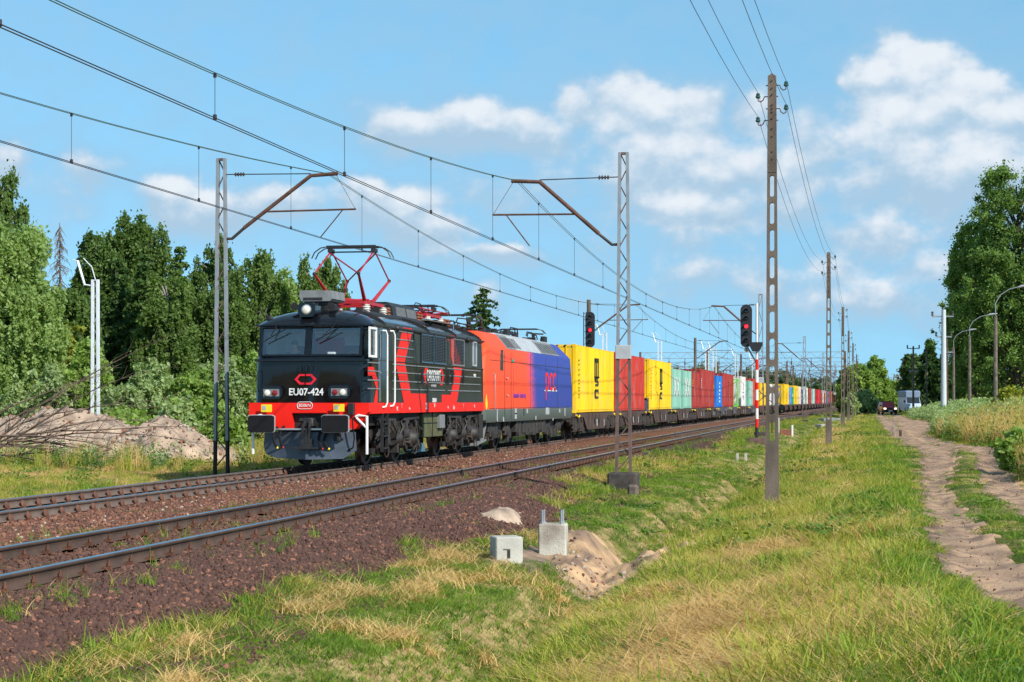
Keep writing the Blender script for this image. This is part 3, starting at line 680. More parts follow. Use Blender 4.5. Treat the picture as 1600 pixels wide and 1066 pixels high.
# front windows: frame, pane, wiper
for (x0, x1, z0, z1) in wl_:
    w = .075; fr = MB()
    def yy(z): return .10 + (z - 2.62) * .14 / .68 - .075
    def q(xa, xb, za, zb):
        fr.add([(xa, yy(za)-.02, za), (xb, yy(za)-.02, za), (xb, yy(za)+.1, za), (xa, yy(za)+.1, za), (xa, yy(zb)-.02, zb), (xb, yy(zb)-.02, zb), (xb, yy(zb)+.1, zb), (xa, yy(zb)+.1, zb)],
               [(0,3,2,1),(4,5,6,7),(0,1,5,4),(1,2,6,5),(2,3,7,6),(3,0,4,7)])
    q(x0 - w, x1 + w, z0 - w*.6, z0); q(x0 - w, x1 + w, z1, z1 + w); q(x0 - w, x0, z0, z1); q(x1, x1 + w, z0, z1)
    f = fr.build('windscreen', M['black_gloss'], loco)
    MB().add([(x0, yy(z0)+.03, z0), (x1, yy(z0)+.03, z0), (x1, yy(z1)+.03, z1), (x0, yy(z1)+.03, z1)], [(0,1,2,3)]).build('pane', M['glass'], f)
    xm = x0 + (x1 - x0) * .5; sgn = -1 if xm < 0 else 1
    MB().bar((xm + .12*sgn, yy(z1) - .08, z1 + .16), (xm - .28, yy(z0) - .05, z0 + .45), .02).bar((xm - .45, yy(z0)-.06, z0 + .32), (xm + .1, yy(z0)-.06, z0 + .62), .022).build('wiper', M['rubber'], f)
MB().bbox(-1.40, 1.42, -.10, .12, 2.565, 2.615, .01).build('window_ledge', M['black_gloss'], loco)
# cab interior: desk, seats, driver, things on the desk
MB().bbox(-1.2, 1.2, .45, .95, 1.78, 2.55, .03).build('control_desk', M['cab'], loco)
for x in (-.62, .62):
    MB().bbox(x - .24, x + .24, 1.55, 1.68, 2.3, 2.98, .04).bbox(x - .25, x + .25, 1.2, 1.65, 2.2, 2.32, .04).build('seat', M['dblack'], loco)
MB().box(-.5, .25, 1.98, 2.04, 2.7, 3.2).build('cab_locker', M['red2'], loco)
MB().bbox(.25, .45, .5, .62, 2.55, 2.8, .02).bbox(-.35, -.1, .5, .6, 2.55, 2.72, .02).build('desk_monitor', M['white'], loco)
wh = MB(); wh.tube([(.85 + .14*math.cos(a), .62, 2.66 + .14*math.sin(a)) for a in np.linspace(0, 2*math.pi, 17)], .012, 5); wh.build('hand_wheel', M['dred'], loco)
# lamps at the corners of the nose
for (u, v, red_in) in [(136, 703, 1), (440, 700, -1)]:
    x, z = FZ(u, v); mb = MB()
    mb.prism([(x-.27,z-.07),(x-.2,z-.15),(x+.2,z-.15),(x+.27,z-.07),(x+.27,z+.08),(x+.2,z+.16),(x-.2,z+.16),(x-.27,z+.08)], XZ, -.17, .12)
    h = mb.build('corner_lamp', M['black_gloss'], loco)
    MB().bbox(x - .2, x + .2, -.185, -.165, z - .085, z + .09, .005).build('reflector_plate', M['grey'], h)
    MB().lathe((x - red_in*.095, -.18, z), (0, -1, 0), [(0,.075),(.025,.07),(.04,.03)], 14).build('lens', M['lens'], h, smooth=40)
    MB().lathe((x + red_in*.095, -.18, z), (0, -1, 0), [(0,.07),(.025,.065),(.04,.03)], 14).build('red_lens', M['lens_r'], h, smooth=40)
def ftext(name, s, u, v, size, m, dy=-.075, sx=1, bold=0): x, z = FZ(u, v); put_text(name, s, size, m, loco, (x, dy, z), '-Y', sx, bold)
ftext('number', 'EU07-424', 287, 700, .235, M['white'], sx=.92, bold=.005)
em = MB()
for pts in ([(236,643),(257,619),(281,619),(281,627),(262,627),(248,643),(262,657),(279,657),(279,666),(258,666)], [(334,643),(312,619),(288,619),(288,627),(307,627),(321,643),(309,657),(286,657),(286,666),(312,666)]):
    em.prism([FZ(*p) for p in pts], XZ, -.085, -.05)
em.build('emblem', mat('emblem_red', (.7,.01,.03), .4), loco)
for u in (260, 286, 311): x, z = FZ(u, 592); MB().bbox(x - .03, x + .03, -.1, -.03, z - .07, z + .07, .01).build('lamp_bracket', M['black_gloss'], loco)
for u in (70, 537): x, z = FZ(u, 650); MB().tube([(x, .02, z + .25), (x, -.07, z + .22), (x, -.07, z - .22), (x, .02, z - .25)], .014, 6).build('grab_bar', M['black_gloss'], loco)
# buffer beam
x0, _ = FZ(32, 800); x1 = 1.46
bm = MB(); bm.prism([(x0,.98),(-.45,.93),(-.45,1.32),(.42,1.32),(.42,.93),(1.12,.93),(1.30,1.12),(1.40,1.30),(1.46,1.34),(1.46,1.56),(x0,1.56)], XZ, -.10, .25)
bm.build('buffer_beam', M['red'], loco)
MB().box(-.45, .42, .1, .24, .93, 1.34).build('coupler_recess', M['dblack'], loco)
dp = MB().prism([(-.22,-.05),(.22,-.05),(.22,.05),(-.22,.05)], lambda a, b, w: (0 + a, w, 1.47 + b), -.125, -.10); 
ring_ = [( .14*math.cos(t)*1 + (.0), .0) for t in (0,)]
put_text('plate_lettering', '850kN', .11, M['white'], loco, (FZ(283, 760)[0], -.115, FZ(283, 760)[1]), '-Y', 1)
rr = MB(); cx_, cz_ = FZ(283, 760); rr.tube([(cx_ + (.12 if math.cos(t) > 0 else -.12) + .07*math.cos(t), -.112, cz_ + .085*math.sin(t)) for t in np.linspace(0, 2*math.pi, 25)], .008, 4); rr.build('plate_ring', M['white'], loco)
for (u, v) in [(119, 772), (443, 770)]:
    x, z = FZ(u, v); p = MB().bbox(x - .135, x + .135, -.25, -.235, z - .09, z + .09, .003).build('warning_plate', M['yellow'], loco)
    MB().box(x - .1, x - .01, -.256, -.251, z - .04, z + .06).build('pictogram', M['lgrey'], p); MB().bar((x, -.235, z + .05), (x, -.1, z + .1), .03).build('bracket', M['red'], p)
for (u, v) in [(83, 842), (415, 842)]:
    x, z = FZ(u, v, -.55); mb = MB()
    mb.prism([(x-.32,z-.17),(x-.26,z-.2),(x+.26,z-.2),(x+.32,z-.17),(x+.32,z+.17),(x+.26,z+.2),(x-.26,z+.2),(x-.32,z+.17)], XZ, -.62, -.57)
    b = mb.build('buffer', M['rubber'], loco)
    rim = MB(); rim.prism([(x-.34,z-.18),(x-.27,z-.215),(x+.27,z-.215),(x+.34,z-.18),(x+.34,z+.18),(x+.27,z+.215),(x-.27,z+.215),(x-.34,z+.18)], XZ, -.568, -.545); rim.build('rim', M['lgrey'], b)
    MB().lathe((x, -.55, z), (0, 1, 0), [(0,.13),(.2,.12),(.2,.17),(.48,.18),(.48,.22)], 16).build('buffer_housing', M['dblack'], b, smooth=30)
# coupling
cp = MB(); cp.bbox(-.16, .12, -.25, .15, 1.0, 1.2, .03); cp.tube([(-.08,-.28,1.12),(-.08,-.42,1.0),(-.1,-.4,.75),(.05,-.4,.68),(.08,-.42,.95),(.06,-.28,1.12)], .035, 6)
cp.bar((0,-.4,.95),(0,-.4,.6), .06); cp.bar((-.12,-.25,1.1),(-.12,-.45,1.16), .07); cp.build('screw_coupling', M['dblack'], loco, smooth=40)
# hoses
def hose(u0, v0, u1, v1, m, tip, parent=loco, sag=.12):
    xa, za = FZ(u0, v0, -.2); xb, zb = FZ(u1, v1, -.35)
    h = MB().tube([(xa, -.1, za + .05), (xa, -.26, za), (xa + (xb-xa)*.2 - .03, -.4, za + (zb-za)*.4), (xa + (xb-xa)*.5, -.42, za + (zb-za)*.8), (xb, -.4, zb)], .032, 7).build('brake_hose', m, parent, smooth=40)
    MB().ball((xb + .01, -.4, zb), .032).build('hose_head', tip, h)
hose(148, 868, 154, 950, M['rubber'], M['yellow']); hose(178, 864, 180, 948, M['rubber'], M['dred'])
hose(352, 872, 358, 955, M['rubber'], M['dred']); hose(376, 885, 386, 955, M['rubber'], M['yellow'])
P = [FZ(u, v, -.3) for u, v in [(484, 790), (492, 850), (500, 905), (490, 950), (455, 968), (430, 940), (424, 905)]]
cb = MB().tube([(p[0], -.2 - .1*math.sin(i), p[1]) for i, p in enumerate(P)], .018, 7).build('power_cable', M['rubber'], loco, smooth=40)
x, z = FZ(484, 775, -.2); MB().bbox(x - .08, x + .08, -.22, -.08, z - .14, z + .14, .02).build('socket', M['dblack'], cb)
x, z = FZ(424, 900, -.2); MB().bbox(x - .08, x + .08, -.24, -.08, z - .1, z + .08, .02).build('socket', M['dblack'], cb)
# steps with white grab bars at both corners
for s, xx in ((-1, -1.38), (1, 1.42)):
    y = -.02 if s > 0 else -.15
    mb = MB().tube([(xx - s*.28, y - .1, 1.22), (xx - s*.2, y - .1, 1.26), (xx, y - .1, 1.24), (xx, y - .1, .33)], .035, 8); 
    mb.tube([(xx - s*.26, y - .1, 1.2), (xx, y - .1, .95)], .03, 8)
    mb.build('corner_rail', M['white'], loco, smooth=40)
mb = MB().bar((-1.3, -.35, .93), (1.1, -.35, .93), .04); mb.build('under_beam_rail', M['alu'], loco)
# V shaped plough
pl = MB()
for s, pts in ((-1, [(-1.25,.86),(-.03,.86),(-.03,.20),(-.9,.22),(-1.2,.32),(-1.28,.5)]), (1, [(.03,.86),(1.12,.86),(1.16,.42),(.85,.22),(.03,.20)])):
    pl.prism(pts, lambda a, b, w: (a, -.32 + abs(a) * (.42 if a < 0 else .16) + w - (b - .2) * -.12, b), 0, .02)
pl.bar((0, -.33, .2), (0, -.25, .86), .07)
p = pl.build('plough', M['plow'], loco)
st = MB(); st.box(-.35, .3, -.46, -.3, .46, .50); st.box(-.14, .14, -.42, -.3, .5, .7); st.build('shunter_step', M['dblack'], p)
for (u, v, s, n_) in [(430, 910, .1, 0)]: pass
# underframe
MB().box(-1.2, 1.2, .6, LL - .6, 1.0, 1.3).build('underframe', M['under2'], loco)
# bogies
def loco_bogie(yc, name='bogie'):
    b = bpy.data.objects.new(name, None); C.objects.link(b); b.parent = loco; b.location = (0, yc, 0); b.empty_display_size = .2
    for dy in (-1.5, 1.5): wheelset(0, dy, .62, b)
    for s in (-1, 1):
        f = MB(); x = s * 1.08
        f.prism([(-2.3,.72),(-2.1,.9),(-.9,.92),(-.6,.72),(.6,.72),(.9,.92),(2.1,.9),(2.3,.72),(2.2,.55),(1.1,.62),(.6,.42),(-.6,.42),(-1.1,.62),(-2.2,.55)], YZ, x - .06, x + .06)
        f.build('bogie_frame', M['under'], b)
        g = MB()
        for dy in (-1.5, 1.5):
            g.lathe((x + s*.06, dy, .62), (s, 0, 0), [(0,.25),(.14,.24),(.2,.18),(.24,.17),(.3,.1)], 14)
            g.bbox(min(x+s*.02,x+s*.24), max(x+s*.02,x+s*.24), dy - .34, dy + .34, .48, .62, .03)
            for e in (-.42, .42):
                for k in range(5): g.lathe((x + s*.14, dy + e, .5 + k*.075), (0, 0, 1), [(0,.085),(.03,.1),(.05,.085)], 10)
                g.cyl((x + s*.14, dy + e, .85), (x + s*.14, dy + e, 1.08), .04, n=8)
            g.prism([(dy - .75,.62),(dy - .35,.28),(dy - .28,.28),(dy - .28,.62)], YZ, x + s*.12 - .03, x + s*.12 + .03)
            g.tube([(x + s*.28, dy + .24*math.cos(a), .42 + .22*math.sin(a)) for a in np.linspace(math.pi, 2*math.pi, 9)], .018, 5)
        g.build('axle_box', M['under'], b, smooth=35)
        e = MB(); rr_ = random.Random(3 + s)
        e.cyl((x + s*.16, -.55, .62), (x + s*.16, .1, .66), .15, n=12).cyl((x + s*.2, .35, .75), (x + s*.2, .75, .75), .13, n=12)
        e.bar((x + s*.2, -2.2, 1.17), (x + s*.2, -.5, 1.13), .07).bar((x + s*.2, .5, 1.13), (x + s*.2, 2.2, 1.17), .07)
        for q in range(30):
            y = rr_.uniform(-2.2, 2.2); z = rr_.uniform(.35, 1.1); w_ = rr_.uniform(.05, .16)
            e.bbox(x + min(0, s*.24), x + max(0, s*.24), y - w_/2, y + w_/2, z - w_*.9, z + w_*.9, .015)
        for q in range(16):
            y = rr_.uniform(-2.2, 2.2); z = rr_.uniform(.9, 1.15); y2 = y + rr_.uniform(-.5, .5); z2 = rr_.uniform(.35, .75)
            e.tube([(x + s*.24, y, z), (x + s*.3, (y+y2)/2 + .05, (z+z2)/2), (x + s*.24, y2, z2)], rr_.uniform(.014, .035), 6)
        e.build('brake_rigging', M['under'], b, smooth=35)
        h_ = MB()
        for y in (-2.5, 2.45): h_.prism([(y-.16,.3),(y+.16,.3),(y+.2,.44),(y-.2,.44)], YZ, x + s*.1, x + s*.2)
        h_.bbox(x - .08, x + .18, -.12, .12, .5, 1.1, .03)
        h_.build('guard_iron', M['under2'], b)
    return b
loco_bogie(3.5); loco_bogie(11.4)
MB().box(-.55, .55, 5.4, 9.4, .3, 1.0).build('inner_box', M['under2'], loco)
# boxes between the bogies
y0, z1 = S(352, 705); y1, z0 = S(497, 850)
MB().bbox(.7, 1.3, 6.2, 8.6, .62, 1.28, .02).build('battery_box', M['olive'], loco); MB().bbox(1.25, 1.4, 7.9, 8.5, .85, 1.22, .02).build('valve_box', M['grey'], loco)
MB().bar((1.31, 7.3, .62), (1.31, 7.3, 1.28), .02).bar((1.31, 6.2, 1.0), (1.31, 8.6, 1.0), .02).build('box_trim', M['dblack'], loco)
MB().prism([(5.9,.22),(6.9,.22),(6.75,.42),(6.4,.46)], YZ, .9, 1.2).build('rail_magnet_cover', M['blue_sign'], loco)
ld = MB()
for y in (S(148,0)[0], S(178,0)[0]): ld.bar((1.42, y - .02, 1.4), (1.42, y - .02, .35), .07, .05)
for z in (.42, .72, 1.02): ld.bbox(1.28, 1.48, S(148,0)[0], S(178,0)[0], z, z + .03, .005)
ld.build('cab_steps', M['dblack'], loco)
# ---- pantographs and roof gear
def panto(yc, up=True):
    p = bpy.data.objects.new('pantograph', None); C.objects.link(p); p.parent = loco; p.location = (0, yc, 0)
    b = MB(); z = 4.12
    for s in (-1, 1):
        b.bar((s*.55, -1.0, z), (s*.55, 1.0, z), .08).bar((-.6, s*.6, z), (.6, s*.6, z), .09); b.bar((-.55, s*1.0, z), (.55, s*1.0, z), .06)
        b.cyl((-.5, s*.25, z + .08), (.5, s*.25, z + .08), .05)
    b.bbox(-.5, .0, -.2, .25, z, z + .16, .03); b.build('base_frame', M['dred'], p)
    i_ = MB()
    for x in (-.6, .6):
        for y in (-.85, .85): i_.lathe((x, y, 3.86), (0, 0, 1), [(0,.05),(.03,.1),(.06,.06),(.09,.12),(.12,.06),(.15,.12),(.18,.06),(.2,.1),(.22,.04)], 12)
    i_.build('insulator', M['porc'], p, smooth=30)
    zt = 5.62 if up else 4.42; zk = 4.82 if up else 4.28; ky = 1.55 if up else 2.0; hh = .58
    for s in (-1, 1):
        a = MB(); 
        for x in (-1, 1): a.tube([(x*.42, s*.35, z + .05), (x*hh, s*ky, zk)], [.055, .032] if up else [.05, .03], 8)
        a.build('lower_arm', M['dred'], p, smooth=40)
        a = MB()
        for x in (-1, 1): a.tube([(x*hh, s*ky, zk), (x*hh, s*.12, zt - .15)], .022, 6)
        a.tube([(-hh*s, s*ky, zk), (hh*s, s*.12, zt - .17)], .02, 6)
        a.build('upper_arm', M['dred'], p, smooth=40)
        k = MB(); k.ball((-hh, s*ky, zk), .05, 5).ball((hh, s*ky, zk), .05, 5); k.build('joint', M['dblack'], p)
    hd = MB()
    for y in (-.17, .17):
        hd.bar((-.66, y, zt), (.66, y, zt), .05, .06)
        for s in (-1, 1): hd.tube([(s*.64, y, zt), (s*.82, y, zt - .03), (s*.98, y, zt - .14), (s*1.06, y, zt - .3)], .016, 6)
    hd.bar((-hh, 0, zt - .13), (hh, 0, zt - .13), .035)
    for s in (-1, 1): hd.bar((s*hh, -.2, zt - .1), (s*hh, .2, zt - .1), .08, .1); hd.bar((s*hh, 0, zt - .16), (s*hh, 0, zt), .05)
    hd.build('collector_head', M['dblack'], p, smooth=30)
panto(3.75, True); panto(10.6, False)
bx_ = MB(); bx_.prism([(-.55,3.88),(.55,3.88),(.5,4.18),(.35,4.30),(-.35,4.30),(-.5,4.18)], XZ, 5.9, 8.7); v = bx_.build('resistor_box', M['dblack'], loco)
gr = MB()
for k in range(9): gr.bar((.535 - k*.004, 6.3, 3.95 + k*.027), (.535 - k*.004, 7.35, 3.95 + k*.027), .02).bar((.535 - k*.004, 7.5, 3.95 + k*.027), (.535 - k*.004, 8.6, 3.95 + k*.027), .02)
gr.build('louvre', M['grey'], v)
rg = MB(); r_ = random.Random(8)
for y in (5.0, 5.5, 8.95, 9.3, 12.4, 12.9):
    rg.lathe((.5, y, 3.88), (0, 0, 1), [(0,.04),(.04,.08),(.08,.04),(.12,.08),(.16,.04),(.2,.07),(.24,.03)], 10)
rg.build('insulator', mat('brown_porcelain', (.25,.09,.05), .3), loco, smooth=30)
cd = MB(); cd.tube([(.5,4.9,4.12),(.5,5.3,4.2),(.45,5.9,4.1)], .02, 6); cd.tube([(.55,8.7,4.15),(.6,9.2,4.35),(.55,9.9,4.4),(.5,10.4,4.2)], .015, 6); cd.tube([(.3,8.7,4.15),(.35,9.3,4.45),(.3,10.1,4.45),(.3,10.6,4.2)], .015, 6)
cd.tube([(.4,11.8,4.1),(.4,13.2,4.08)], .02, 6); cd.build('roof_cable', M['dblack'], loco, smooth=40)
# ---- the driver behind the left windscreen (seated, seen to the chest)
def skinned(name, verts, edges, rad, m, parent=None, sub=2, root=0):
    me = bpy.data.meshes.new(name); me.from_pydata(verts, edges, []); me.materials.append(m)
    o = bpy.data.objects.new(name, me); C.objects.link(o)
    if parent: o.parent = parent
    sk_ = o.modifiers.new('skin', 'SKIN')
    for i, r in enumerate(rad): me.skin_vertices[0].data[i].radius = (r, r) if not isinstance(r, tuple) else r
    me.skin_vertices[0].data[root].use_root = True
    sm = o.modifiers.new('sub', 'SUBSURF'); sm.levels = sub; sm.render_levels = sub
    bpy.context.view_layer.update(); m2 = bpy.data.meshes.new_from_object(o.evaluated_get(bpy.context.evaluated_depsgraph_get()))
    o.modifiers.clear(); m2.materials.clear(); m2.materials.append(m); m2.polygons.foreach_set('use_smooth', [True]*len(m2.polygons)); o.data = m2; return o
dx, dz = FZ(212, 500, .9); 
drv = thing('person', 'driver in a dark shirt sitting behind the left windscreen', 'person', (LX + dx, LY + 1.25, 2.32))
skinned('body', [(0,.05,0),(0,.05,.28),(0,.03,.46),(0,.02,.55),(0,0,.66),(0,-.01,.74),(-.2,.03,.44),(-.27,-.1,.22),(-.2,-.38,.22),(.2,.03,.44),(.27,-.1,.22),(.2,-.38,.22)],
        [(0,1),(1,2),(2,3),(3,4),(4,5),(2,6),(6,7),(7,8),(2,9),(9,10),(10,11)], [(.17,.12),(.17,.12),(.12,.1),(.055,.055),(.085,.1),(.06,.07),.07,.05,.035,.07,.05,.035], M['skin'], drv)
MB().ball((0, .012, .715), .098, 8, (.92,1.0,.78)).build('hair', M['hair'], drv, smooth=60)
skinned('shirt', [(0,.05,0),(0,.05,.28),(0,.035,.44),(-.21,.03,.43),(-.28,-.1,.22),(.21,.03,.43),(.28,-.1,.22)], [(0,1),(1,2),(2,3),(3,4),(2,5),(5,6)], [(.19,.14),(.19,.14),(.13,.12),.085,.065,.085,.065], M['shirt'], drv)
fc = MB(); [fc.ball((s*.032, -.085, .69), .011, 4) for s in (-1, 1)]; fc.build('eyes', M['hair'], drv)
# ------------------------------------------------------------------ second locomotive
TY = PY(757, LX + WN); TL = PY(895, LX + WN) - TY
trx = thing('electric_locomotive', 'orange red and blue locomotive coupled second in the train', 'locomotive', (LX, TY, 0))
def S2(u, v):
    x = 740 + u / 4.843; y = 490 + v / 4.843; Y = PY(x, LX + WN); return Y - TY, PZ(y, LX + WN, Y)
def trxmat():
    m = bpy.data.materials.new('two_tone_paint'); m.use_nodes = True; n = m.node_tree.nodes; l = m.node_tree.links; p = n['Principled BSDF']
    p.inputs['Roughness'].default_value = .5; p.inputs['Specular IOR Level'].default_value = .22
    t = n.new('ShaderNodeTexCoord'); s = n.new('ShaderNodeSeparateXYZ'); l.new(t.outputs['Object'], s.inputs[0])
    def mth(op, a, b):
        k = n.new('ShaderNodeMath'); k.operation = op
        for i, q in enumerate((a, b)):
            if isinstance(q, (int, float)): k.inputs[i].default_value = q
            else: l.new(q, k.inputs[i])
        return k.outputs[0]
    ya = S2(392, 300)[0]; yb = S2(462, 300)[0]; yc = S2(482, 715)[0]
    pos = mth('ADD', s.outputs[1], mth('MULTIPLY', mth('SUBTRACT', s.outputs[2], 3.3), (yc - yb) / 1.95))
    fr = n.new('ShaderNodeMapRange'); l.new(pos, fr.inputs[0]); fr.inputs[1].default_value = ya; fr.inputs[2].default_value = yb + .05
    ch = n.new('ShaderNodeTexNoise'); ch.inputs['Scale'].default_value = 9; ch.inputs['Detail'].default_value = 2; mr2 = n.new('ShaderNodeMapRange'); mr2.inputs[1].default_value = .3; mr2.inputs[2].default_value = .7
    mp = n.new('ShaderNodeMapping'); mp.inputs['Scale'].default_value = (1, 1.6, .9); l.new(ch.outputs[0], mr2.inputs[0]); l.new(t.outputs['Object'], mp.inputs[0]); l.new(mp.outputs[0], ch.inputs['Vector'])
    g = mth('GREATER_THAN', fr.outputs[0], mr2.outputs[0])
    mx = n.new('ShaderNodeMix'); mx.data_type = 'RGBA'; av = mth('ADD', mth('MULTIPLY', g, .5), mth('MULTIPLY', fr.outputs[0], .5)); l.new(av, mx.inputs[0]); mx.inputs[6].default_value = (.86,.075,.02,1); mx.inputs[7].default_value = (.032,.055,.30,1)
    gz_ = mth('LESS_THAN', s.outputs[2], 1.34)
    m2 = n.new('ShaderNodeMix'); m2.data_type = 'RGBA'; l.new(gz_, m2.inputs[0]); l.new(mx.outputs[2], m2.inputs[6]); m2.inputs[7].default_value = (.10,.125,.115,1)
    l.new(m2.outputs[2], p.inputs['Base Color']); return m
TM = streaks(trxmat(), (.10,.075,.06), 1.6, (1, 1.6, .3), .56, .85, .30)
rg2 = [(.92,1.42,.35,.35,.12,0),(1.0,1.45,.1,.1,.14,.02),(1.34,1.45,.0,.0,.16,.04),(2.15,1.45,.05,.05,.2,.05),(3.28,1.45,.55,.55,.2,.05),(3.34,1.42,.60,.60,.2,.05),(3.82,1.02,1.2,1.2,.2,.03),(3.86,.9,1.4,1.4,.2,0)]
tb = ringbody(rg2, TL).build('body', [TM], trx, smooth=28)
ro = MB(); y0 = S2(262, 0)[0]; y1 = S2(655, 0)[0]
for s in (-1, 1):
    n_ = [(s*1.435, 3.345), (s*1.03, 3.835), (s*1.0, 3.81), (s*1.40, 3.33)]
    for ya, yb, mm in ((y0, S2(330,0)[0], 'grey'), (S2(332,0)[0], S2(520,0)[0], 'lgrey'), (S2(522,0)[0], y1, 'grey')):
        MB().prism(n_, XZ, ya, yb).build('roof_panel', M[mm], trx)
MB().bbox(-1.0, 1.0, y0 - .2, y1 + .3, 3.78, 3.88, .03).build('roof_deck', M['lgrey'], trx)
wn_ = MB(); yq = [S2(205, 275), (S2(222, 275)[0], S2(222, 275)[1]), S2(222, 432), S2(200, 425)]
wn_.prism([yq[3], yq[2], yq[1], yq[0]], YZ, PR, PR + .012).build('side_window', M['glass_dark'], trx)
for (ua, ub) in ((235, 236.5), (283, 284.5)): 
    ya = S2(ua, 300)[0]; MB().box(PR - .005, PR + .004, ya - .02, ya + .03, 1.0, 3.25).build('door_seam', M['dblack'], trx)
for (u, v0, v1) in [(150, 455, 720)]:
    ya = S2(u, 0)[0]; MB().tube([(PR - .05, ya - .15, S2(u, v0)[1]), (PR + .05, ya, S2(u, v0)[1] - .02), (PR + .06, ya, S2(u, v1)[1]), (PR - .02, ya, S2(u, v1)[1] - .05)], .02, 6).build('handrail', M['alu'], trx, smooth=40)
for (u, v) in [(248, 488), (250, 618)]: y, z = S2(u, v); MB().bar((PR + .04, y - .1, z), (PR + .04, y + .12, z - .02), .03).build('door_handle', M['lgrey'], trx)
fw = MB().add([(-1.22, .045, 2.25), (1.22, .045, 2.25), (1.18, .50, 3.22), (-1.18, .50, 3.22)], [(0,1,2,3)]); fw.v = [(x, y - .075, z) for x, y, z in fw.v]; fw.build('windscreen', mat('lit_windscreen', (.30,.42,.42), .12, 0, .4, 2), trx)  # pale opaque colour stands in for sunlit reflection on the glass
MB().bbox(-.3, -.02, -.16, -.02, 1.45, 1.6, .01).bbox(.9, 1.2, -.12, -.02, 1.5, 1.7, .01).build('headlight', M['lens'], trx)
vs_ = MB()
for k in range(9): ya = S2(262,0)[0] + .25 + k*.3; vs_.bar((1.40, ya, 3.40), (1.10, ya, 3.76), .03, .02); yb = S2(530,0)[0] + .2 + k*.42; vs_.bar((1.40, yb, 3.40), (1.10, yb, 3.76), .03, .02)
vs_.build('louvre', M['dblack'], trx)
for ys_ in (4.9, 8.2, 11.5, 14.2): MB().box(PR - .004, PR + .0015, ys_, ys_ + .02, 1.36, 3.26).build('panel_seam', M['under'], trx)
for z_ in (1.36, 2.9): MB().box(PR - .004, PR + .0015, .8, TL - .7, z_, z_ + .02).build('panel_seam', M['under'], trx)
y, z = S2(292, 360); MB().lathe((PR, y, z), (1,0,0), [(0,.07),(.04,.06),(.06,.02)], 10).build('side_lamp', mat('green_paint', (.0,.28,.2), .4), trx)
put_text('lettering', 'pcc', 1.5, M['red'], trx, (PR + .003, *S2(582, 495)), '+X', sx=1.2, bold=0)
y, z = S2(530, 520); MB().box(PR, PR + .006, S2(536,0)[0], S2(630,0)[0], S2(580,588)[1], S2(580,580)[1]).build('logo_line', M['white'], trx)
put_text('lettering', 'intermodal', .17, M['white'], trx, (PR + .003, *S2(608, 572)), '+X', sx=.8, bold=.002)
put_text('lettering', 'intermodal - a better way', .27, mat('violet_lettering', (.16,.03,.30), .5), trx, (PR + .003, *S2(348, 620)), '+X', sx=.85, bold=.004)
for (u, v, w_, h_) in [(318,740,.35,.2),(318,775,.35,.2),(405,738,.25,.15),(558,738,.8,.25),(650,735,.3,.14),(690,745,.2,.3),(225,800,.2,.15),(380,745,.12,.25),(470,790,.2,.14),(600,800,.2,.1),(178,770,.15,.4)]:
    y, z = S2(u, v); MB().box(PR, PR + .005, y - w_/2, y + w_/2, z - h_/2, z + h_/2).build('data_plate', M['lgrey'] if w_ > .14 else M['dblack'], trx)
tri = MB()
for (u, v) in [(96, 650), (64, 212)]:
    y, z = S2(u, v)
    if u == 96: tri.prism([(y-.17,z-.13),(y+.17,z-.13),(y,z+.17)], YZ, PR, PR+.005)
tri.build('warning_triangle', M['yellow'], trx)
y, z = S2(96, 692); MB().lathe((PR, y, z), (1,0,0), [(0,.15),(.006,.15)], 14).build('speed_disc', M['yellow'], trx)
rgt = MB(); r_ = random.Random(4)
for k in range(40):
    y = r_.uniform(.9, TL - 1.2); x = r_.uniform(-.8, .8); rgt.bbox(x - .08, x + .08, y - .1, y + r_.uniform(.1, .5), 3.86, 3.9 + r_.uniform(.05, .25), .02)
for k in range(14):
    y = r_.uniform(.9, TL - 4); x = r_.uniform(-.7, .9); L_ = r_.uniform(1, 3.2); z = r_.uniform(4.1, 4.3); rgt.tube([(x, y, z - .15), (x, y + .2, z), (x, y + L_, z + r_.uniform(-.05, .1)), (x, y + L_ + .2, z - .2)], .022, 6)
rgt.build('roof_equipment', M['dblack'], trx, smooth=30)
for y in (2.6, TL - 3.4):
    pf = MB(); pf.bar((-.55, y - 1, 4.2), (-.55, y + 1.4, 4.26), .06).bar((.55, y - 1, 4.2), (.55, y + 1.4, 4.26), .06)
    for q in (-.9, -.6): pf.bar((-.7, y + q, 4.38), (.7, y + q, 4.38), .05); pf.tube([(.7, y+q, 4.38), (.9, y+q, 4.33), (1.02, y+q, 4.2)], .016, 5); pf.tube([(-.7, y+q, 4.38), (-.9, y+q, 4.33), (-1.02, y+q, 4.2)], .016, 5)
    for q in (-1, 1): pf.lathe((.6, y + q, 3.88), (0,0,1), [(0,.05),(.05,.1),(.1,.05),(.15,.1),(.2,.05),(.28,.08)], 8)
    pf.build('folded_pantograph', M['dblack'], trx, smooth=30)
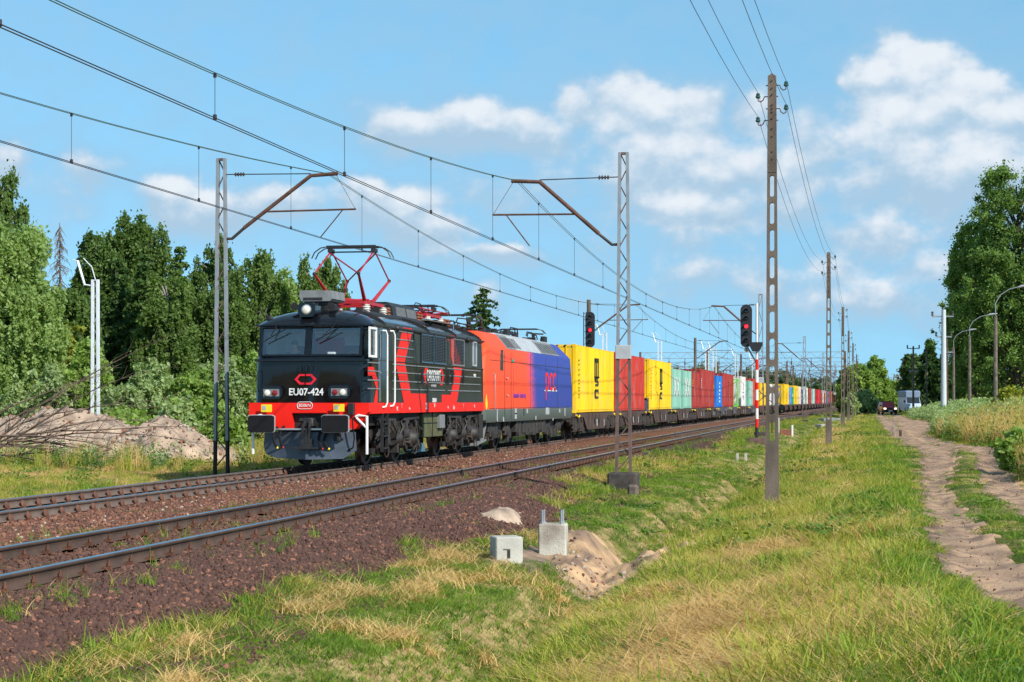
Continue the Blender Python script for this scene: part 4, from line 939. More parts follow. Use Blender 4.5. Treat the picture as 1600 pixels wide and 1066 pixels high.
def t_bogie(yc, parent, grime, r=.6, wb=1.3, seed=1, w_=.95):
    b = bpy.data.objects.new('bogie', None); C.objects.link(b); b.parent = parent; b.location = (0, yc, 0)
    for dy in (-wb, wb): wheelset(0, dy, r, b)
    rr_ = random.Random(seed)
    for s in (-1, 1):
        x = s * 1.05; f = MB(); f.prism([(-wb-.8,.75),(-wb-.5,.88),(wb+.5,.88),(wb+.8,.75),(wb+.6,.55),(.9,.6),(.5,.38),(-.5,.38),(-.9,.6),(-wb-.6,.55)], YZ, x - .07, x + .07)
        for dy in (-wb, wb):
            f.lathe((x + s*.06, dy, r), (s, 0, 0), [(0,.2),(.15,.19),(.2,.1)], 12); f.bbox(min(x,x+s*.2), max(x,x+s*.2), dy-.3, dy+.3, r-.14, r, .03)
            for e in (-.36, .36): f.cyl((x + s*.12, dy + e, r), (x + s*.12, dy + e, r + .3), .09, n=8)
        for q in range(16):
            y = rr_.uniform(-wb-.7, wb+.7); z = rr_.uniform(.35, .95); k = rr_.uniform(.06, .2); f.bbox(x+min(0,s*.22), x+max(0,s*.22), y-k/2, y+k/2, z-k*.7, z+k*.7, .02)
        f.build('bogie_frame', grime, b, smooth=30)
    return b
t_bogie(3.6, trx, M['under'], .6, 1.3, 5); t_bogie(TL - 3.6, trx, M['under'], .6, 1.3, 6)
MB().box(-1.1, 1.1, .6, TL - .6, .85, .95).build('underframe', M['under2'], trx)
eb = MB(); r_ = random.Random(2)
for k in range(9): y = 6.2 + k * .68; eb.bbox(.75, 1.32, y, y + r_.uniform(.35, .6), r_.uniform(.35, .55), .93, .03)
eb.build('equipment_box', M['under'], trx)
sp = MB(); sp.prism([(-.55,.22),(.95,.34),(.95,.40),(-.5,.36)], YZ, .6, 1.32); sp.bar((1.25,.5,.3),(1.25,1.2,.95),.08); sp.build('rail_guard', M['grey'], trx)
MB().bbox(1.0, 1.42, -.5, -.05, .45, 1.2, .03).bar((1.2, -.5, 1.05), (1.2, .2, 1.05), .2).build('buffer', M['under2'], trx)
# ================================================================ CONTAINER WAGONS
def paint(name, c, dirt=.25): 
    return streaks(streaks(mat(name, c, .55, 0, dirt, 1.3, 0, spec=.18, stretch=(1, 1.2, .3), detail=6, thr=(.3,.6)), (.13,.06,.035), 2.2, (1, 2.5, .22), .58, .74, .55), tuple(.6*a + .12 for a in c), .7, (1, 1, 1), .5, .62, .45)
PC = {'yellow': (.84,.52,.012), 'red': (.46,.040,.028), 'darkred': (.32,.035,.03), 'brownred': (.30,.045,.03), 'teal': (.22,.46,.37), 'blue': (.01,.16,.55), 'lightblue': (.12,.27,.62), 'white': (.66,.64,.60),
      'cream': (.72,.60,.38), 'green': (.0,.33,.13), 'lime': (.16,.55,.05), 'mint': (.35,.62,.55), 'grey': (.42,.42,.44), 'purple': (.08,.04,.28), 'crimson': (.60,.015,.03), 'orange': (.70,.10,.03)}
PM = {k: paint(k + '_container_paint', v) for k, v in PC.items()}
M['msc'] = mat('black_lettering', (.035,.045,.02), .5)
M['casting'] = mat('corner_casting', (.25,.18,.1), .7, 0, .4, 6)
M['wagon'] = mat('brown_wagon_paint', (.085,.052,.042), .75, 0, .4, 3, .2, 30)
M['wagon_g'] = mat('grey_wagon_paint', (.10,.10,.12), .7, 0, .4, 3, .2, 30)
M['wgrime'] = mat('brake_dust', (.045,.034,.03), .85, 0, .5, 6, .2, 40)
def container(color, L, Hc, label, Y, far=False, logo=None, door_front=True, wood=False):
    x = LX + float(off(Y)); slope = (float(off(Y + 1)) - float(off(Y)))
    t = thing('shipping_container', label, 'container', (x, Y, FLOOR), -math.atan(slope), 'containers on the train')
    m = PM[color]; w = 1.22
    f = MB()
    for xx in (-w, w - .14):
        for yy_ in (0, L - .16): f.box(xx, xx + .14, yy_, yy_ + .16, .12, Hc - .12)
        f.box(xx, xx + .1, .16, L - .16, 0.02, .16).box(xx + .02, xx + .1, .16, L - .16, Hc - .09, Hc - .015)
    for yy_ in (.01, L - .11): f.box(-w + .14, w - .14, yy_, yy_ + .1, .02, .16).box(-w + .14, w - .14, yy_, yy_ + .1, Hc - .12, Hc - .02)
    fo = f.build('frame', m, t)
    cs = MB()
    for xx in (-w - .004, w - .165 + .004):
        for yy_ in (-.004, L - .175):
            for zz in (0, Hc - .12): cs.bbox(xx, xx + .165, yy_, yy_ + .18, zz, zz + .12, .01)
    cs.build('corner_casting', m, t)
    # corrugated walls as one folded sheet round the box
    pitch = .28 if not far else .56; d = .036; pts = []
    def corr(a, b, fixed, axis, sgn):
        n = int((b - a) / pitch) if b > a else int((a - b) / pitch); st = (b - a) / n; o = []
        for i in range(n):
            s0 = a + st * i; 
            for fr, dd in ((0, 0), (.3, 0), (.5, 1), (.8, 1)): o.append((s0 + st * fr, fixed - sgn * d * dd))
        o.append((b, fixed)); return [(v_, u) if axis == 'y' else (u, v_) for u, v_ in o]
    pts += corr(.16, L - .16, w - .012, 'y', 1); pts += [(x_, y_) for x_, y_ in corr(w - .14, -w + .14, L - .03, 'x', 1)]
    pts += corr(L - .16, .16, -w + .012, 'y', -1)
    if not door_front: pts += corr(-w + .14, w - .14, .03, 'x', -1)
    mb = MB(); n = len(pts); mb.add([(a, b, .13) for a, b in pts] + [(a, b, Hc - .07) for a, b in pts], [(i, i+1, n+i+1, n+i) for i in range(n-1)])
    mb.build('wall', m, t, fix=False)
    MB().box(-w + .05, w - .05, .05, L - .05, Hc - .06, Hc - .022).build('roof', m, t)
    if door_front:
        for s in (-1, 1):
            dd = MB().bbox(min(0.01*s, s*(w - .15)), max(0.01*s, s*(w - .15)), .02, .07, .16, Hc - .14, .01).build('door', m, t)
            if not far:
                k = MB()
                for q in (.35, .8): k.cyl((s*q, -.0, .14), (s*q, -.0, Hc - .12), .02, n=6); k.bar((s*q, -.02, 1.2), (s*(q + .18), -.03, 1.2), .03)
                k.build('lock_rod', M['alu'] if color != 'yellow' else m, dd)
    if Hc > 2.8 and not far:
        s_ = MB()
        for k in range(7): s_.prism([(-w + .2 + k*.34, Hc - .115), (-w + .3 + k*.34, Hc - .115), (-w + .36 + k*.34, Hc - .03), (-w + .26 + k*.34, Hc - .03)], XZ, -.002, .006)
        s_.build('hazard_stripe', M['dblack'], t)
    if logo: logo(t, L, Hc, w)
    return t
def bars(t, pts, m, name='lettering', w=1.22):
    mb = MB(); [mb.box(w + .001, w + .008, a, b, c, d) for a, b, c, d in pts]; return mb.build(name, m, t)
def logo_msc(t, L, Hc, w):
    c = L * .52; k = Hc / 2.9
    B = []
    a, z0, z1 = .52, 1.62*k, 2.42*k          # the m, stretched tall
    for q in (-1, 0, 1): B.append((c + q*a - .12, c + q*a + .12, z0 - .05, z1 - .02))
    B += [(c - a - .13, c + a + .13, z1 - .18, z1 + .02), (c - a - .3, c - a + .2, z0 - .08, z0), (c - .25, c + .25, z0 - .08, z0), (c + a - .2, c + a + .3, z0 - .08, z0)]
    for (q, zz, side) in ((1.18, 0, 's'), (.62, 0, 'c')):
        z = q * k; h = .42*k
        B += [(c - .55, c + .5, z + h - .12, z + h), (c - .5, c + .55, z, z + .1)]
        if side == 's': B += [(c - .58, c - .28, z + h/2, z + h - .06), (c + .28, c + .58, z + .06, z + h/2), (c - .5, c + .5, z + h/2 - .04, z + h/2 + .06)]
        else: B += [(c - .58, c - .26, z + .04, z + h - .04), (c + .35, c + .55, z + h - .2, z + h)]
    bars(t, B, M['msc'])
    small = [(.95, 1.05, Hc*q, Hc*q + .07) for q in (.22, .26, .32, .36, .42, .47, .55, .62, .70, .76)]
    bars(t, small, M['msc'], 'serial_number')
def logo_x(t, L, Hc, w):
    put_text('lettering', 'XX', 1.75, M['white'], t, (w + .004, L * .48, Hc * .52), '+X', sx=1.6, bold=.03)
def logo_col(m, px=.16, n=6, wd=.3, z0=.25, z1=.8, seed=1):
    def fn(t, L, Hc, w):
        r = random.Random(seed); bars(t, [(L*px, L*px + wd*r.uniform(.6, 1), Hc*(z0 + (z1 - z0)*i/n), Hc*(z0 + (z1 - z0)*(i + .55)/n)) for i in range(n)], m)
    return fn
def logo_red(t, L, Hc, w):
    logo_col(M['white'], .05, 6, .35, .5, .78, 3)(t, L, Hc, w); bars(t, [(L - .55, L - .38, Hc*.52, Hc*.62)], M['yellow'], 'marking')
def logo_diamond(t, L, Hc, w):
    mb = MB(); c = L*.5
    mb.prism([(c, Hc*.2), (c + .5, Hc*.38), (c, Hc*.36), (c - .5, Hc*.38)], YZ, w + .001, w + .007); mb.prism([(c, Hc*.8), (c + .35, Hc*.55), (c, Hc*.6), (c - .35, Hc*.55)], YZ, w + .001, w + .007)
    mb.box(w + .001, w + .007, c - .9, c + .9, Hc*.45, Hc*.49); mb.build('emblem', PM['lightblue'], t)
FLOOR = 1.10
def Yn(px): # near container side seen at column px, with the curve of the line
    X = LX + 1.22
    for _ in range(8): Y = PY(px, X); X = LX + 1.22 + float(off(Y))
    return Y
L40, L20 = 12.19, 6.06
def wagon(Y0, Y1, label, style='brown', seed=1, far=False):
    Lw = Y1 - Y0; x = LX + float(off(Y0)); sl = float(off(Y0 + Lw)) - float(off(Y0))
    t = thing('flat_wagon', label, 'wagon', (x, Y0, 0), -math.atan(sl / Lw), 'container wagons of the train'); m = M['wagon'] if style == 'brown' else M['wagon_g']
    f = MB()
    for s in (-1, 1):
        xa, xb = sorted((s*1.12, s*1.28))
        if style == 'brown': f.prism([(.3,1.08),(.3,.93),(2.8,.92),(3.7,.44),(4.0,.36),(Lw-4.0,.36),(Lw-3.7,.44),(Lw-2.8,.92),(Lw-.3,.93),(Lw-.3,1.08)], YZ, xa, xb)
        else: f.box(xa, xb, .3, Lw - .3, .78, 1.08); f.prism([(4.6,.78),(5.2,.55),(Lw-5.2,.55),(Lw-4.6,.78)], YZ, xa, xb)
    f.box(-1.1, 1.1, .25, .45, .85, 1.06).box(-1.1, 1.1, Lw - .45, Lw - .25, .85, 1.06).box(-.3, .3, .4, Lw - .4, .7, 1.0)
    if not far:
        for k in range(int((Lw - 8) / 1.1)): 
            y = 4.1 + k*1.1
            for s in (-1, 1): f.box(min(s*1.28, s*1.33), max(s*1.28, s*1.33), y, y + .07, .4, 1.06)
    f.build('frame', m, t)
    pr = None
    for i, yb in enumerate((1.55, Lw - 1.55)):
        if far:
            b = bpy.data.objects.new('bogie', None); C.objects.link(b); b.parent = t; b.location = (0, yb, 0)
            g = MB(); 
            for s in (-1, 1):
                g.prism([(-1.4,.6),(-1.1,.75),(1.1,.75),(1.4,.6),(1.1,.45),(.4,.32),(-.4,.32),(-1.1,.45)], YZ, min(s*.95, s*1.1), max(s*.95, s*1.1))
                for dy in (-.9, .9): g.cyl((s*.68, dy, .46), (s*.82, dy, .46), .46, n=14)
            g.build('bogie_frame', M['wgrime'], b)
        else: t_bogie(yb, t, M['wgrime'], .46, .9, seed + i)
    bf = MB()
    for y, d in ((.3, -1), (Lw - .3, 1)):
        for s in (-.88, .88): bf.lathe((s, y, 1.02), (0, d, 0), [(0,.12),(.3,.1),(.42,.08),(.42,.22),(.46,.22)], 12)
    bf.build('buffer', M['under2'], t)
    if not far:
        e = MB(); r = random.Random(seed)
        for k in range(10): y = r.uniform(3.4, Lw - 3.6); a = r.uniform(.1, .5); z = r.uniform(.4, .7); e.bbox(.6, 1.18, y, y + a, z - .12, z + .15, .02)
        for s in (1.34,): [e.bbox(1.29, s, y, y + .25, .62, .85, .005) for y in (Lw*.45, Lw*.55)]
        e.build('brake_equipment', M['wgrime'], t, smooth=30)
        lb = MB(); lb.box(1.335, 1.343, Lw*.48, Lw*.48 + .28, .5, .8).box(1.335, 1.343, Lw*.66, Lw*.66 + .14, .45, .78); lb.build('data_plate', M['lgrey'], t)
        yl = MB(); yl.tube([(1.3, .5, 1.02), (1.36, .9, .92), (1.36, 1.1, 1.0)], .03, 6).tube([(1.3, Lw - .5, 1.02), (1.36, Lw - .9, .92), (1.36, Lw - 1.1, 1.0)], .03, 6); yl.build('hand_lever', M['yellow'], t, smooth=40)
    return t
near = [ # columns in the photograph of both ends, colour, length, height, logo, label
 (899.5, 'yellow', L40, 2.9, logo_msc, 'yellow container with tall black letters right behind the blue locomotive end'),
 (962, 'red', L40, 2.9, logo_col(mat('marking_mix', (.45,.32,.12), .5), .03, 4, .3, .66, .84, 2), 'bright red container between two long yellow containers'),
 (1014.5, 'yellow', L40, 2.9, logo_msc, 'yellow container with black letters between the bright red and the pale green containers'),
 (1050, 'teal', L20, 2.59, logo_x, 'pale green container with white letters touching a yellow container'),
 (1067.5, 'teal', L20, 2.59, logo_x, 'pale green container with white letters touching a dull red container'),
 (1081.3, 'darkred', L20, 2.59, logo_col(M['yellow'], .08, 3, .25, .6, .8, 5), 'dull red short container after the second pale green one'),
 (1094.5, 'darkred', L40, 2.9, logo_red, 'dark red long container with white marks, ahead of the bright blue one'),
 (1118.9, 'blue', L20, 2.59, logo_col(M['white'], .5, 6, 1.2, .15, .85, 9), 'bright blue short container with white marks between two dark red ones'),
 (1129, 'darkred', L40, 2.9, logo_col(mat('faded_lettering', (.12,.02,.02), .5), .5, 7, .8, .2, .8, 4), 'dark red container with faint dark letters behind the bright blue one'),
]
ends = []
for i, (px, col, L, Hc, lg, lb) in enumerate(near):
    y = Yn(px); ends.append((y, L)); container(col, L, Hc, lb, y, False, lg)
Yt = ends[-1][0] + L40 + .3
# tank container in a white and green frame
def tank(Y, fm, tm, label):
    x = LX + float(off(Y)); t = thing('tank_container', label, 'tank container', (x, Y, FLOOR), -math.atan(float(off(Y+1)) - float(off(Y))), 'tank containers on the train')
    f = MB(); w = 1.22; L = 6.06
    for xx in (-w, w - .12):
        for yy_ in (0, L - .12): f.box(xx, xx + .12, yy_, yy_ + .12, 0, 2.59)
        f.box(xx, xx + .12, .12, L - .12, 0, .13)
    for yy_ in (.001, L - .119): f.box(-w + .12, w - .12, yy_, yy_ + .12, 0, .12).box(-w + .12, w - .12, yy_, yy_ + .12, 2.47, 2.58); f.bar((-w + .1, yy_ + .06, .1), (0, yy_ + .06, 1.3), .09).bar((w - .1, yy_ + .06, .1), (0, yy_ + .06, 1.3), .09).bar((-w+.1, yy_+.06, 2.5), (0, yy_+.06, 1.3), .09).bar((w-.1, yy_+.06, 2.5), (0, yy_+.06, 1.3), .09)
    f.build('frame', fm, t)
    MB().lathe((0, .25, 1.38), (0, 1, 0), [(0,.2),(.1,.7),(.35,1.0),(.7,1.13),(4.9,1.13),(5.2,1.0),(5.45,.7),(5.55,.2)], 28).build('tank', tm, t, smooth=40)
    MB().bbox(-.4, .4, .5, L - .5, 2.5, 2.54, .01).build('walkway', M['grey'], t)
    return t
tank(Yt, PM['lime'], paint('silver_tank', (.42,.45,.42), .3), 'silver tank in a lime green frame after the dark red containers')
Y = Yt + L20 + .25
seq2 = [('white', L20, 2.9, logo_diamond, 'white short container with a blue pattern after the silver tank'),
        ('teal', L20, 2.59, logo_x, 'pale green short container between the white and red ones, left of the striped signal post'),
        ('red', L20, 2.9, None, 'red short container right behind the striped signal post')]
Ys = {}
for s in seq2:
    px = {'white': 1158, 'teal': 1170.5, 'red': 1176.3}[s[0]]
    y = Yn(px); container(s[0], s[1], s[2], s[4], y, False, s[3]); ends.append((y, s[1]))
Y = Yn(1188.5)
seq = [('yellow', L40, 2.59, 'orange yellow container with a grey patch seen left of the nearest concrete pole'), ('white', L20, 2.59, 'white short container just left of the nearest concrete pole'),
       ('grey', L20, 2.59, 'grey container seen through the slots of the nearest concrete pole'), ('T', L20, 0, 'white round tank just right of the nearest concrete pole'),
       ('yellow', L40, 2.9, 'yellow container with black letters ahead of a light blue one, far down the train'), ('lightblue', L20, 2.59, 'light blue container between a yellow and a green one'), ('green', L20, 2.59, 'bright green container with a white mark between a light blue and a yellow one'),
       ('yellow', L40, 2.9, 'yellow container with black letters between the green and the cream ones'), ('cream', L40, 2.9, 'cream container after the last yellow one'), ('purple', L20, 2.59, 'dark purple container beside the cream one'),
       ('mint', L20, 2.9, 'mint container after the dark purple one'), ('white', L20, 2.9, 'white container between the mint one and a brick red one'), ('brownred', L40, 2.9, 'brick red long container after the far white one'),
       ('mint', L20, 2.9, 'mint container between two brick red ones'), ('brownred', L20, 2.9, 'brick red container just ahead of the crimson one'), ('crimson', L40, 2.9, 'crimson container in the far row of red ones'),
       ('brownred', L40, 2.9, 'brick red container after the crimson one'), ('white', L20, 2.9, 'far white container after the crimson and brick red ones'), ('brownred', L40, 2.9, 'brick red container just left of the second concrete pole'), ('cream', L20, 2.9, 'cream container at the second concrete pole'),
       ('blue', L40, 2.9, 'bright blue container seen through the second concrete pole'), ('brownred', L40, 2.9, 'brick red container right of the second concrete pole'), ('purple', L20, 2.9, 'dark container second from the far end of the visible train'),
       ('orange', L40, 2.9, 'orange red container at the far end of the visible train')]
tgt = [1188.5, 1202, 1209, 1216, 1226.5, 1233.5, 1237, 1240, 1244.5, 1250.5, 1255, 1260, 1264, 1271, 1274, 1278, 1283, 1287, 1289, 1293, 1295, 1300, 1303, 1306]
far_w = []
for (c, L, Hc, lb), px in zip(seq, tgt):
    yy0 = max(Y, min(Yn(px), Y + 9))
    if c == 'T': tank(yy0, PM['white'], PM['white'], lb)
    else:
        lg = None
        if c == 'yellow' and Hc > 2.8: lg = logo_col(M['msc'], .5, 5, .9, .15, .85, 7)
        if c == 'green': lg = logo_col(M['white'], .3, 1, 2.4, .45, .8, 7)
        if c == 'yellow' and Hc < 2.8: lg = logo_col(M['grey'], .25, 2, 5.0, .35, .95, 7)
        if c == 'purple': lg = logo_col(M['white'], .3, 2, 2.4, .3, .8, 7)
        container(c, L, Hc, lb, yy0, True, lg)
    far_w.append((yy0, L)); Y = yy0 + L + .35
# the wagons
spans = [(ends[0][0] - .9, ends[0][0] + L40 + .15), (ends[1][0] - .15, ends[1][0] + L40 + .5), (ends[2][0] - 1.3, ends[2][0] + L40 + .1), (ends[3][0] - .1, ends[4][0] + L20 + .1), (ends[5][0] - .05, ends[6][0] + 5.6),
         (ends[6][0] + 5.7, ends[7][0] - .05), (ends[7][0] + .05, ends[8][0] + L40*.55), (ends[8][0] + L40*.56, Yt + L20*.7), (Yt + L20*.72, ends[9][0] + L20 + 3), (ends[9][0] + L20 + 3.2, ends[11][0] + L20 + .3)]
wl2 = ['brown fishbelly wagon under the first yellow container', 'brown fishbelly wagon under the bright red container', 'brown flat wagon under the second yellow container, next to a grey box', 'brown flat wagon under the two pale green containers', 'brown flat wagon under the dull red short container',
       'brown flat wagon under the far half of the long dark red container', 'grey flat wagon under the bright blue container', 'grey flat wagon under the silver tank', 'brown wagon under the white short container', 'grey flat wagon behind the foot of the striped signal post']
for i, ((a, b), lb) in enumerate(zip(spans, wl2)): wagon(a, b, lb, 'grey' if i in (6, 7, 9) else 'brown', i * 3 + 1, far=(b - a) < 6.5)
Yw = spans[-1][1] + .3; k = 0
SH = ['orange yellow container with the grey patch', 'white container left of the nearest concrete pole', 'grey container behind the nearest concrete pole', 'white round tank', 'yellow container ahead of the light blue one', 'light blue container', 'bright green container', 'yellow container before the cream one', 'first far cream container', 'dark purple container', 'first far mint container', 'far white container before the reds', 'first brick red container', 'second far mint container', 'brick red container before the crimson one', 'crimson container', 'brick red container after the crimson one', 'small far white container', 'brick red container left of the second concrete pole', 'last cream container', 'far bright blue container', 'last brick red container', 'last dark container', 'orange red container at the end']
usedw = {}
def fwl(ym):
    i = min(range(len(far_w)), key=lambda j: abs(far_w[j][0] + far_w[j][1]/2 - ym)); usedw[i] = usedw.get(i, 0) + 1
    return 'brown flat wagon under the ' + SH[i] + ('' if usedw[i] == 1 else ', %s one of its wagons' % ('farther' if usedw[i] == 2 else 'farthest'))
while Yw < far_w[-1][0] + far_w[-1][1]:
    wagon(Yw, Yw + 13.2, fwl(Yw + 6.6), 'brown', k, far=True); Yw += 13.6; k += 1
# grey container-locking box on the wagon between the red and second yellow container
bxx = MB(); y = ends[2][0] - 1.55
bxx.box(.9, 1.24, y, y + .12, 1.08, 1.75).box(.9, 1.24, y + .98, y + 1.1, 1.08, 1.75).box(.9, 1.24, y, y + 1.1, 1.66, 1.78).box(.9, 1.24, y, y + 1.1, 1.02, 1.12).box(.9, .96, y, y + 1.1, 1.1, 1.7)
o = bxx.build('platform_box', M['wagon_g'], None); o.location = (LX, 0, 0); tag(o, 'open grey steel box on the wagon end between the bright red and second yellow containers', 'box')
# ================================================================ OVERHEAD LINE, POLES, SIGNALS
M['galv'] = mat('galvanised_steel', (.27,.30,.33), .5, .2, .2, 4)
M['galv_b'] = mat('brown_stained_steel', (.16,.10,.085), .7, .1, .4, 4)
M['rust'] = mat('rusty_steel', (.13,.058,.038), .8, 0, .5, 5, .2, 40)
M['wire'] = mat('bronze_wire', (.07,.12,.08), .5, .3)
M['cwire'] = mat('contact_wire_copper', (.045,.04,.04), .5, .4)
M['insul'] = mat('dark_insulator', (.05,.045,.04), .3)
M['white_mast'] = mat('new_white_steel', (.70,.74,.78), .45, .1, .1, 4)
def lattice(t, h, w0, w1, leg, m, mb_, yb=0.0, zb=-.4, n=14, depth=.12, two_m=None, zsplit=1.0):
    for s in (-1, 1):
        if two_m:
            MB().bar((s*w0/2, 0, zb), (s*(w0 + (w1-w0)*(zsplit-zb)/(h-zb))/2, 0, zsplit), leg, depth, (0,1,0)).build('leg', two_m, t)
            MB().bar((s*(w0 + (w1-w0)*(zsplit-zb)/(h-zb))/2, 0, zsplit), (s*w1/2, 0, h), leg, depth, (0,1,0)).build('leg', m, t)
        else: MB().bar((s*w0/2, 0, zb), (s*w1/2, 0, h), leg, depth, (0,1,0)).build('leg', m, t)
    br = MB()
    for i in range(n):
        za, zc = zb + .3 + (h - .3 - zb) * i / n, zb + .3 + (h - .3 - zb) * (i + 1) / n
        wa = (w0 + (w1-w0)*(za-zb)/(h-zb))/2; wc = (w0 + (w1-w0)*(zc-zb)/(h-zb))/2; s = 1 if i % 2 else -1
        br.bar((s*wa, .03*s, za), (-s*wc, .03*s, zc), .035, .025)
    br.box(-w1/2, w1/2, -depth/2 + .01, depth/2 - .01, h - .06, h)
    br.build('bracing', mb_, t)
def mast(X, Y, side, h, label, reach, far=False, zc=5.35, kind='lattice', cant=True, zw=None, ms=None):
    """side -1: the bracket reaches toward -X, +1 toward +X"""
    x = X + float(off(Y)); t = thing('catenary_mast', label, 'mast', (x, Y, 0), 0, 'catenary masts along the railway')
    if kind == 'lattice': lattice(t, h, .34, .18, .068, ms or M['galv'], M['galv_b'] if not ms else ms, n=9 if far else 20, two_m=M['galv_b'] if side < 0 else M['under2'], zsplit=2.7 if side < 0 else .6)
    else: MB().tube([(0,0,-.5), (0,0,h)], [.17,.12], 8).build('pole', M['concrete_p'], t, smooth=30)
    if side < 0 and kind == 'lattice': MB().bbox(-.19, .19, -.09, .02, 2.62, 2.95, .01).build('junction_plate', M['lgrey'], t)
    if kind == 'lattice': MB().bbox(-.36, .36, -.3, .3, -1.0, -.12 if side < 0 else -.3, .04).build('foundation', mat('sooty_concrete', (.07,.06,.055), .9, 0, .5, 6, .5, 30), t)
    if not cant: return t
    s = side; lt = MB()
    zt = zc + 1.62; x0 = s*.10
    zl = zc + .05 if not zw else zw
    lt.tube([(x0, 0, zl), (x0 + s*.18, 0, zl), (s*.62, 0, zl + .28)], .04, 6)
    a = lt.build('base_insulator', M['insul'], t, smooth=40)
    c = MB(); xk = s*(reach - .55); c.tube([(s*.6, 0, zl + .27), (xk, 0, zt - .02), (s*(reach + .15), 0, zt + .02)], .05, 8); cn = c.build('bracket_tube', M['rust'], t, smooth=20)
    MB().tube([(x0, 0, zt + .06), (xk, 0, zt + .03)], .014, 5).build('tie_rod', M['cwire'], t)
    i_ = MB(); [i_.lathe((s*(.35 + .07*k), 0, zt + .055), (s, 0, 0), [(0,.03),(.03,.06),(.05,.03)], 8) for k in range(4)]; i_.build('insulator', M['insul'], t, smooth=40)
    xr = s*1.15; zr = zl + .27 + (zt - zl - .3) * (1.15 - .6) / (reach - 1.15)
    far_end = s*(reach + .62); MB().tube([(xr, 0, zr), (far_end, 0, zr - .04 + .06)], .026, 6).build('registration_tube', M['rust'], t, smooth=40)
    st = MB(); st.tube([(far_end - s*.35, 0, zr - .0), (s*(reach - .3), 0, zc + .05)], .016, 5); st.tube([(far_end, 0, zr), (s*(reach + .1), 0, zt)], .006, 4); st.build('steady_arm', M['rust'], t)
    return t
right_m = [(45.0, 'nearest lattice mast right of the tracks, on a dark concrete footing'), (106.0, 'lattice mast just right of the striped signal'), (176.0, 'lattice mast between the two nearest concrete poles')]
for i, (y, lb) in enumerate(right_m): mast(-5.7, y, -1, 7.6, lb, 2.6, far=i > 0, zc=5.33)
left_m = [(45.4, 'blue grey lattice mast left of the black locomotive'), (110., 'brown concrete mast behind the left signal'), (178., 'brown concrete mast above the dark red containers')]
for i, (y, lb) in enumerate(left_m): mast(-16.0, y, 1, 7.75 if i == 0 else 7.6, lb, 2.9, far=i > 0, zc=5.66, kind='lattice' if i == 0 else 'round')
FM = [(-5.9, 240, -1), (-16.2, 240, 1), (-6, 300, -1), (-16.4, 300, 1), (-6, 360, -1), (-16.4, 360, 1), (-6.2, 420, -1), (-22, 330, 1), (-22, 270, 1), (-6.2, 480, -1), (-16.5, 420, 1)]
FN = ['fourth lattice mast of the row right of the tracks', 'third brown mast of the row left of the train', 'fifth lattice mast of the row right of the tracks', 'fourth brown mast of the row left of the train', 'sixth lattice mast of the row right of the tracks', 'fifth brown mast of the row left of the train', 'seventh lattice mast of the row right of the tracks', 'second brown mast of the outer row left of the train', 'first brown mast of the outer row left of the train', 'farthest lattice mast of the row right of the tracks', 'farthest brown mast of the row left of the train']
for (x, y, s), fn_ in zip(FM, FN): mast(x, y, s, 7.6, fn_, 2.6 if s < 0 else 2.9, far=True, kind='round' if s > 0 else 'lattice')
# wires
def catenary(xc, zc, zsup, zmin, sup, label):
    t = thing('overhead_line', label, 'overhead wires', (0, 0, 0), 0, 'overhead lines above the tracks')
    sup = [sup[0] - 62] + sup
    def zm(y):
        for a, b in zip(sup[:-1], sup[1:]):
            if a <= y <= b: m = (a + b) / 2; return zmin + (zsup - zmin) * ((y - m) / ((b - a) / 2)) ** 2
        return zsup
    cw = MB(); mw = MB(); ys = np.arange(sup[0], sup[-1] + .1, 2.0)
    for e in (-.035, .035): cw.tube([(xc + e + float(off(y)), y, zc) for y in ys], .0075, 5)
    for e in (-.03, .03): mw.tube([(xc + e + float(off(y)), y, zm(y)) for y in ys], .0072, 5)
    cw.build('contact_wire', M['cwire'], t); mw.build('messenger_wire', M['wire'], t)
    k = 0
    for a, b in zip(sup[:-1], sup[1:]):
        n = 10
        for i in range(n):
            y = a + (b - a) * (i + .5) / n; x = xc + float(off(y))
            if y < 5: continue
            d = MB().cyl((x, y, zc), (x, y, zm(y)), .005, n=4)
            d.bbox(x - .022, x + .022, y - .02, y + .02, zc - .01, zc + .06, .005).bbox(x - .02, x + .02, y - .015, y + .015, zm(y) - .05, zm(y) + .01, .004)
            d.build('dropper', M['cwire'], t); k += 1
    return t
catenary(-8.3, 5.27, 6.97, 5.75, [45.0, 106.0, 176.0, 240., 300., 360., 420.], 'overhead wires above the empty near track, topmost in the photo')
catenary(-13.2, 5.64, 7.30, 6.2, [45.4, 110.0, 178., 240., 300., 360., 420.], 'overhead wires above the train, touched by the pantograph')
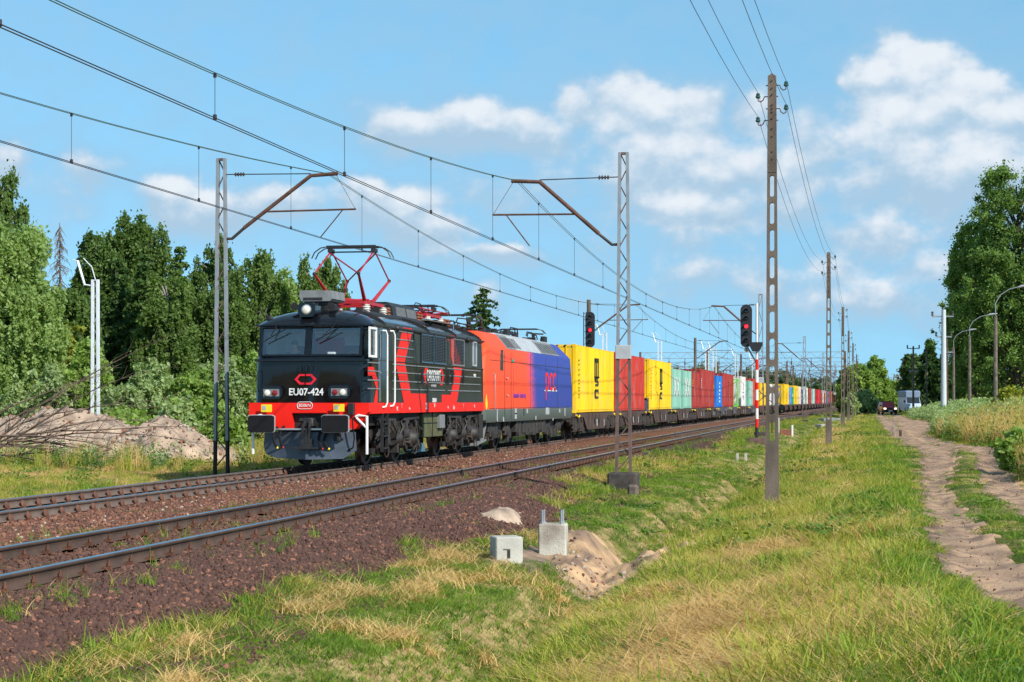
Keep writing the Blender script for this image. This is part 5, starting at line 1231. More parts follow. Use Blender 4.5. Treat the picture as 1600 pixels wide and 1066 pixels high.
# ---- concrete line poles with slots
def slotted_pole(X, Y, label, top=8.05, zb=-.75):
    t = thing('concrete_pole', label, 'pole', (X, Y, 0), 0, 'slotted concrete line poles')
    w = lambda z: .27 - .11 * (z + .4) / 8.4
    p = MB(); z1 = .75; zs = 6.1
    bt = [z1 + (zs - z1) * i / 10 for i in range(11)]
    p.add([(s*w(z)/2, d, z) for z in (zb, z1) for s, d in ((-1,-.09),(1,-.09),(1,.09),(-1,.09))], [(0,3,2,1),(4,5,6,7),(0,1,5,4),(1,2,6,5),(2,3,7,6),(3,0,4,7)])
    p.add([(s*w(z)/2, d*(.09 if z < 8 else .07), z) for z in (zs, top - .05) for s, d in ((-1,-1),(1,-1),(1,1),(-1,1))] + [(0, -.06, top), (0, .06, top)], [(0,3,2,1),(4,5,8),(6,7,9),(5,6,9,8),(7,4,8,9),(0,1,5,4),(1,2,6,5),(2,3,7,6),(3,0,4,7)])
    for a, b in zip(bt[:-1], bt[1:]):
        wm = w((a + b) / 2); sw = wm * .23; r = sw; zc0, zc1 = a + .055 + r, b - .055 - r
        for s in (-1, 1):
            pts = [(s*w(a)/2, a), (s*w(b)/2, b), (0, b)] + [(s*sw*math.sin(q), zc1 + r*math.cos(q)) for q in np.linspace(0, math.pi/2, 5)] + [(s*sw*math.cos(q), zc0 - r*math.sin(q)) for q in np.linspace(0, math.pi/2, 5)] + [(0, a)]
            p.prism(pts, XZ, -.08, .08)
    p.build('pole', M['concrete_p'], t)
    hl = MB()
    for z in (7.9, 7.75, 7.62, 7.42, 7.35, 7.28, 7.15, 6.95, 6.8, 6.5, 6.35): hl.cyl((0, -.095, z), (0, -.0885, z), .016, n=8)
    hl.build('bolt_hole', M['dblack'], t)
    for s, z in ((1, 7.82), (-1, 7.60), (1, 7.36), (-1, 7.13)):
        a = MB().tube([(s*.06, 0, z), (s*.15, 0, z), (s*.17, 0, z - .06), (s*.22, 0, z - .10), (s*.27, 0, z - .08), (s*.275, 0, z - .01)], .012, 6).bar((-s*.12, 0, z), (s*.06, 0, z), .02).build('hook', M['rust'], t, smooth=40)
        MB().lathe((s*.275, 0, z - .03), (0, 0, 1), [(0,.03),(.02,.05),(.045,.05),(.055,.03),(.07,.045),(.10,.03),(.11,.01)], 12).build('insulator', mat('green_glass_insulator', (.03,.09,.08), .15, spec=.8), a, smooth=40)
    return t
pl_ = [(-1.78, 37.3, 'nearest slotted concrete pole, tallest in the photo'), (-1.5, 82.2, 'second slotted concrete pole'), (-1.42, 130, 'third slotted concrete pole, left of the far bushes'), (-1.38, 174, 'fourth slotted concrete pole before the bushes'),
       (-1.2, 211, 'fifth slotted concrete pole before the bushes'), (-1.0, 262, 'sixth slotted concrete pole, farthest of the row')]
for x, y, lb in pl_: slotted_pole(x, y, lb)
tw = thing('telephone_wires', 'four sagging wires strung along the row of concrete poles', 'wires')
pts_ = [(-2.0, -9.0)] + [(x, y) for x, y, _ in pl_]
for s, z in ((1, 7.9), (-1, 7.68), (1, 7.44), (-1, 7.21)):
    mb = MB(); path = []
    for (xa, ya), (xb, yb) in zip(pts_[:-1], pts_[1:]):
        for i in range(14): u = i / 14; path.append((xa + (xb - xa)*u + s*.275, ya + (yb - ya)*u, z - 4*u*(1 - u)*.75))
    path.append((pts_[-1][0] + s*.275, pts_[-1][1], z)); mb.tube(path, .005, 4); mb.build('wire', M['cwire'], tw)
# ---- colour light signals
M['sig'] = mat('signal_black', (.012,.014,.02), .6)
M['red_light'] = mat('lit_red_lamp', (.6,.0,.01), .3, emis=((1,.01,.02), 5.0))
def signal(X, Y, z0, label, cat='signal'):
    t = thing('railway_signal', label, cat, (X, Y, 0), 0, 'railway light signals')
    n = 24; P = [(.28*math.cos(a) , (z0 + 1.78 if a <= math.pi else z0 + .28) + .28*math.sin(a)) for a in np.linspace(0, 2*math.pi, n, endpoint=False)]
    hd = MB().prism(P, XZ, -.02, .02).build('backboard', M['sig'], t)
    MB().bbox(-.17, .17, .021, .22, z0 + .15, z0 + 1.95, .03).build('housing', M['sig'], t)
    for k in range(5):
        z = z0 + 1.72 - k * .355
        L_ = MB().lathe((0, -.021, z), (0, -1, 0), [(0,.085),(.02,.08),(.03,.04)], 14).build('lamp', M['red_light'] if k == 2 else M['lens_dark'], t, smooth=40)
        v = MB(); ang = np.linspace(math.radians(-15), math.radians(195), 11)
        for a, b in zip(ang[:-1], ang[1:]):
            v.add([(.12*math.cos(a), -.02, z + .12*math.sin(a)), (.12*math.cos(b), -.02, z + .12*math.sin(b)), (.11*math.cos(b), -.02 - .26*max(.25, math.sin(b)), z + .12*math.sin(b)), (.11*math.cos(a), -.02 - .26*max(.25, math.sin(a)), z + .12*math.sin(a))], [(0,1,2,3)])
        v.build('hood', M['sig'], L_, fix=False)
    return t
M['lens_dark'] = mat('unlit_lamp', (.015,.02,.02), .1, spec=.8)
Ysg = 90 * CT + (366/F*90) * ST; Xsg = (366/F*90) * CT - 90 * ST
s2 = signal(Xsg, Ysg, 4.18, 'light signal showing red on a red and white banded post')
zl = [(-.4,.35,'sig'),(.35,.75,'red'),(.75,1.25,'white'),(1.25,1.65,'red'),(1.65,2.15,'white'),(2.15,2.5,'red'),(2.5,3.1,'white'),(3.1,3.6,'red')]
for a, b, c in zl: MB().cyl((.5, .1, a), (.5, .1, b), .075, n=12).build('post_band', M[c], s2, smooth=40)
MB().cyl((.5, .1, 3.6), (.5, .1, 6.3), .06, n=10).build('upper_post', M['white_mast'], s2, smooth=40)
ar = MB().tube([(.5, .08, 3.4), (.05, .08, 4.2), (.0, .1, 4.5)], .035, 6); ar.build('bracket', M['sig'], s2)
MB().prism([(.15,4.42),(.78,4.42),(.78,4.28),(.62,3.98),(.3,3.98),(.15,4.28)], XZ, -.3, .02).build('hopper_lamp', M['sig'], s2)
MB().ball((.02, .0, 4.08), .13, 6).build('number_lamp', M['white'], s2, smooth=60); put_text('lettering', 'E', .2, M['sig'], s2, (.02, -.14, 4.08), '-Y', 1, .005)
MB().bbox(.1, .9, -.2, .4, -.5, -.15, .02).bbox(.3, .7, -.1, .3, -1.0, -.5, .02).build('footing', M['galv_b'], s2)
X1, Y1 = PW(922, 108)
s1 = signal(X1, Y1, 4.68, 'light signal showing red above the first yellow container')
MB().cyl((-.05, .3, -.4), (-.05, .3, 6.6), .07, n=10).build('post', M['galv'], s1, smooth=40)
ld = MB(); ld.bar((-.42, .35, -.3), (-.42, .35, 6.75), .05).bar((-.28, .35, -.3), (-.28, .35, 6.75), .05)
for k in range(20): ld.bar((-.42, .35, k*.35), (-.28, .35, k*.35), .03)
ld.build('ladder', M['plow'], s1)
MB().bbox(-.12, .14, -.03, .0, 4.32, 4.62, .01).build('letter_board', M['white'], s1); put_text('lettering', 'Y', .22, M['sig'], s1, (0, -.035, 4.47), '-Y', 1, .008)
# ---- new white masts with unfinished brackets, left of the train
def newmast(px, ytop, Z, label, w=.42, zt=None):
    x, y = PW(px, Z); zt = H + (HY - ytop) * Z / F
    t = thing('catenary_mast', label, 'mast', (x, y, 0), 0, 'new white masts without wires')
    lattice(t, zt, w, w * .8, .1, M['white_mast'], M['lgrey'], n=14)
    b = MB(); b.tube([(-.1, 0, zt - .25), (-.45, 0, zt - .2), (-.75, 0, zt + .75)], [.04,.05,.06], 6); b.tube([(.0, 0, zt), (-.15, 0, zt + .5), (-.5, 0, zt + .85)], .02, 5)
    b.tube([(-.75, 0, zt + .75), (-.95, 0, zt + .8)], .025, 5)
    b.build('bracket', M['white_mast'], t, smooth=40); return t
newmast(149, 437, 74, 'new white mast with folded bracket among the left trees', .26)
newmast(1031, 532, 195, 'new white mast above the second yellow container'); newmast(1105, 543, 222, 'new white mast, left one of the pair above the dark red containers'); newmast(1116.5, 545, 222, 'new white mast, right one of the pair above the dark red containers')
newmast(1151, 553, 250, 'new white mast left of the striped signal'); newmast(1178, 560, 262, 'new white mast behind the striped signal post', .5); newmast(945, 520, 170, 'new white mast right of the left signal')
# ---- portal frames across the far station
M['portal'] = mat('far_portal_steel', (.24,.27,.30), .6, .2)
def portal(Y, x0, x1, z, label):
    t = thing('portal_frame', label, 'gantry', (0, Y, 0), 0, 'lattice gantries across the station')
    xs = np.linspace(x0, x1, 4)
    for x in xs: MB().bar((x, 0, -.5), (x, 0, z + .9), .28, .28).build('post', M['galv_b'], t)
    b = MB(); n = int((x1 - x0) / .9); b.bar((x0, 0, z), (x1, 0, z), .07).bar((x0, 0, z + .8), (x1, 0, z + .8), .07)
    for i in range(n): a = x0 + (x1 - x0)*i/n; c = x0 + (x1 - x0)*(i+1)/n; b.bar((a, 0, z + (.8 if i % 2 else 0)), (c, 0, z + (0 if i % 2 else .8)), .045)
    b.build('beam', M['portal'], t)
    r = random.Random(int(Y)); d = MB()
    for k in range(int((x1 - x0) / 2.4)):
        x = x0 + 1.2 + k * 2.4 + r.uniform(-.4, .4); d.bar((x, 0, z), (x, 0, z - 1.4), .07); d.tube([(x, 0, z - 1.2), (x + r.choice((-1, 1)) * 1.2, 0, z - .9)], .03, 4); d.cyl((x, 0, z - .9), (x, 0, z - .4), .09, n=6)
    d.build('hanging_support', M['rust'], t)
    return t
for Yp, a, b, z, lb in [(255, -30, -2.5, 7.4, 'nearest lattice gantry over the far wagons'), (300, -34, -1, 7.0, 'second lattice gantry over the far wagons'), (345, -40, 1, 7.2, 'third lattice gantry over the far wagons'), (400, -46, 4, 7.2, 'fourth lattice gantry over the far wagons'), (470, -55, 8, 7.4, 'fifth lattice gantry over the far wagons'), (560, -60, 14, 7.6, 'farthest lattice gantry over the station')]: portal(Yp, a, b, z, lb)
yw = thing('overhead_line', 'tangle of far wires over the station tracks', 'overhead wires', (0,0,0), 0, 'overhead lines above the tracks'); r = random.Random(3)
for k in range(14):
    x = -36 + k * 2.3; mb = MB(); path = []
    for i in range(40): y = 230 + i*9; path.append((x + float(off(y)) + r.uniform(-.1, .1), y, 6.3 + .5*math.sin(i*1.3 + k) )) 
    mb.tube(path, .02, 4); mb.tube([(p[0], p[1], 5.4) for p in path], .02, 4); mb.build('wire', M['cwire'], yw)
# ---- right side: street lamps and timber/concrete power poles
def street_lamp(px, pyh, Z, arm, label):
    x, y = PW(px, Z); zt = H + (HY - pyh) * Z / F
    t = thing('street_lamp', label, 'street lamp', (x, y, 0), 0, 'street lamps beyond the weeds')
    MB().tube([(0,0,-.3),(0,0,zt - 1.9)], [.16,.11], 8).build('pole', M['concrete_d'], t, smooth=40)
    MB().tube([(0,0,zt - 1.9),(0,0,zt - 1.1),(arm*.15,0,zt - .6),(arm*.45,0,zt - .22),(arm*.8,0,zt - .05)], .035, 6).build('arm', M['galv'], t, smooth=40)
    MB().tube([(arm*.75,0,zt - .1),(arm*.85,0,zt - .03),(arm*1.15,0,zt + .03)], [.04,.09,.04], 8).build('lamp_head', M['lgrey'], t, smooth=40)
    return t
street_lamp(1555.5, 447, 121, 1.9, 'nearest street lamp, on a concrete pole at the right edge'); street_lamp(1515, 491, 160, 2.0, 'middle street lamp of the three before the big poplar'); street_lamp(1490, 515, 195, 2.0, 'street lamp between the white power pole and the middle lamp')
def power_pole(px, pyt, Z, r, arms, m, label, group='power poles along the road'):
    x, y = PW(px, Z); zt = H + (HY - pyt) * Z / F
    t = thing('power_pole', label, 'power pole', (x, y, 0), 0, group)
    MB().tube([(0,0,-.4),(0,0,zt)], [r, r*.7], 10).build('pole', m, t, smooth=40)
    for z, w, sx in arms:
        a = MB(); a.bar((-w + sx, 0, zt - z), (w + sx, 0, zt - z), .12); c = a.build('crossarm', M['galv'], t)
        i_ = MB(); [i_.lathe((sx + q*w*.92, 0, zt - z + .05), (0,0,1), [(0,.05),(.1,.12),(.2,.06),(.3,.12),(.4,.05)], 8) for q in (-1, 1)]; i_.build('insulator', M['insul'], c)
    return t
power_pole(1474.5, 484, 166, .28, [(.6, .95, -.1), (2.4, .7, 0)], mat('blue_white_concrete', (.50,.55,.58), .6, 0, .1, 3), 'thick pale power pole with crossarms right of the parked van')
power_pole(1480, 530, 172, .1, [(1.2, .5, 0)], M['rust'], 'thin brown pole touching the thick pale power pole')
power_pole(1427, 541, 240, .16, [(.3, .8, 0), (3.2, .6, 0)], M['concrete_d'], 'brown power pole behind the parked van'); power_pole(1448, 545, 245, .14, [], M['concrete_d'], 'bare brown pole before the dark spruce')
power_pole(1408, 578, 330, .17, [(.3, .8, 0)], M['concrete_d'], 'power pole just left of the van'); power_pole(1404, 586, 380, .17, [(.3, .9, 0)], M['concrete_d'], 'small far power pole above the red car')
power_pole(1410, 580, 300, .2, [], M['white_mast'], 'pale thin pole beside the bushes left of the van')
# ================================================================ VEGETATION
def leaf_quads(cen, size, rs, droop=0.0, aspect=1.6, up=.3):
    """one small bent-free leaf quad per centre"""
    n = len(cen); a = rs.normal(size=(n, 3)); a[:, 2] -= droop * 2; a /= np.linalg.norm(a, axis=1)[:, None]
    b = rs.normal(size=(n, 3)); b = np.cross(a, b); b /= np.linalg.norm(b, axis=1)[:, None]
    s = size * (.6 + .8 * rs.rand(n))[:, None]; a = a * s * aspect / 2; b = b * s / 2
    v = np.stack([cen - a, cen + b * .9, cen + a, cen - b * .9], 1).reshape(-1, 3)
    return v, np.arange(4 * n).reshape(n, 4)
LM = {
 'birch': leafmat('birch_leaves', (.055,.11,.022), (.15,.23,.06), .4), 'willow': leafmat('willow_leaves', (.11,.19,.05), (.30,.41,.14), .45),
 'spruce': leafmat('spruce_needles', (.025,.055,.016), (.07,.13,.03), .2), 'spruce2': leafmat('lit_spruce_needles', (.04,.085,.02), (.10,.17,.035), .25),  # second needle colour is a lighter green for some trees
 'poplar': leafmat('poplar_leaves', (.075,.15,.035), (.22,.34,.10), .45), 'bush': leafmat('bush_leaves', (.10,.19,.035), (.28,.40,.10), .4),
 'greybush': leafmat('grey_green_leaves', (.14,.21,.09), (.36,.46,.22), .4), 'yellowbush': leafmat('yellow_green_leaves', (.12,.16,.02), (.34,.36,.05), .35), 'far': leafmat('far_leaves', (.05,.10,.035), (.11,.18,.06), .3, scale=.2),
}
M['bark'] = mat('bark', (.10,.075,.055), .95, 0, .5, 6, .5, 20); M['birch_bark'] = mat('birch_bark', (.35,.33,.29), .8, 0, .7, 5); M['dead'] = mat('dead_twigs', (.17,.12,.09), .95, 0, .4, 5)
def tree(kind, x, y, z0, h, rad, label, n=26000, leaf=.13, seed=1, m='birch', name='tree', base=.12, clumps=120, droop=.0, shape='oval', group='trees and bushes', squash=1.0):
    rs = np.random.RandomState(seed); t = thing(name, label, 'bush' if name == 'bush' else 'tree', (x, y, z0), 0, group)
    tr = MB(); rr = random.Random(seed); ce = []
    top = h * (.96 if shape != 'cone' else 1)
    bend = [(rr.uniform(-.3,.3)*rad*.15, rr.uniform(-.3,.3)*rad*.15) for _ in range(6)]
    if name != 'bush':
        k = 6; r0 = max(.07, h * .017); path = [(bend[i][0]*i/5, bend[i][1]*i/5, h*.93*i/(k-1)) for i in range(k)]; tr.tube(path, [r0*(1 - .85*i/(k-1)) for i in range(k)], 8)
    cl = []
    if shape == 'cone':
        tiers = int(h / .42)
        for i in range(tiers):
            z = h * (.06 + .93 * i / tiers); r = rad * (1 - (z / h)) ** .85 * rr.uniform(.82, 1.1) + .1; nb = max(4, int(9 * (1 - z/h) + 4))
            for j in range(nb):
                a = rr.uniform(0, 6.28); rl = r * rr.uniform(.72, 1.12); dz = -rl * .28
                m_ = max(3, int(rl / .22))
                for q in range(m_):
                    u = (q + .6) / m_; cl.append((rl*u*math.cos(a), rl*u*math.sin(a), z + dz*u*u + rr.uniform(-.05,.05), .10 + .10*(1-u*.4), .13))
                if rl > .5: tr.tube([(0,0,z), (rl*.5*math.cos(a), rl*.5*math.sin(a), z + dz*.25), (rl*.95*math.cos(a), rl*.95*math.sin(a), z + dz)], [.03,.02,.008], 4, cap=False)
    else:
        for i in range(int(clumps * 1.9)):
            while True:
                u = rs.uniform(-1, 1, 3)
                if shape == 'oval': ok = (u**2).sum() < 1 and (u**2).sum() > .12 and vn(np.array([u[0]*2.6 + seed*3.1 + 20]), np.array([u[2]*3.2 + u[1]*1.7 + seed + 20]))[0] > .30
                else: ok = u[0]**2 + u[1]**2 < (1.0 - .35*abs(u[2])) ** 2 and u[0]**2 + u[1]**2 > .1
                if ok: break
            wob = 1 + .35 * (vn(np.array([u[0]*2.2 + seed]), np.array([u[2]*2.2 + u[1]*2 + seed]))[0] - .5) * 2
            px, py, pz = u[0]*rad*wob, u[1]*rad*wob*squash, h*(base + (1 - base)*(.5 + .5*u[2]*.97))
            cr = rad * rr.uniform(.07, .20) if rad > 1 else rad * .3; cl.append((px, py, pz, cr, cr * (1.0 + droop)))
            if i % 3 == 0 and name != 'bush':
                zb = max(h*base*.6, pz - rad*.6 - .3*abs(px)); tr.tube([(0,0,zb), (px*.45, py*.45, (zb+pz)/2 + .2), (px, py, pz)], [.05 + .004*h, .035, .012], 5, cap=False)
            elif name == 'bush' and i % 4 == 0: tr.tube([(px*.15, py*.15, 0), (px*.6, py*.6, pz*.5), (px, py, pz)], [.03, .02, .008], 4, cap=False)
    cl = np.array(cl); w = cl[:, 3] ** 2; idx = rs.choice(len(cl), n, p=w / w.sum()); c = cl[idx]
    g = rs.normal(size=(n, 3)); g /= (np.linalg.norm(g, axis=1)[:, None] + 1e-6); g *= (np.abs(rs.normal(size=n)) * .62)[:, None]
    if droop > 0: hang = rs.rand(n) ** 2 * droop; 
    cen = c[:, :3] + g * np.stack([c[:, 3], c[:, 3], c[:, 4]], 1)
    if droop > 0:
        st = rs.rand(n) < .5; k = np.floor(rs.rand(n) * 5); ang = (idx * 2.399 + k * 1.3)
        r_ = c[:, 3] * .9; sx = c[:, 0] + r_ * np.cos(ang); sy = c[:, 1] + r_ * np.sin(ang); sz = c[:, 2] - rs.rand(n) * c[:, 3] * (1.6 + 1.8*droop)
        cen[st] = np.stack([sx, sy, sz], 1)[st] + rs.normal(size=(st.sum(), 3)) * .05
    cen[:, 2] = np.maximum(cen[:, 2], .05)
    v, f = leaf_quads(cen, leaf, rs, droop)
    if len(tr.v): tr.build('trunk' if name != 'bush' else 'stems', M['birch_bark'] if kind == 'birch' else M['bark'], t, smooth=50)
    mesh_np('crown', v, f, LM[m], t)
    return t
def T(kind, px, ytop, Z, hw, label, z0=-.4, **k):
    x, y = PW(px, Z); h = H + (HY - ytop) * Z / F - z0; rad = hw * Z / F
    return tree(kind, x, y, z0, h, rad, label, **k)
# left woodland, front to back
T('willow', 15, 338, 84, 80, 'pale green willow-like tree at the left edge', n=72800, leaf=.122, seed=3, m='willow', base=.02, clumps=230, droop=.3, shape='col')
T('willow', 105, 455, 88, 55, 'lighter leafy tree under the bare spruce', n=36400, leaf=.122, seed=4, m='birch', base=.0, clumps=120, droop=.3, shape='col')
T('birch', 5, 262, 100, 46, 'tall birch with drooping top behind the left edge tree', n=33600, leaf=.114, seed=5, m='birch', base=.3, clumps=60, droop=1.0)
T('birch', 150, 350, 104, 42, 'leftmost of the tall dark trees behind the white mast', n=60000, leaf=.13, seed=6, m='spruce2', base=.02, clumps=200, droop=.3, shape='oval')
T('spruce', 185, 395, 100, 90, 'dark spruce right of the white mast', n=84000, leaf=.139, seed=7, m='spruce', shape='cone')
T('birch', 205, 326, 108, 66, 'broad dark tree crown topping the spruces', n=84000, leaf=.122, seed=8, m='birch', base=.15, clumps=220, droop=.4, shape='oval')
T('spruce', 225, 388, 98, 78, 'lower dark spruce between the white mast and the lattice mast', n=67200, leaf=.139, seed=9, m='spruce', shape='cone')
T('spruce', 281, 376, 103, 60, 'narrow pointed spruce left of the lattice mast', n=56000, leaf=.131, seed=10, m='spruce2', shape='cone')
T('birch', 262, 430, 96, 48, 'bushy tree before the pointed spruce', n=47600, leaf=.122, seed=11, m='birch', base=.05, clumps=130, droop=.4, shape='col')
T('birch', 335, 368, 108, 44, 'birch just behind the left lattice mast', n=47600, leaf=.114, seed=12, m='birch', base=.1, clumps=110, droop=.8, shape='oval')
T('birch', 345, 440, 100, 52, 'full leafy tree behind the lattice mast', n=56000, leaf=.122, seed=22, m='birch', base=.0, clumps=150, droop=.3, shape='col')
T('birch', 405, 388, 106, 50, 'birch left of the locomotive roof', n=50400, leaf=.114, seed=13, m='birch', base=.05, clumps=110, droop=.8, shape='oval')
T('birch', 432, 418, 112, 56, 'paler tree behind the locomotive cab', n=42000, leaf=.122, seed=14, m='willow', base=.0, clumps=110, droop=.2, shape='col')
T('birch', 482, 400, 104, 22, 'left half birch behind the raised pantograph', n=21000, leaf=.106, seed=15, m='birch', base=.25, clumps=46, droop=1.2, shape='oval')
T('birch', 515, 388, 107, 34, 'drooping birch behind the raised pantograph', n=42000, leaf=.106, seed=16, m='birch', base=.2, clumps=70, droop=1.2, shape='oval')
T('birch', 500, 470, 118, 70, 'low leafy tree behind the locomotive', n=42000, leaf=.131, seed=26, m='birch', base=.0, clumps=120, droop=.2, shape='col')
T('spruce', 755, 444, 150, 120, 'lone spruce showing above the roof between both locomotives', n=42000, leaf=.2, seed=17, m='spruce', shape='cone')
# bare dead spruce
x, y = PW(93, 99); t = thing('dead_spruce', 'thin bare brown spruce left of the dark trees', 'tree', (x, y, -.4), 0, 'trees and bushes'); r = random.Random(5); hh = 11.4
tr = MB(); tr.tube([(0,0,0),(.05,0,6),(0,0,hh)], [.13,.08,.015], 6); tr.build('trunk', M['dead'], t); tr = MB()
for k in range(150):
    z = r.uniform(3.5, hh - .1); a = r.uniform(0, 6.28); L = (hh - z) * .17 + .22; L *= r.uniform(.5, 1.1); c, s = math.cos(a), math.sin(a)
    tr.tube([(0,0,z),(L*.5*c, L*.5*s, z - .1),(L*c, L*s, z - .3)], [.03,.02,.006], 3, cap=False)
    for q in (.45, .7, .9): tr.tube([(L*q*c, L*q*s, z - .25*q),(L*q*c + r.uniform(-.25,.25), L*q*s + r.uniform(-.25,.25), z - .35 - .25*q)], [.014,.004], 3, cap=False)
tr.build('branch', M['dead'], t)
# shrubs in front of the left wood
sh = [(60,560,80,52,'greybush','grey green shrub behind the dead branches at the left edge'), (115,490,86,36,'yellowbush','yellow green shrub left of the white mast'), (135,520,82,30,'bush','small green shrub at the foot of the white mast'),
      (185,590,80,40,'greybush','low shrub right of the white mast, above the soil heap'), (240,560,82,50,'greybush','grey green shrub left of the lattice mast, above the soil heap'), (300,575,78,46,'bush','green shrub behind the left lattice mast'),
      (20,470,90,50,'willow','pale shrub at the far left edge under the tree'), (355,560,84,46,'greybush','grey green shrub between the lattice mast and the locomotive'), (390,545,88,46,'bush','leafy shrub just left of the locomotive cab'), (200,640,70,34,'bush','small shrub on the soil heap top'),
      (280,625,66,30,'greybush','small shrub behind the right end of the soil heap'), (340,640,70,40,'bush','low shrub right of the soil heap')]
for i, (px, yt, Z, hw, m, lb) in enumerate(sh): T('bush', px, yt, Z, hw, lb, n=20000, leaf=.13, seed=40 + i, m=m, name='bush', base=-.15, clumps=70, shape='oval')
# right side: poplar and friends
T('poplar', 1590, 262, 225, 82, 'tall poplar filling the right edge', n=162000, leaf=.215, seed=60, m='poplar', base=.04, clumps=330, shape='col', z0=-.1)
T('poplar', 1528, 345, 232, 50, 'left crown of the tall poplar group at the right edge', n=108000, leaf=.215, seed=61, m='poplar', base=.08, clumps=200, shape='oval', z0=-.1)
T('poplar', 1505, 430, 240, 40, 'lower leafy tree left of the poplars', n=54000, leaf=.215, seed=62, m='poplar', base=.0, clumps=120, shape='oval', z0=-.1)
T('poplar', 1560, 470, 290, 90, 'dark tree behind the street lamps', n=50000, leaf=.3, seed=63, m='spruce', base=.0, clumps=160, shape='col', z0=-.1)
T('bush', 1600, 600, 110, 40, 'light green shrub under the poplar at the right edge', n=20000, leaf=.18, seed=64, m='yellowbush', base=-.1, clumps=60, name='bush')
T('spruce', 1452, 528, 262, 39, 'dark spruce behind the parked van', n=36000, leaf=.36, seed=65, m='spruce', shape='cone', z0=-.1)
T('birch', 1432, 545, 275, 26, 'dark round tree left of the spruce by the van', n=26000, leaf=.34, seed=66, m='far', base=.0, clumps=90, z0=-.1)
T('birch', 1472, 550, 250, 16, 'tree just left of the thick pale power pole', n=16000, leaf=.34, seed=67, m='spruce', base=.0, clumps=60, z0=-.1)
T('birch', 1340, 566, 285, 26, 'light green bushy tree behind the row of concrete poles', n=30000, leaf=.3, seed=68, m='bush', base=-.05, clumps=90, z0=-.2)
T('birch', 1320, 575, 300, 16, 'dark bushy tree at the far end of the train', n=18000, leaf=.34, seed=69, m='far', base=-.05, clumps=60, z0=-.3)
T('birch', 1366, 560, 330, 30, 'bright green tree left of the red car', n=30000, leaf=.36, seed=70, m='bush', base=-.05, clumps=80, z0=-.2)
T('bush', 1385, 592, 350, 26, 'low green bush above the red car', n=14000, leaf=.36, seed=71, m='bush', base=-.1, clumps=50, name='bush', z0=-.2)
T('bush', 1353, 610, 250, 22, 'grey green bush beside the far concrete poles', n=14000, leaf=.26, seed=72, m='greybush', base=-.1, clumps=50, name='bush', z0=-.3)
T('bush', 1330, 615, 215, 14, 'small bush at the foot of the fourth concrete pole', n=9000, leaf=.22, seed=73, m='greybush', base=-.1, clumps=40, name='bush', z0=-.4)
T('bush', 1594, 672, 46, 34, 'leafy weed bush at the right edge of the dirt road', n=12000, leaf=.085, seed=74, m='bush', base=-.1, clumps=60, name='bush', z0=-.1)
rs_ = np.random.RandomState(9)
for i, (px, yt, Z, hw) in enumerate([(1060,574,420,26),(1095,572,430,34),(1128,580,420,20),(1160,578,400,26),(1192,568,430,40),(1220,580,440,30),(1030,590,460,40),(1250,586,470,30),(990,600,500,50),(1285,588,520,26)]):
    T('birch', px, yt, Z, hw, ['round dark tree above the containers between masts', 'wide tree behind the white masts', 'small tree behind the containers', 'tree behind the striped signal', 'tall dark tree left of the nearest concrete pole', 'tree just right of the nearest concrete pole', 'far pale tree above the second yellow container', 'far tree under the gantry wires', 'far low tree behind the first masts', 'far tree at the end of the wires'][i],
      n=9000, leaf=.5, seed=80 + i, m='far', base=-.1, clumps=50, group='far trees behind the train')
# a far wood on the horizon: one mass
v = []; f = []; rs = np.random.RandomState(77); cen = []
for i in range(520):
    a = rs.uniform(-.75, .45); d = rs.uniform(650, 900); x, y = d*math.sin(a), d*math.cos(a)
    if abs(x - off(y)) < 45 and x < 60 and x > -60 and False: continue
    hh_ = rs.uniform(5, 9); q = rs.normal(size=(60, 3)) * np.array([4, 4, hh_*.28]) + np.array([x, y, hh_*.5]); q[:, 2] = np.abs(q[:, 2]); cen.append(q)
v, f = leaf_quads(np.concatenate(cen), 2.6, rs); fw = mesh_np('distant_forest', v, f, LM['far']); tag(fw, 'distant belt of trees on the horizon', kind='stuff')
# ---------------------------------------------------------------- old soil heap and fallen branches, left
def oldheap(px, Z, rx, ry, a, seed, label):
    x, y = PW(px, Z)
    def fn(X, Y):
        d = np.sqrt(((X - x) / rx) ** 2 + ((Y - y) / ry) ** 2) + (fbm(X*.7 + seed, Y*.7, 4) - .5) * .6
        return gz(X, Y) + a * np.clip(1.1 - d, 0, None) ** .6 * (1 + (fbm(X*.9, Y*.9 + seed, 3) - .5) * .5) + (fbm(X*2.6, Y*2.6, 5) - .5) * .42 - .05 - .3 * (d > 1.1)
    heapobj('soil_heap', label, x - rx*1.5, x + rx*1.5, y - ry*1.5, y + ry*1.5, fn, M['sand2'], 110, 110)
oldheap(110, 66, 3.9, 3.2, 1.55, 3, 'pale stony heap behind the fallen branches at the left'); oldheap(262, 62, 2.3, 2.4, 1.45, 7, 'rounded pale stony heap left of the lattice mast'); oldheap(20, 70, 2.8, 2.5, 1.45, 11, 'pale heap at the left edge, partly behind branches')
x0, y0 = PW(-5, 56); ft = thing('fallen_tree', 'dry leafless branches lying in front of the pale soil heap', 'dead branches', (x0, y0, -.3)); r = random.Random(12)
ux, uy = CT, ST      # picture-right direction on the ground
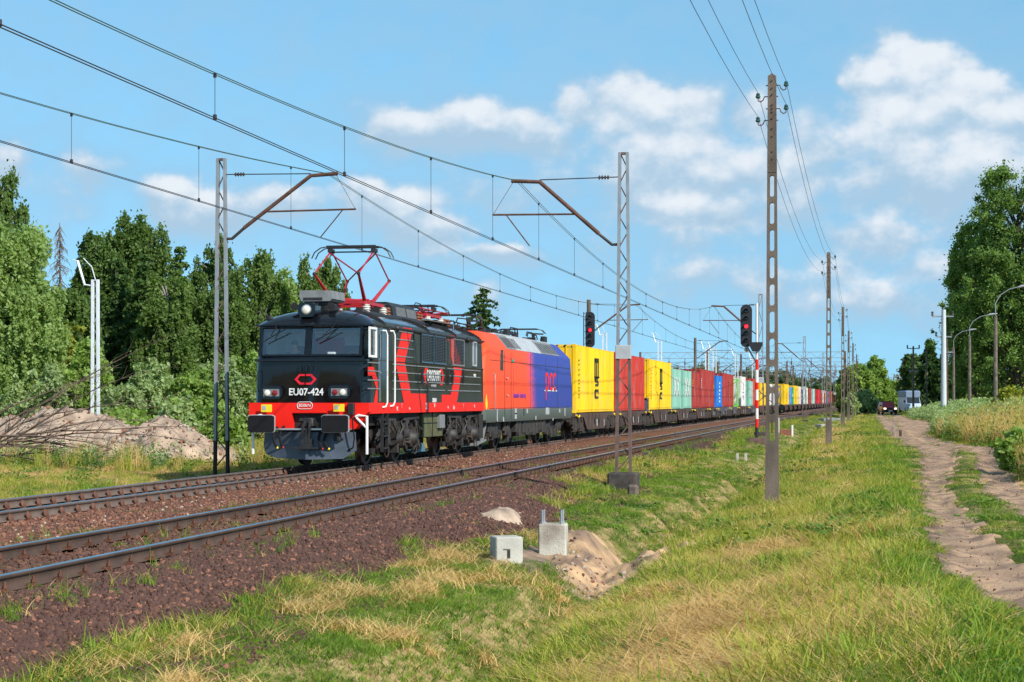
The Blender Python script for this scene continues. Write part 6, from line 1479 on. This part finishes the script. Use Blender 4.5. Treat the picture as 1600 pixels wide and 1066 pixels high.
for k in range(19):
    L = r.uniform(1.5, 7.2); el = r.uniform(.02, .9) if k % 3 else r.uniform(-.02, .25); sp = r.uniform(-.9, .9); p = Vector((r.uniform(-1, .6), r.uniform(-.8, .8), r.uniform(.2, .9))); d = Vector((ux*math.cos(el), uy*math.cos(el) + sp*.3, math.sin(el))).normalized()
    path = [p]; rad = [r.uniform(.016, .042)]; b = MB(); n = 8
    for i in range(n):
        d = (d + Vector((r.uniform(-.12,.12), r.uniform(-.12,.12), -.06 + r.uniform(-.08,.08)))).normalized(); q = path[-1] + d * L / n; q.z = max(q.z, .05); path.append(q); rad.append(rad[0] * (1 - (i + 1) / (n + .5)))
        for _ in range(2):
            e = (d + Vector((r.uniform(-.7,.7), r.uniform(-.7,.7), r.uniform(-.3,.8)))).normalized(); l2 = r.uniform(.3, 1.1); m_ = q + e*l2*.5; b.tube([q, m_, m_ + (e + Vector((0,0,r.uniform(-.4,.3))))*l2*.5], [rad[-1]*.6 + .004, .007, .003], 3, cap=False)
    b.tube(path, rad, 5, cap=False); b.build('branch', M['dead'], ft)
# ---------------------------------------------------------------- grass
def blades(n, rad, h, hv, w, lean, rs, curl=.5, seg=3):
    """a tuft of tapering, bending blades"""
    a = rs.rand(n) * 2 * np.pi; rr = rad * np.sqrt(rs.rand(n)); bx_, by_ = rr*np.cos(a), rr*np.sin(a)
    hd = rs.rand(n) * 2 * np.pi; hh = h * (1 + hv * (rs.rand(n) - .5) * 2); ln = lean * (.3 + rs.rand(n)); fa = rs.rand(n) * np.pi
    V_ = []; k = seg + 1
    for i in range(k):
        u = i / seg; z = hh * (u - .35 * curl * ln * u * u) ; hx = hh * ln * (u ** 1.8)
        wd = w * (1 - u) ** .7 * .5 + .0006
        cx, cy = bx_ + hx*np.cos(hd), by_ + hx*np.sin(hd); wx, wy = wd*np.cos(fa), wd*np.sin(fa)
        V_.append(np.stack([cx - wx, cy - wy, z], 1)); V_.append(np.stack([cx + wx, cy + wy, z], 1))
    V_ = np.stack(V_, 1).reshape(-1, 3)
    base = np.arange(n)[:, None] * (2*k); f_ = np.concatenate([base + np.array([[2*i, 2*i+1, 2*i+3, 2*i+2]]) for i in range(seg)], 0)
    return V_, f_
GM = [leafmat('grass_fresh', (.065,.135,.014), (.21,.32,.035), .36, scale=.5), leafmat('grass_yellow_green', (.16,.20,.020), (.42,.41,.07), .36, scale=.5), leafmat('straw', (.34,.215,.08), (.68,.48,.21), .25, scale=.5),
      leafmat('grass_dark', (.03,.075,.01), (.09,.17,.02), .35, scale=.5), leafmat('weed_leaves', (.05,.12,.02), (.13,.24,.04), .35)]
def protos(name, specs):
    col = bpy.data.collections.new(name); rs = np.random.RandomState(21)
    for i, s in enumerate(specs):
        if s[0] == 'g': v, f = blades(*s[1:7], rs); 
        elif s[0] == 'w':
            n = s[1]; c = rs.normal(size=(n, 3)) * np.array([s[2], s[2], s[3]*.35]) + np.array([0, 0, s[3]*.5]); c[:, 2] = np.abs(c[:, 2]) + .01; v, f = leaf_quads(c, s[4], rs)
        o = mesh_np('%s_%02d' % (name, i), v, f, s[-1], link=False); col.objects.link(o)
    return col
def scatter(name, col, P, rot, scl, idx, label):
    me = bpy.data.meshes.new(name); me.vertices.add(len(P)); me.vertices.foreach_set('co', np.asarray(P, np.float32).ravel())
    for an, ty, key, dat in (('rot', 'FLOAT_VECTOR', 'vector', rot), ('scl', 'FLOAT_VECTOR', 'vector', scl), ('idx', 'INT', 'value', idx)):
        at = me.attributes.new(an, ty, 'POINT'); at.data.foreach_set(key, np.asarray(dat, np.int32 if ty == 'INT' else np.float32).ravel())
    o = bpy.data.objects.new(name, me); C.objects.link(o); tag(o, label, kind='stuff')
    ng = bpy.data.node_groups.new('scatter_' + name, 'GeometryNodeTree'); ng.interface.new_socket('Geometry', in_out='INPUT', socket_type='NodeSocketGeometry'); ng.interface.new_socket('Geometry', in_out='OUTPUT', socket_type='NodeSocketGeometry')
    N = ng.nodes; L = ng.links; gi = N.new('NodeGroupInput'); go = N.new('NodeGroupOutput'); ip = N.new('GeometryNodeInstanceOnPoints'); ci = N.new('GeometryNodeCollectionInfo')
    ci.inputs['Collection'].default_value = col; ci.inputs['Separate Children'].default_value = True; ci.inputs['Reset Children'].default_value = True
    def att(n_, ty): a = N.new('GeometryNodeInputNamedAttribute'); a.data_type = ty; a.inputs['Name'].default_value = n_; return a.outputs['Attribute']
    er = N.new('FunctionNodeEulerToRotation'); L.new(att('rot', 'FLOAT_VECTOR'), er.inputs[0])
    L.new(gi.outputs[0], ip.inputs['Points']); L.new(ci.outputs[0], ip.inputs['Instance']); ip.inputs['Pick Instance'].default_value = True
    L.new(att('idx', 'INT'), ip.inputs['Instance Index']); L.new(er.outputs[0], ip.inputs['Rotation']); L.new(att('scl', 'FLOAT_VECTOR'), ip.inputs['Scale']); L.new(ip.outputs[0], go.inputs[0])
    md = o.modifiers.new('scatter', 'NODES'); md.node_group = ng
    return o
rs = np.random.RandomState(101)
def lay2():
    x, y, Z = field_points(26000, 10.5, 30, p=1.0); X, z, keep = classify(x, y, Z); X_, y_ = X, y; keep &= (fbm(X*1.4 + 3, y*.8, 4) + rs.rand(len(X))*.24 - .12 > np.where(X < -2.6, .64, .55)) & (X < .6); x, y, z = x[keep], y[keep], z[keep]; n = len(x); s = .8 + .7*rs.rand(n)
    scatter('dry_thatch', cN, np.stack([x, y, z - .01], 1), np.stack([np.zeros(n), np.zeros(n), rs.rand(n)*6.28], 1), np.stack([s, s, s], 1), rs.choice([2, 2, 2, 5], n), 'flattened dry grass lying between the green blades')
def field_points(n, z0, z1, m0=-860, m1=860, p=1.6):
    """points spread over the ground in front of the camera between two distances, denser near"""
    u = rs.rand(n); a = z0 ** (2 - p); b = z1 ** (2 - p); Z = (a + (b - a) * u) ** (1 / (2 - p)) if p != 2 else z0 * (z1 / z0) ** u
    xc = (m0 + (m1 - m0) * rs.rand(n)) / F * Z; return xc * CT - Z * ST, xc * ST + Z * CT, Z
def stX(x, y):      # straightened coordinate of a world x
    X = x - off(y) * wsh(x)
    for _ in range(4): X = x - off(y) * wsh(X)
    return X
def inheap(X, Y):
    o = np.zeros_like(X)
    for i, (x, y, rx, ry, a) in enumerate(SANDS): d = np.sqrt(((X - x)/rx)**2 + ((Y - y)/ry)**2); o = np.maximum(o, np.clip(1.15 - d, 0, 1) * (1 if i < 2 else .5))
    return o
def bz_at(X): return np.interp(X, [-17.3,-16.4,-15.4,-12,-9.2,-7.45,-6.9,-6.3,-5.75,-5.2], [-.9,-.62,-.22,-.165,-.165,-.175,-.26,-.42,-.62,-1.1])
def classify(x, y, Z):
    X = stX(x, y); z = gz(X, y); keep = np.ones(len(x), bool)
    r = ruts(X, y); keep &= r < .02
    edge = -6.08 + .62*np.exp(-((y - 31)/4.5)**2) + (fbm(X*1.3, y*.6, 3) - .5) * 1.2 - .9*np.clip((y - 38)/8, 0, 1) * (y < 75) - 1.0*np.clip((y-75)/30, 0, 1)
    onb = (X < edge) & (X > -16.6 + (fbm(X*1.1, y*.5, 3) - .5)*1.2)
    keep &= ~onb; keep &= rs.rand(len(x)) > inheap(X, y) * 2.2
    keep &= ~((X > -17) & (X < -6.2) & (y < 70) & onb)
    z = np.where(X < -5.9, np.maximum(z, bz_at(X)), z)
    return X, z, keep
specN = [('g',9,.08,.15,.6,.010,.5,GM[0]), ('g',8,.09,.16,.6,.010,.8,GM[1]), ('g',22,.14,.085,.7,.008,2.2,GM[2]), ('g',12,.07,.12,.6,.008,.5,GM[3]), ('g',5,.08,.22,.35,.007,.35,GM[1]), ('g',6,.10,.12,.6,.007,1.5,GM[2]), ('w',26,.05,.08,.025,GM[4]), ('g',9,.05,.22,.4,.011,.5,GM[0]), ('g',30,.10,.045,.6,.006,.9,GM[3])]
specF = [('g',30,.22,.17,.6,.013,.5,GM[0]), ('g',30,.24,.20,.6,.013,.7,GM[1]), ('g',40,.28,.08,.7,.012,2.6,GM[2]), ('g',30,.22,.16,.6,.013,.5,GM[3]), ('g',12,.20,.36,.4,.011,.4,GM[1]), ('g',22,.24,.24,.6,.010,1.2,GM[2]), ('w',50,.18,.20,.06,GM[4]), ('g',30,.2,.30,.4,.014,.5,GM[0]), ('g',34,.25,.07,.6,.012,.9,GM[3])]
cN = protos('grass_near', specN); cF = protos('grass_far', specF)
def choose(X, y, n):
    """which tuft grows where"""
    dry = .5 + (fbm(X*.8 + 40, y*.45, 4) - .5)*.9 + .20*np.exp(-((X + 1.3)/1.0)**2) - .13*np.clip((30 - y)/8, 0, 1)*(X < -2.4) + .02 - .19*np.exp(-((X - .7)/.5)**2) - .10*(X > 1.0) - .20*np.exp(-((X + 4.5)/1.0)**2)
    dry = dry + .17 * ((X < -17)) + .10*np.clip((y - 45)/30, 0, 1)*(np.abs(X + .8) < 1.6) + .1*(X > 4.8)
    u = rs.rand(n) * .46 - .23 + dry
    k = np.where(u > .68, 2, np.where(u > .63, 5, np.where(u > .49, 1, 0)))
    k = np.where((k == 0) & (rs.rand(n) < .28), 3, k); k = np.where((k <= 1) & (rs.rand(n) < .10), 7, k); k = np.where((k == 0) & (dry > .56), 1, k); k = np.where((rs.rand(n) < .10) & (fbm(X*1.5 + 70, y*.9, 2) > .56), 6, k); k = np.where((rs.rand(n) < .05) & (k != 2), 4, k)
    bk = (X > -5.9) & (X < -3.3); k = np.where(bk & (k == 1) & (rs.rand(n) < .6), 3, k); k = np.where(bk & (k == 4), 0, k); k = np.where(bk & ((k == 2) | (k == 5)) & (rs.rand(n) < .7), 0, k); mid = (X > 1.2) & (X < 3.4); k = np.where(mid & (rs.rand(n) < .8), 8, k)
    k = np.where((X > .2) & (X < 1.2) & (rs.rand(n) < .35), 8, k)
    return k
def lay(name, label, col, n, z0, z1, p, sc, heights=1.0):
    x, y, Z = field_points(n, z0, z1, p=p); X, z, keep = classify(x, y, Z); x, y, Z, X, z = [q[keep] for q in (x, y, Z, X, z)]; n = len(x)
    k = choose(X, y, n); s = sc * (.7 + .6*rs.rand(n)) * (.75 + .6*fbm(X*.8 + 9, y*.8, 3))
    bank = (X > -5.9) & (X < -3.3); s = s * np.where(bank, .8, 1) * np.where(X < -16, .9, 1)
    rr_ = ruts(X, y); sz = s * heights * np.where(bank, .65, 1) * .74 * np.where((X > 1) & (X < 3.4), .7, 1) * np.clip(.35 - (rr_ + .0) * 1.6, .35, 1)
    rot = np.stack([(rs.rand(n) - .5)*.25, (rs.rand(n) - .5)*.25, rs.rand(n)*6.28], 1)
    scatter(name, col, np.stack([x, y, z - .01], 1), rot, np.stack([s, s, sz], 1), k, label)
lay('grass', 'short mixed green and dry grass close to the camera', cN, 44000, 10.5, 27, 1.0, 1.0)
lay('grass', 'green and straw coloured grass along the ditch', cF, 30000, 24, 62, 1.0, .8)
lay('grass', 'farther grass beside the railway and the dirt road', cF, 30000, 55, 170, 1.1, 1.35, .8)
lay('grass', 'far grass toward the horizon', cF, 14000, 160, 420, 1.2, 2.8, .5)
# tall seed-head weeds on the right beyond the road
lay2()
cT = protos('tall_weeds', [('g',26,.25,1.0,.35,.02,.22,GM[1]), ('g',26,.25,.9,.35,.018,.3,GM[2]), ('w',70,.22,.9,.09,LM['greybush']), ('w',60,.20,.8,.08,GM[4]), ('w',30,.16,1.5,.06,LM['yellowbush'])])
x, y, Z = field_points(22000, 40, 210, 520, 860, 1.0); X = stX(x, y)
lim = np.interp(y, [40, 50, 60, 68, 80, 96, 120, 135, 155, 185, 215], [3.5, 3.9, 4.6, 5.1, 4.2, 3.7, 4.6, 5.6, 5.6, 5.0, 4.8]) + (fbm(X*2, y*.4, 3) - .5)*.8
kp = X > lim; x, y, X = x[kp], y[kp], X[kp]; n = len(x); band = (y - 62)/90 + (rs.rand(n) - .5)*.5
k = np.where(band > .45, rs.choice([2, 2, 3], n), rs.choice([0, 1, 1, 3, 1], n)); k = np.where((rs.rand(n) < .04) & (band < .4), 4, k)
s = (.75 + .5*rs.rand(n)); scatter('tall_weeds', cT, np.stack([x, y, gz(X, y)], 1), np.stack([np.zeros(n), np.zeros(n), rs.rand(n)*6.28], 1), np.stack([s, s, s*np.clip(.7 + .5*(X - lim[kp])/3, .6, 1.4)], 1), k, 'tall dry weeds and reeds right of the dirt road')
# tufts growing in the tracks
n = 2600; yy_ = 13 + 110 * rs.rand(n) ** 1.5; which = rs.rand(n)
Xw = np.where(which < .40, -8.57 + (rs.rand(n) - .5)*1.15, np.where(which < .72, -10.1 + (rs.rand(n) - .5)*1.0, -7.3 + (rs.rand(n) - .5)*.8))
ok = (fbm(Xw*.8 + 5, yy_*.22, 3) > .50) & (np.abs(Xw + 7.82) > .1) & (np.abs(Xw + 9.32) > .1); Xw, yy_ = Xw[ok], yy_[ok]; n = len(Xw)
s = .45 + .6*rs.rand(n); scatter('grass', cN, np.stack([Xw + off(yy_), yy_, np.full(n, -.22)], 1), np.stack([np.zeros(n), np.zeros(n), rs.rand(n)*6.28], 1), np.stack([s, s, s], 1), rs.choice([0, 3, 7, 6, 1, 5, 0, 3], n), 'weeds growing between and beside the rails')
# ballast stones
def stone(rs, sub=1):
    b = bmesh.new(); bmesh.ops.create_icosphere(b, subdivisions=1, radius=.5)
    for v_ in b.verts: v_.co *= 1 + rs.uniform(-.28, .28)
    me = bpy.data.meshes.new('s'); b.to_mesh(me); b.free(); return me
SM = []
for i, (a, b) in enumerate([((.11,.05,.035),(.05,.026,.022)), ((.17,.075,.045),(.09,.042,.03)), ((.30,.13,.08),(.18,.08,.05)), ((.45,.38,.30),(.3,.25,.2))]):
    m = mat('ballast_stone', a, .85, 0, .3, 15, .3, 60, col2=b); SM.append(m)
cS = bpy.data.collections.new('stones')
for i in range(12):
    me = stone(rs); me.name = 'stone_%02d' % i; me.materials.append(SM[0 if i < 5 else 1 if i < 8 else 2 if i < 11 else 3]); o = bpy.data.objects.new('stone_%02d' % i, me); cS.objects.link(o)
def stones(n, Xa, Xb, ya, yb, pick, size, label, pw=1.5, edge=False):
    y = ya + (yb - ya) * rs.rand(n) ** pw; X = Xa + (Xb - Xa) * rs.rand(n)
    z = ballast_z(X, y) + .0; gzz = gz(X, y); ok = z > gzz - .03
    if edge: ok |= rs.rand(n) < .25
    X, y, z = X[ok], y[ok], np.maximum(z, gzz)[ok]; n = len(X); s = size * (.5 + rs.rand(n) ** 2 * 1.1)
    scatter('ballast_stones', cS, np.stack([X + off(y), y, z + .004], 1), rs.rand(n, 3)*6.28, np.stack([s, s*(.7 + .5*rs.rand(n)), s*(.6 + .3*rs.rand(n))], 1), rs.choice(pick, n), label)
stones(58000, -7.7, -5.0, 13, 46, [0,0,1,2,3,4,0,1,2,3,4,5,0,1,2,3,4,6,8,9], .052, 'dark brown broken stones on the near ballast shoulder', 1.5, True)
stones(9000, -9.25, -7.9, 14, 60, [0,1,2,5,6,7], .055, 'broken stones between the near rails')
stones(22000, -12.2, -9.4, 20, 75, [5,6,7,8,9,10,5,6,7,8,1,0,5,6,7,8,9,10,5,6,7,8,2,3,5,6,7,8,9,10,5,6,7,11] , .05, 'reddish broken stones between the two tracks')
stones(5000, -16.0, -13.8, 28, 70, [5,6,7,8,9,10], .055, 'reddish broken stones beyond the train track')
# stones and clods on the dug heaps
HP = [o for o in C.objects if o.name.startswith('soil_heap')][-3:]; PP = []
for o in HP:
    a = np.empty(len(o.data.vertices)*3, np.float32); o.data.vertices.foreach_get('co', a); a = a.reshape(-1, 3); up = a[:, 2] > -.25; a = a[up]; PP.append(a[rs.randint(0, len(a), 1500)] + rs.normal(size=(1500, 3))*np.array([.05, .05, .01]))
PP = np.concatenate(PP); n = len(PP); s = .03 + .16*rs.rand(n)**3
scatter('soil_clods', cS, PP, rs.rand(n, 3)*6.28, np.stack([s, s, s*.7], 1), rs.choice([11, 11, 10, 9, 11], n), 'loose stones lying on the old soil heaps')
wx, wy = PW(np.concatenate([rs.uniform(-60, 335, 420), rs.uniform(330, 480, 120)]), rs.uniform(52, 66, 540)); n = len(wx); kw = fbm(wx*.5, wy*.5, 3) > .47; wx, wy = wx[kw], wy[kw]; n = len(wx); s = .35 + .4*rs.rand(n)
scatter('tall_weeds', cT, np.stack([wx, wy, gz(wx, wy) - .02], 1), np.stack([np.zeros(n), np.zeros(n), rs.rand(n)*6.28], 1), np.stack([s, s, s], 1), rs.choice([0, 3, 2, 3, 1], n), 'tall weeds before the old soil heaps')
X_ = 5*rs.rand(9000); y_ = 14 + 60*rs.rand(9000)**1.6; rk = ruts(X_, y_); ok = rk > .02; X_, y_ = X_[ok], y_[ok]; n = len(X_); s = .008 + .03*rs.rand(n)**4
scatter('road_pebbles', cS, np.stack([X_ + off(y_)*wsh(X_), y_, gz(X_, y_) + .042], 1), rs.rand(n, 3)*6.28, np.stack([s, s, s*.6], 1), rs.choice([11, 10, 5, 9], n), 'small pebbles on the dirt road')
n = 900; X = -3.8 + rs.normal(size=n)*.8; y = 24.8 + rs.normal(size=n)*1.8; z = spoil(0)(X, y); ok = z > gz(X, y) - .02
X, y, z = X[ok], y[ok], z[ok]; n = len(X); s = .03 + .07*rs.rand(n)**3
scatter('soil_clods', cS, np.stack([X, y, z], 1), rs.rand(n, 3)*6.28, np.stack([s, s, s*.7], 1), rs.choice([11, 11, 10, 0], n), 'loose clods on the dug sand')
# ================================================================ BLOCKS, CARS AND SMALL THINGS
def setz(X, Y): return float(gz(np.array([X]), np.array([Y]))[0])
b1x, b1y = -4.84, 25.4
t = thing('concrete_block', 'plain pale concrete block with a small dark slot, left of the bolted block', 'concrete block', (b1x, b1y, -.72), R(24), 'concrete blocks beside the track')
w = .19; bb = MB().bbox(-w, w, -w, w, 0, .46, .016).build('block', M['concrete'], t)
MB().box(-.035, .01, -w - .002, -w + .02, .17, .29).build('slot', M['dblack'], t); MB().box(-.09, .01, -w - .003, -w + .01, .285, .30).build('stain', M['concrete_d'], t)
b2x, b2y = -4.50, 27.3
t = thing('concrete_block', 'stained concrete block with two steel bolts standing on top', 'concrete block', (b2x, b2y, -.70), R(4), 'concrete blocks beside the track')
MB().bbox(-.205, .205, -.18, .18, -.1, .50, .02).build('block', mat('stained_concrete', (.48,.46,.40), .9, 0, .3, 2.2, .5, 40, col2=(.24,.20,.16), detail=7, thr=(.35,.55)), t)
for (x, y) in ((-.15, -.11), (.13, -.11), (-.145, .11), (.135, .11)):
    b = MB().cyl((x, y, .5), (x, y, .70), .016, n=8).cyl((x, y, .5), (x, y, .53), .03, n=6); b.build('bolt', M['galv'], t, smooth=40)
t = thing('foundation_stub', 'small broken concrete stub with a bolt beside the mast footing', 'concrete stub', (-5.25, 43.2, -.75)); MB().bbox(-.12, .12, -.15, .15, 0, .42, .05).build('block', M['concrete_d'], t); MB().cyl((.02, 0, .4), (.0, 0, .62), .015, n=6).build('bolt', M['rust'], t)
# tree stump / post at the road
x, y = PW(1396, 95); t = thing('marker_post', 'short grey wooden post beside the dirt road', 'post', (x, y, -.25)); MB().bbox(-.08, .08, -.07, .07, 0, .62, .02).build('post', mat('old_wood', (.33,.27,.22), .9, 0, .4, 6, .5, 20), t); MB().bbox(.28, .42, -.05, .06, 0, .4, .03).build('stub', M['bark'], t)
# level platform slabs and boxes by the far tracks
def slab(px0, px1, Z, z0, z1, m, label, name='concrete_slab', dep_=3.0):
    xa, ya = PW(px0, Z); xb, yb = PW(px1, Z); L = math.hypot(xb - xa, yb - ya); t = MB().bbox(0, L, 0, dep_, z0, z1, .03).build(name, m, None); t.location = (xa, ya, 0); t.rotation_euler = (0, 0, math.atan2(yb - ya, xb - xa)); return tag(t, label, 'slab')
slab(1283, 1318, 150, -.55, -.28, M['concrete'], 'long pale concrete slab at the second concrete pole'); slab(1287, 1330, 185, -.4, -.1, M['galv'], 'grey blue slab behind the pale concrete slab')
slab(1272, 1289, 118, -.95, -.72, M['concrete_d'], 'brown slab edge in the ditch left of the second pole'); slab(1183, 1196, 92, -.5, -.25, M['concrete_d'], 'dark low slab by the nearest concrete pole'); slab(1133, 1146, 78, -.62, -.5, M['concrete'], 'small white slab in the grass below the train')
x, y = PW(1228, 110); t = thing('cable_cabinet', 'brick red low cabinet right of the nearest concrete pole', 'cabinet', (x, y, -.75)); MB().bbox(-.35, .32, -.3, .3, 0, .7, .03).build('body', mat('brick_red', (.25,.10,.06), .8, 0, .3, 6), t); MB().bbox(.33, .42, -.32, .32, 0, .95, .01).build('side_plate', M['white'], t)
x, y = PW(1216, 112); t = thing('marker_post', 'short white post just left of the red cabinet', 'post', (x, y, -.7)); MB().bbox(-.06, .06, -.06, .06, 0, 1.3, .01).build('post', M['white'], t)
for px, s in ((1193, .5), (1188, -.4)):
    pass
xb_ = thing('crossed_sign', 'dark crossed boards in front of the yellow wagon by the striped signal', 'sign', (*PW(1195, 112), -.4)); 
a = MB().bar((-.45, 0, 1.9), (.45, 0, 2.7), .09, .04).bar((-.45, .05, 2.7), (.45, .05, 1.9), .09, .04).bar((-.42, .1, .0), (-.42, .1, 2.6), .06).bar((.42, .1, .0), (.42, .1, 2.6), .06); a.build('board', M['dblack'], xb_)
# loose posts in grass near the signal
for px, lb in ((1152, 'left one of two tiny concrete posts below the striped signal'), (1165, 'right one of two tiny concrete posts below the striped signal')):
    x, y = PW(px, 70); t = MB().bbox(-.05, .05, -.05, .05, 0, .4, .01).build('stake', M['concrete'], None); t.location = (x, y, -.75); tag(t, lb, 'stake', 'tiny posts below the signal')
# ---- red car facing the camera
def vehicle(name, label, cat, px, Z, rings, W2, paintm, extra, zoff=-.1, group=None):
    x, y = PW(px, Z); t = thing(name, label, cat, (x, y, zoff), TH, group); mb = MB(); vs = []; k = len(rings)
    for (yy_, zb, zt, wb, wt) in rings: vs += [(-wb, yy_, zb), (-wb, yy_, (zb*.45 + zt*.55)), (-wt, yy_, zt - .04), (-wt + .12, yy_, zt), (wt - .12, yy_, zt), (wt, yy_, zt - .04), (wb, yy_, (zb*.45 + zt*.55)), (wb, yy_, zb)]
    fs = [(i*8+j, i*8+(j+1)%8, (i+1)*8+(j+1)%8, (i+1)*8+j) for i in range(k-1) for j in range(8)] + [tuple(range(8)), tuple(range((k-1)*8, k*8))]
    mb.add(vs, fs).build('body', paintm, t, smooth=35); extra(t); return t
CR = mat('dark_red_car_paint', (.34,.01,.02), .3, coat=.4)
def car_extra(t):
    MB().add([(-.70,.98,1.06),(.70,.98,1.06),(.60,1.42,1.56),(-.60,1.42,1.56)], [(0,1,2,3)]).build('windscreen', M['glass_dark'], t)
    for s in (-1, 1):
        h = MB().bbox(s*.66 - .15, s*.66 + .15, -.04, .02, .68, .86, .02).build('headlight', mat('lit_headlight', (.9,.85,.6), .3, emis=((1,.85,.55), 2.2)), t)
        MB().bbox(s*1.0 - .1, s*1.0 + .1, .95, 1.05, 1.05, 1.22, .02).build('mirror', M['rubber'], t)
        for y in (.75, 3.3):
            w = MB().lathe((s*.72, y, .36), (s, 0, 0), [(0,.36),(.2,.36),(.22,.3)], 16).build('wheel', M['rubber'], t, smooth=40); MB().lathe((s*.93, y, .36), (s, 0, 0), [(0,.2),(.02,.18)], 12).build('rim', M['alu'], w)
    MB().bbox(-.88, .88, -.12, .1, .32, .62, .04).build('bumper', M['rubber'], t); MB().bbox(-.5, .5, -.03, .01, .68, .84, .01).build('grille', M['dblack'], t); MB().box(-.25, .25, -.13, -.121, .42, .53).build('number_plate', M['white'], t)
    MB().bbox(-.72, .72, 1.5, 3.6, 1.66, 1.70, .01).build('roof_rail', M['dblack'], t)
vehicle('parked_car', 'dark red off-road car with lit headlights on the dirt road', 'car', 1391, 236, [(0,.38,.80,.84,.78),(.08,.3,.92,.88,.82),(.95,.3,1.04,.9,.84),(1.45,.3,1.62,.9,.68),(3.5,.3,1.66,.9,.68),(4.0,.3,1.1,.9,.84),(4.1,.4,1.0,.86,.8)], .9, CR, car_extra)
VW = mat('white_van_paint', (.42,.54,.70), .4)
def van_extra(t):
    MB().bbox(-1.06, 1.06, .55, 5.5, 2.15, 3.0, .15).build('roof_box', mat('blue_grey_roof', (.16,.22,.32), .5), t)
    MB().add([(-.88,-.0,1.25),(.88,-.0,1.25),(.85,.50,2.1),(-.85,.50,2.1)], [(0,1,2,3)]).build('windscreen', M['glass_dark'], t)
    for s in (-1, 1):
        MB().bbox(s*.8 - .14, s*.8 + .14, -.36, -.3, .8, 1.0, .02).build('headlight', M['lens'], t); MB().bbox(s*1.22 - .1, s*1.22 + .1, .1, .2, 1.35, 1.7, .02).build('mirror', M['rubber'], t)
        for y in (.6, 4.3): MB().lathe((s*.8, y, .36), (s, 0, 0), [(0,.36),(.22,.36),(.24,.3)], 14).build('wheel', M['rubber'], t, smooth=40)
    MB().bbox(-.95, .95, -.42, -.25, .35, .62, .03).build('bumper', M['lgrey'], t)
vehicle('parked_van', 'white and blue grey camper van parked in tall grass', 'van', 1427.5, 256, [(-.35,.35,1.0,.95,.9),(-.3,.3,1.18,1.0,.95),(.0,.3,1.25,1.02,.95),(.6,.3,2.15,1.02,.9),(5.4,.3,2.2,1.02,.95),(5.5,.4,2.1,1,.9)], 1, VW, van_extra, zoff=.05)
# ---- very light haze in the far air
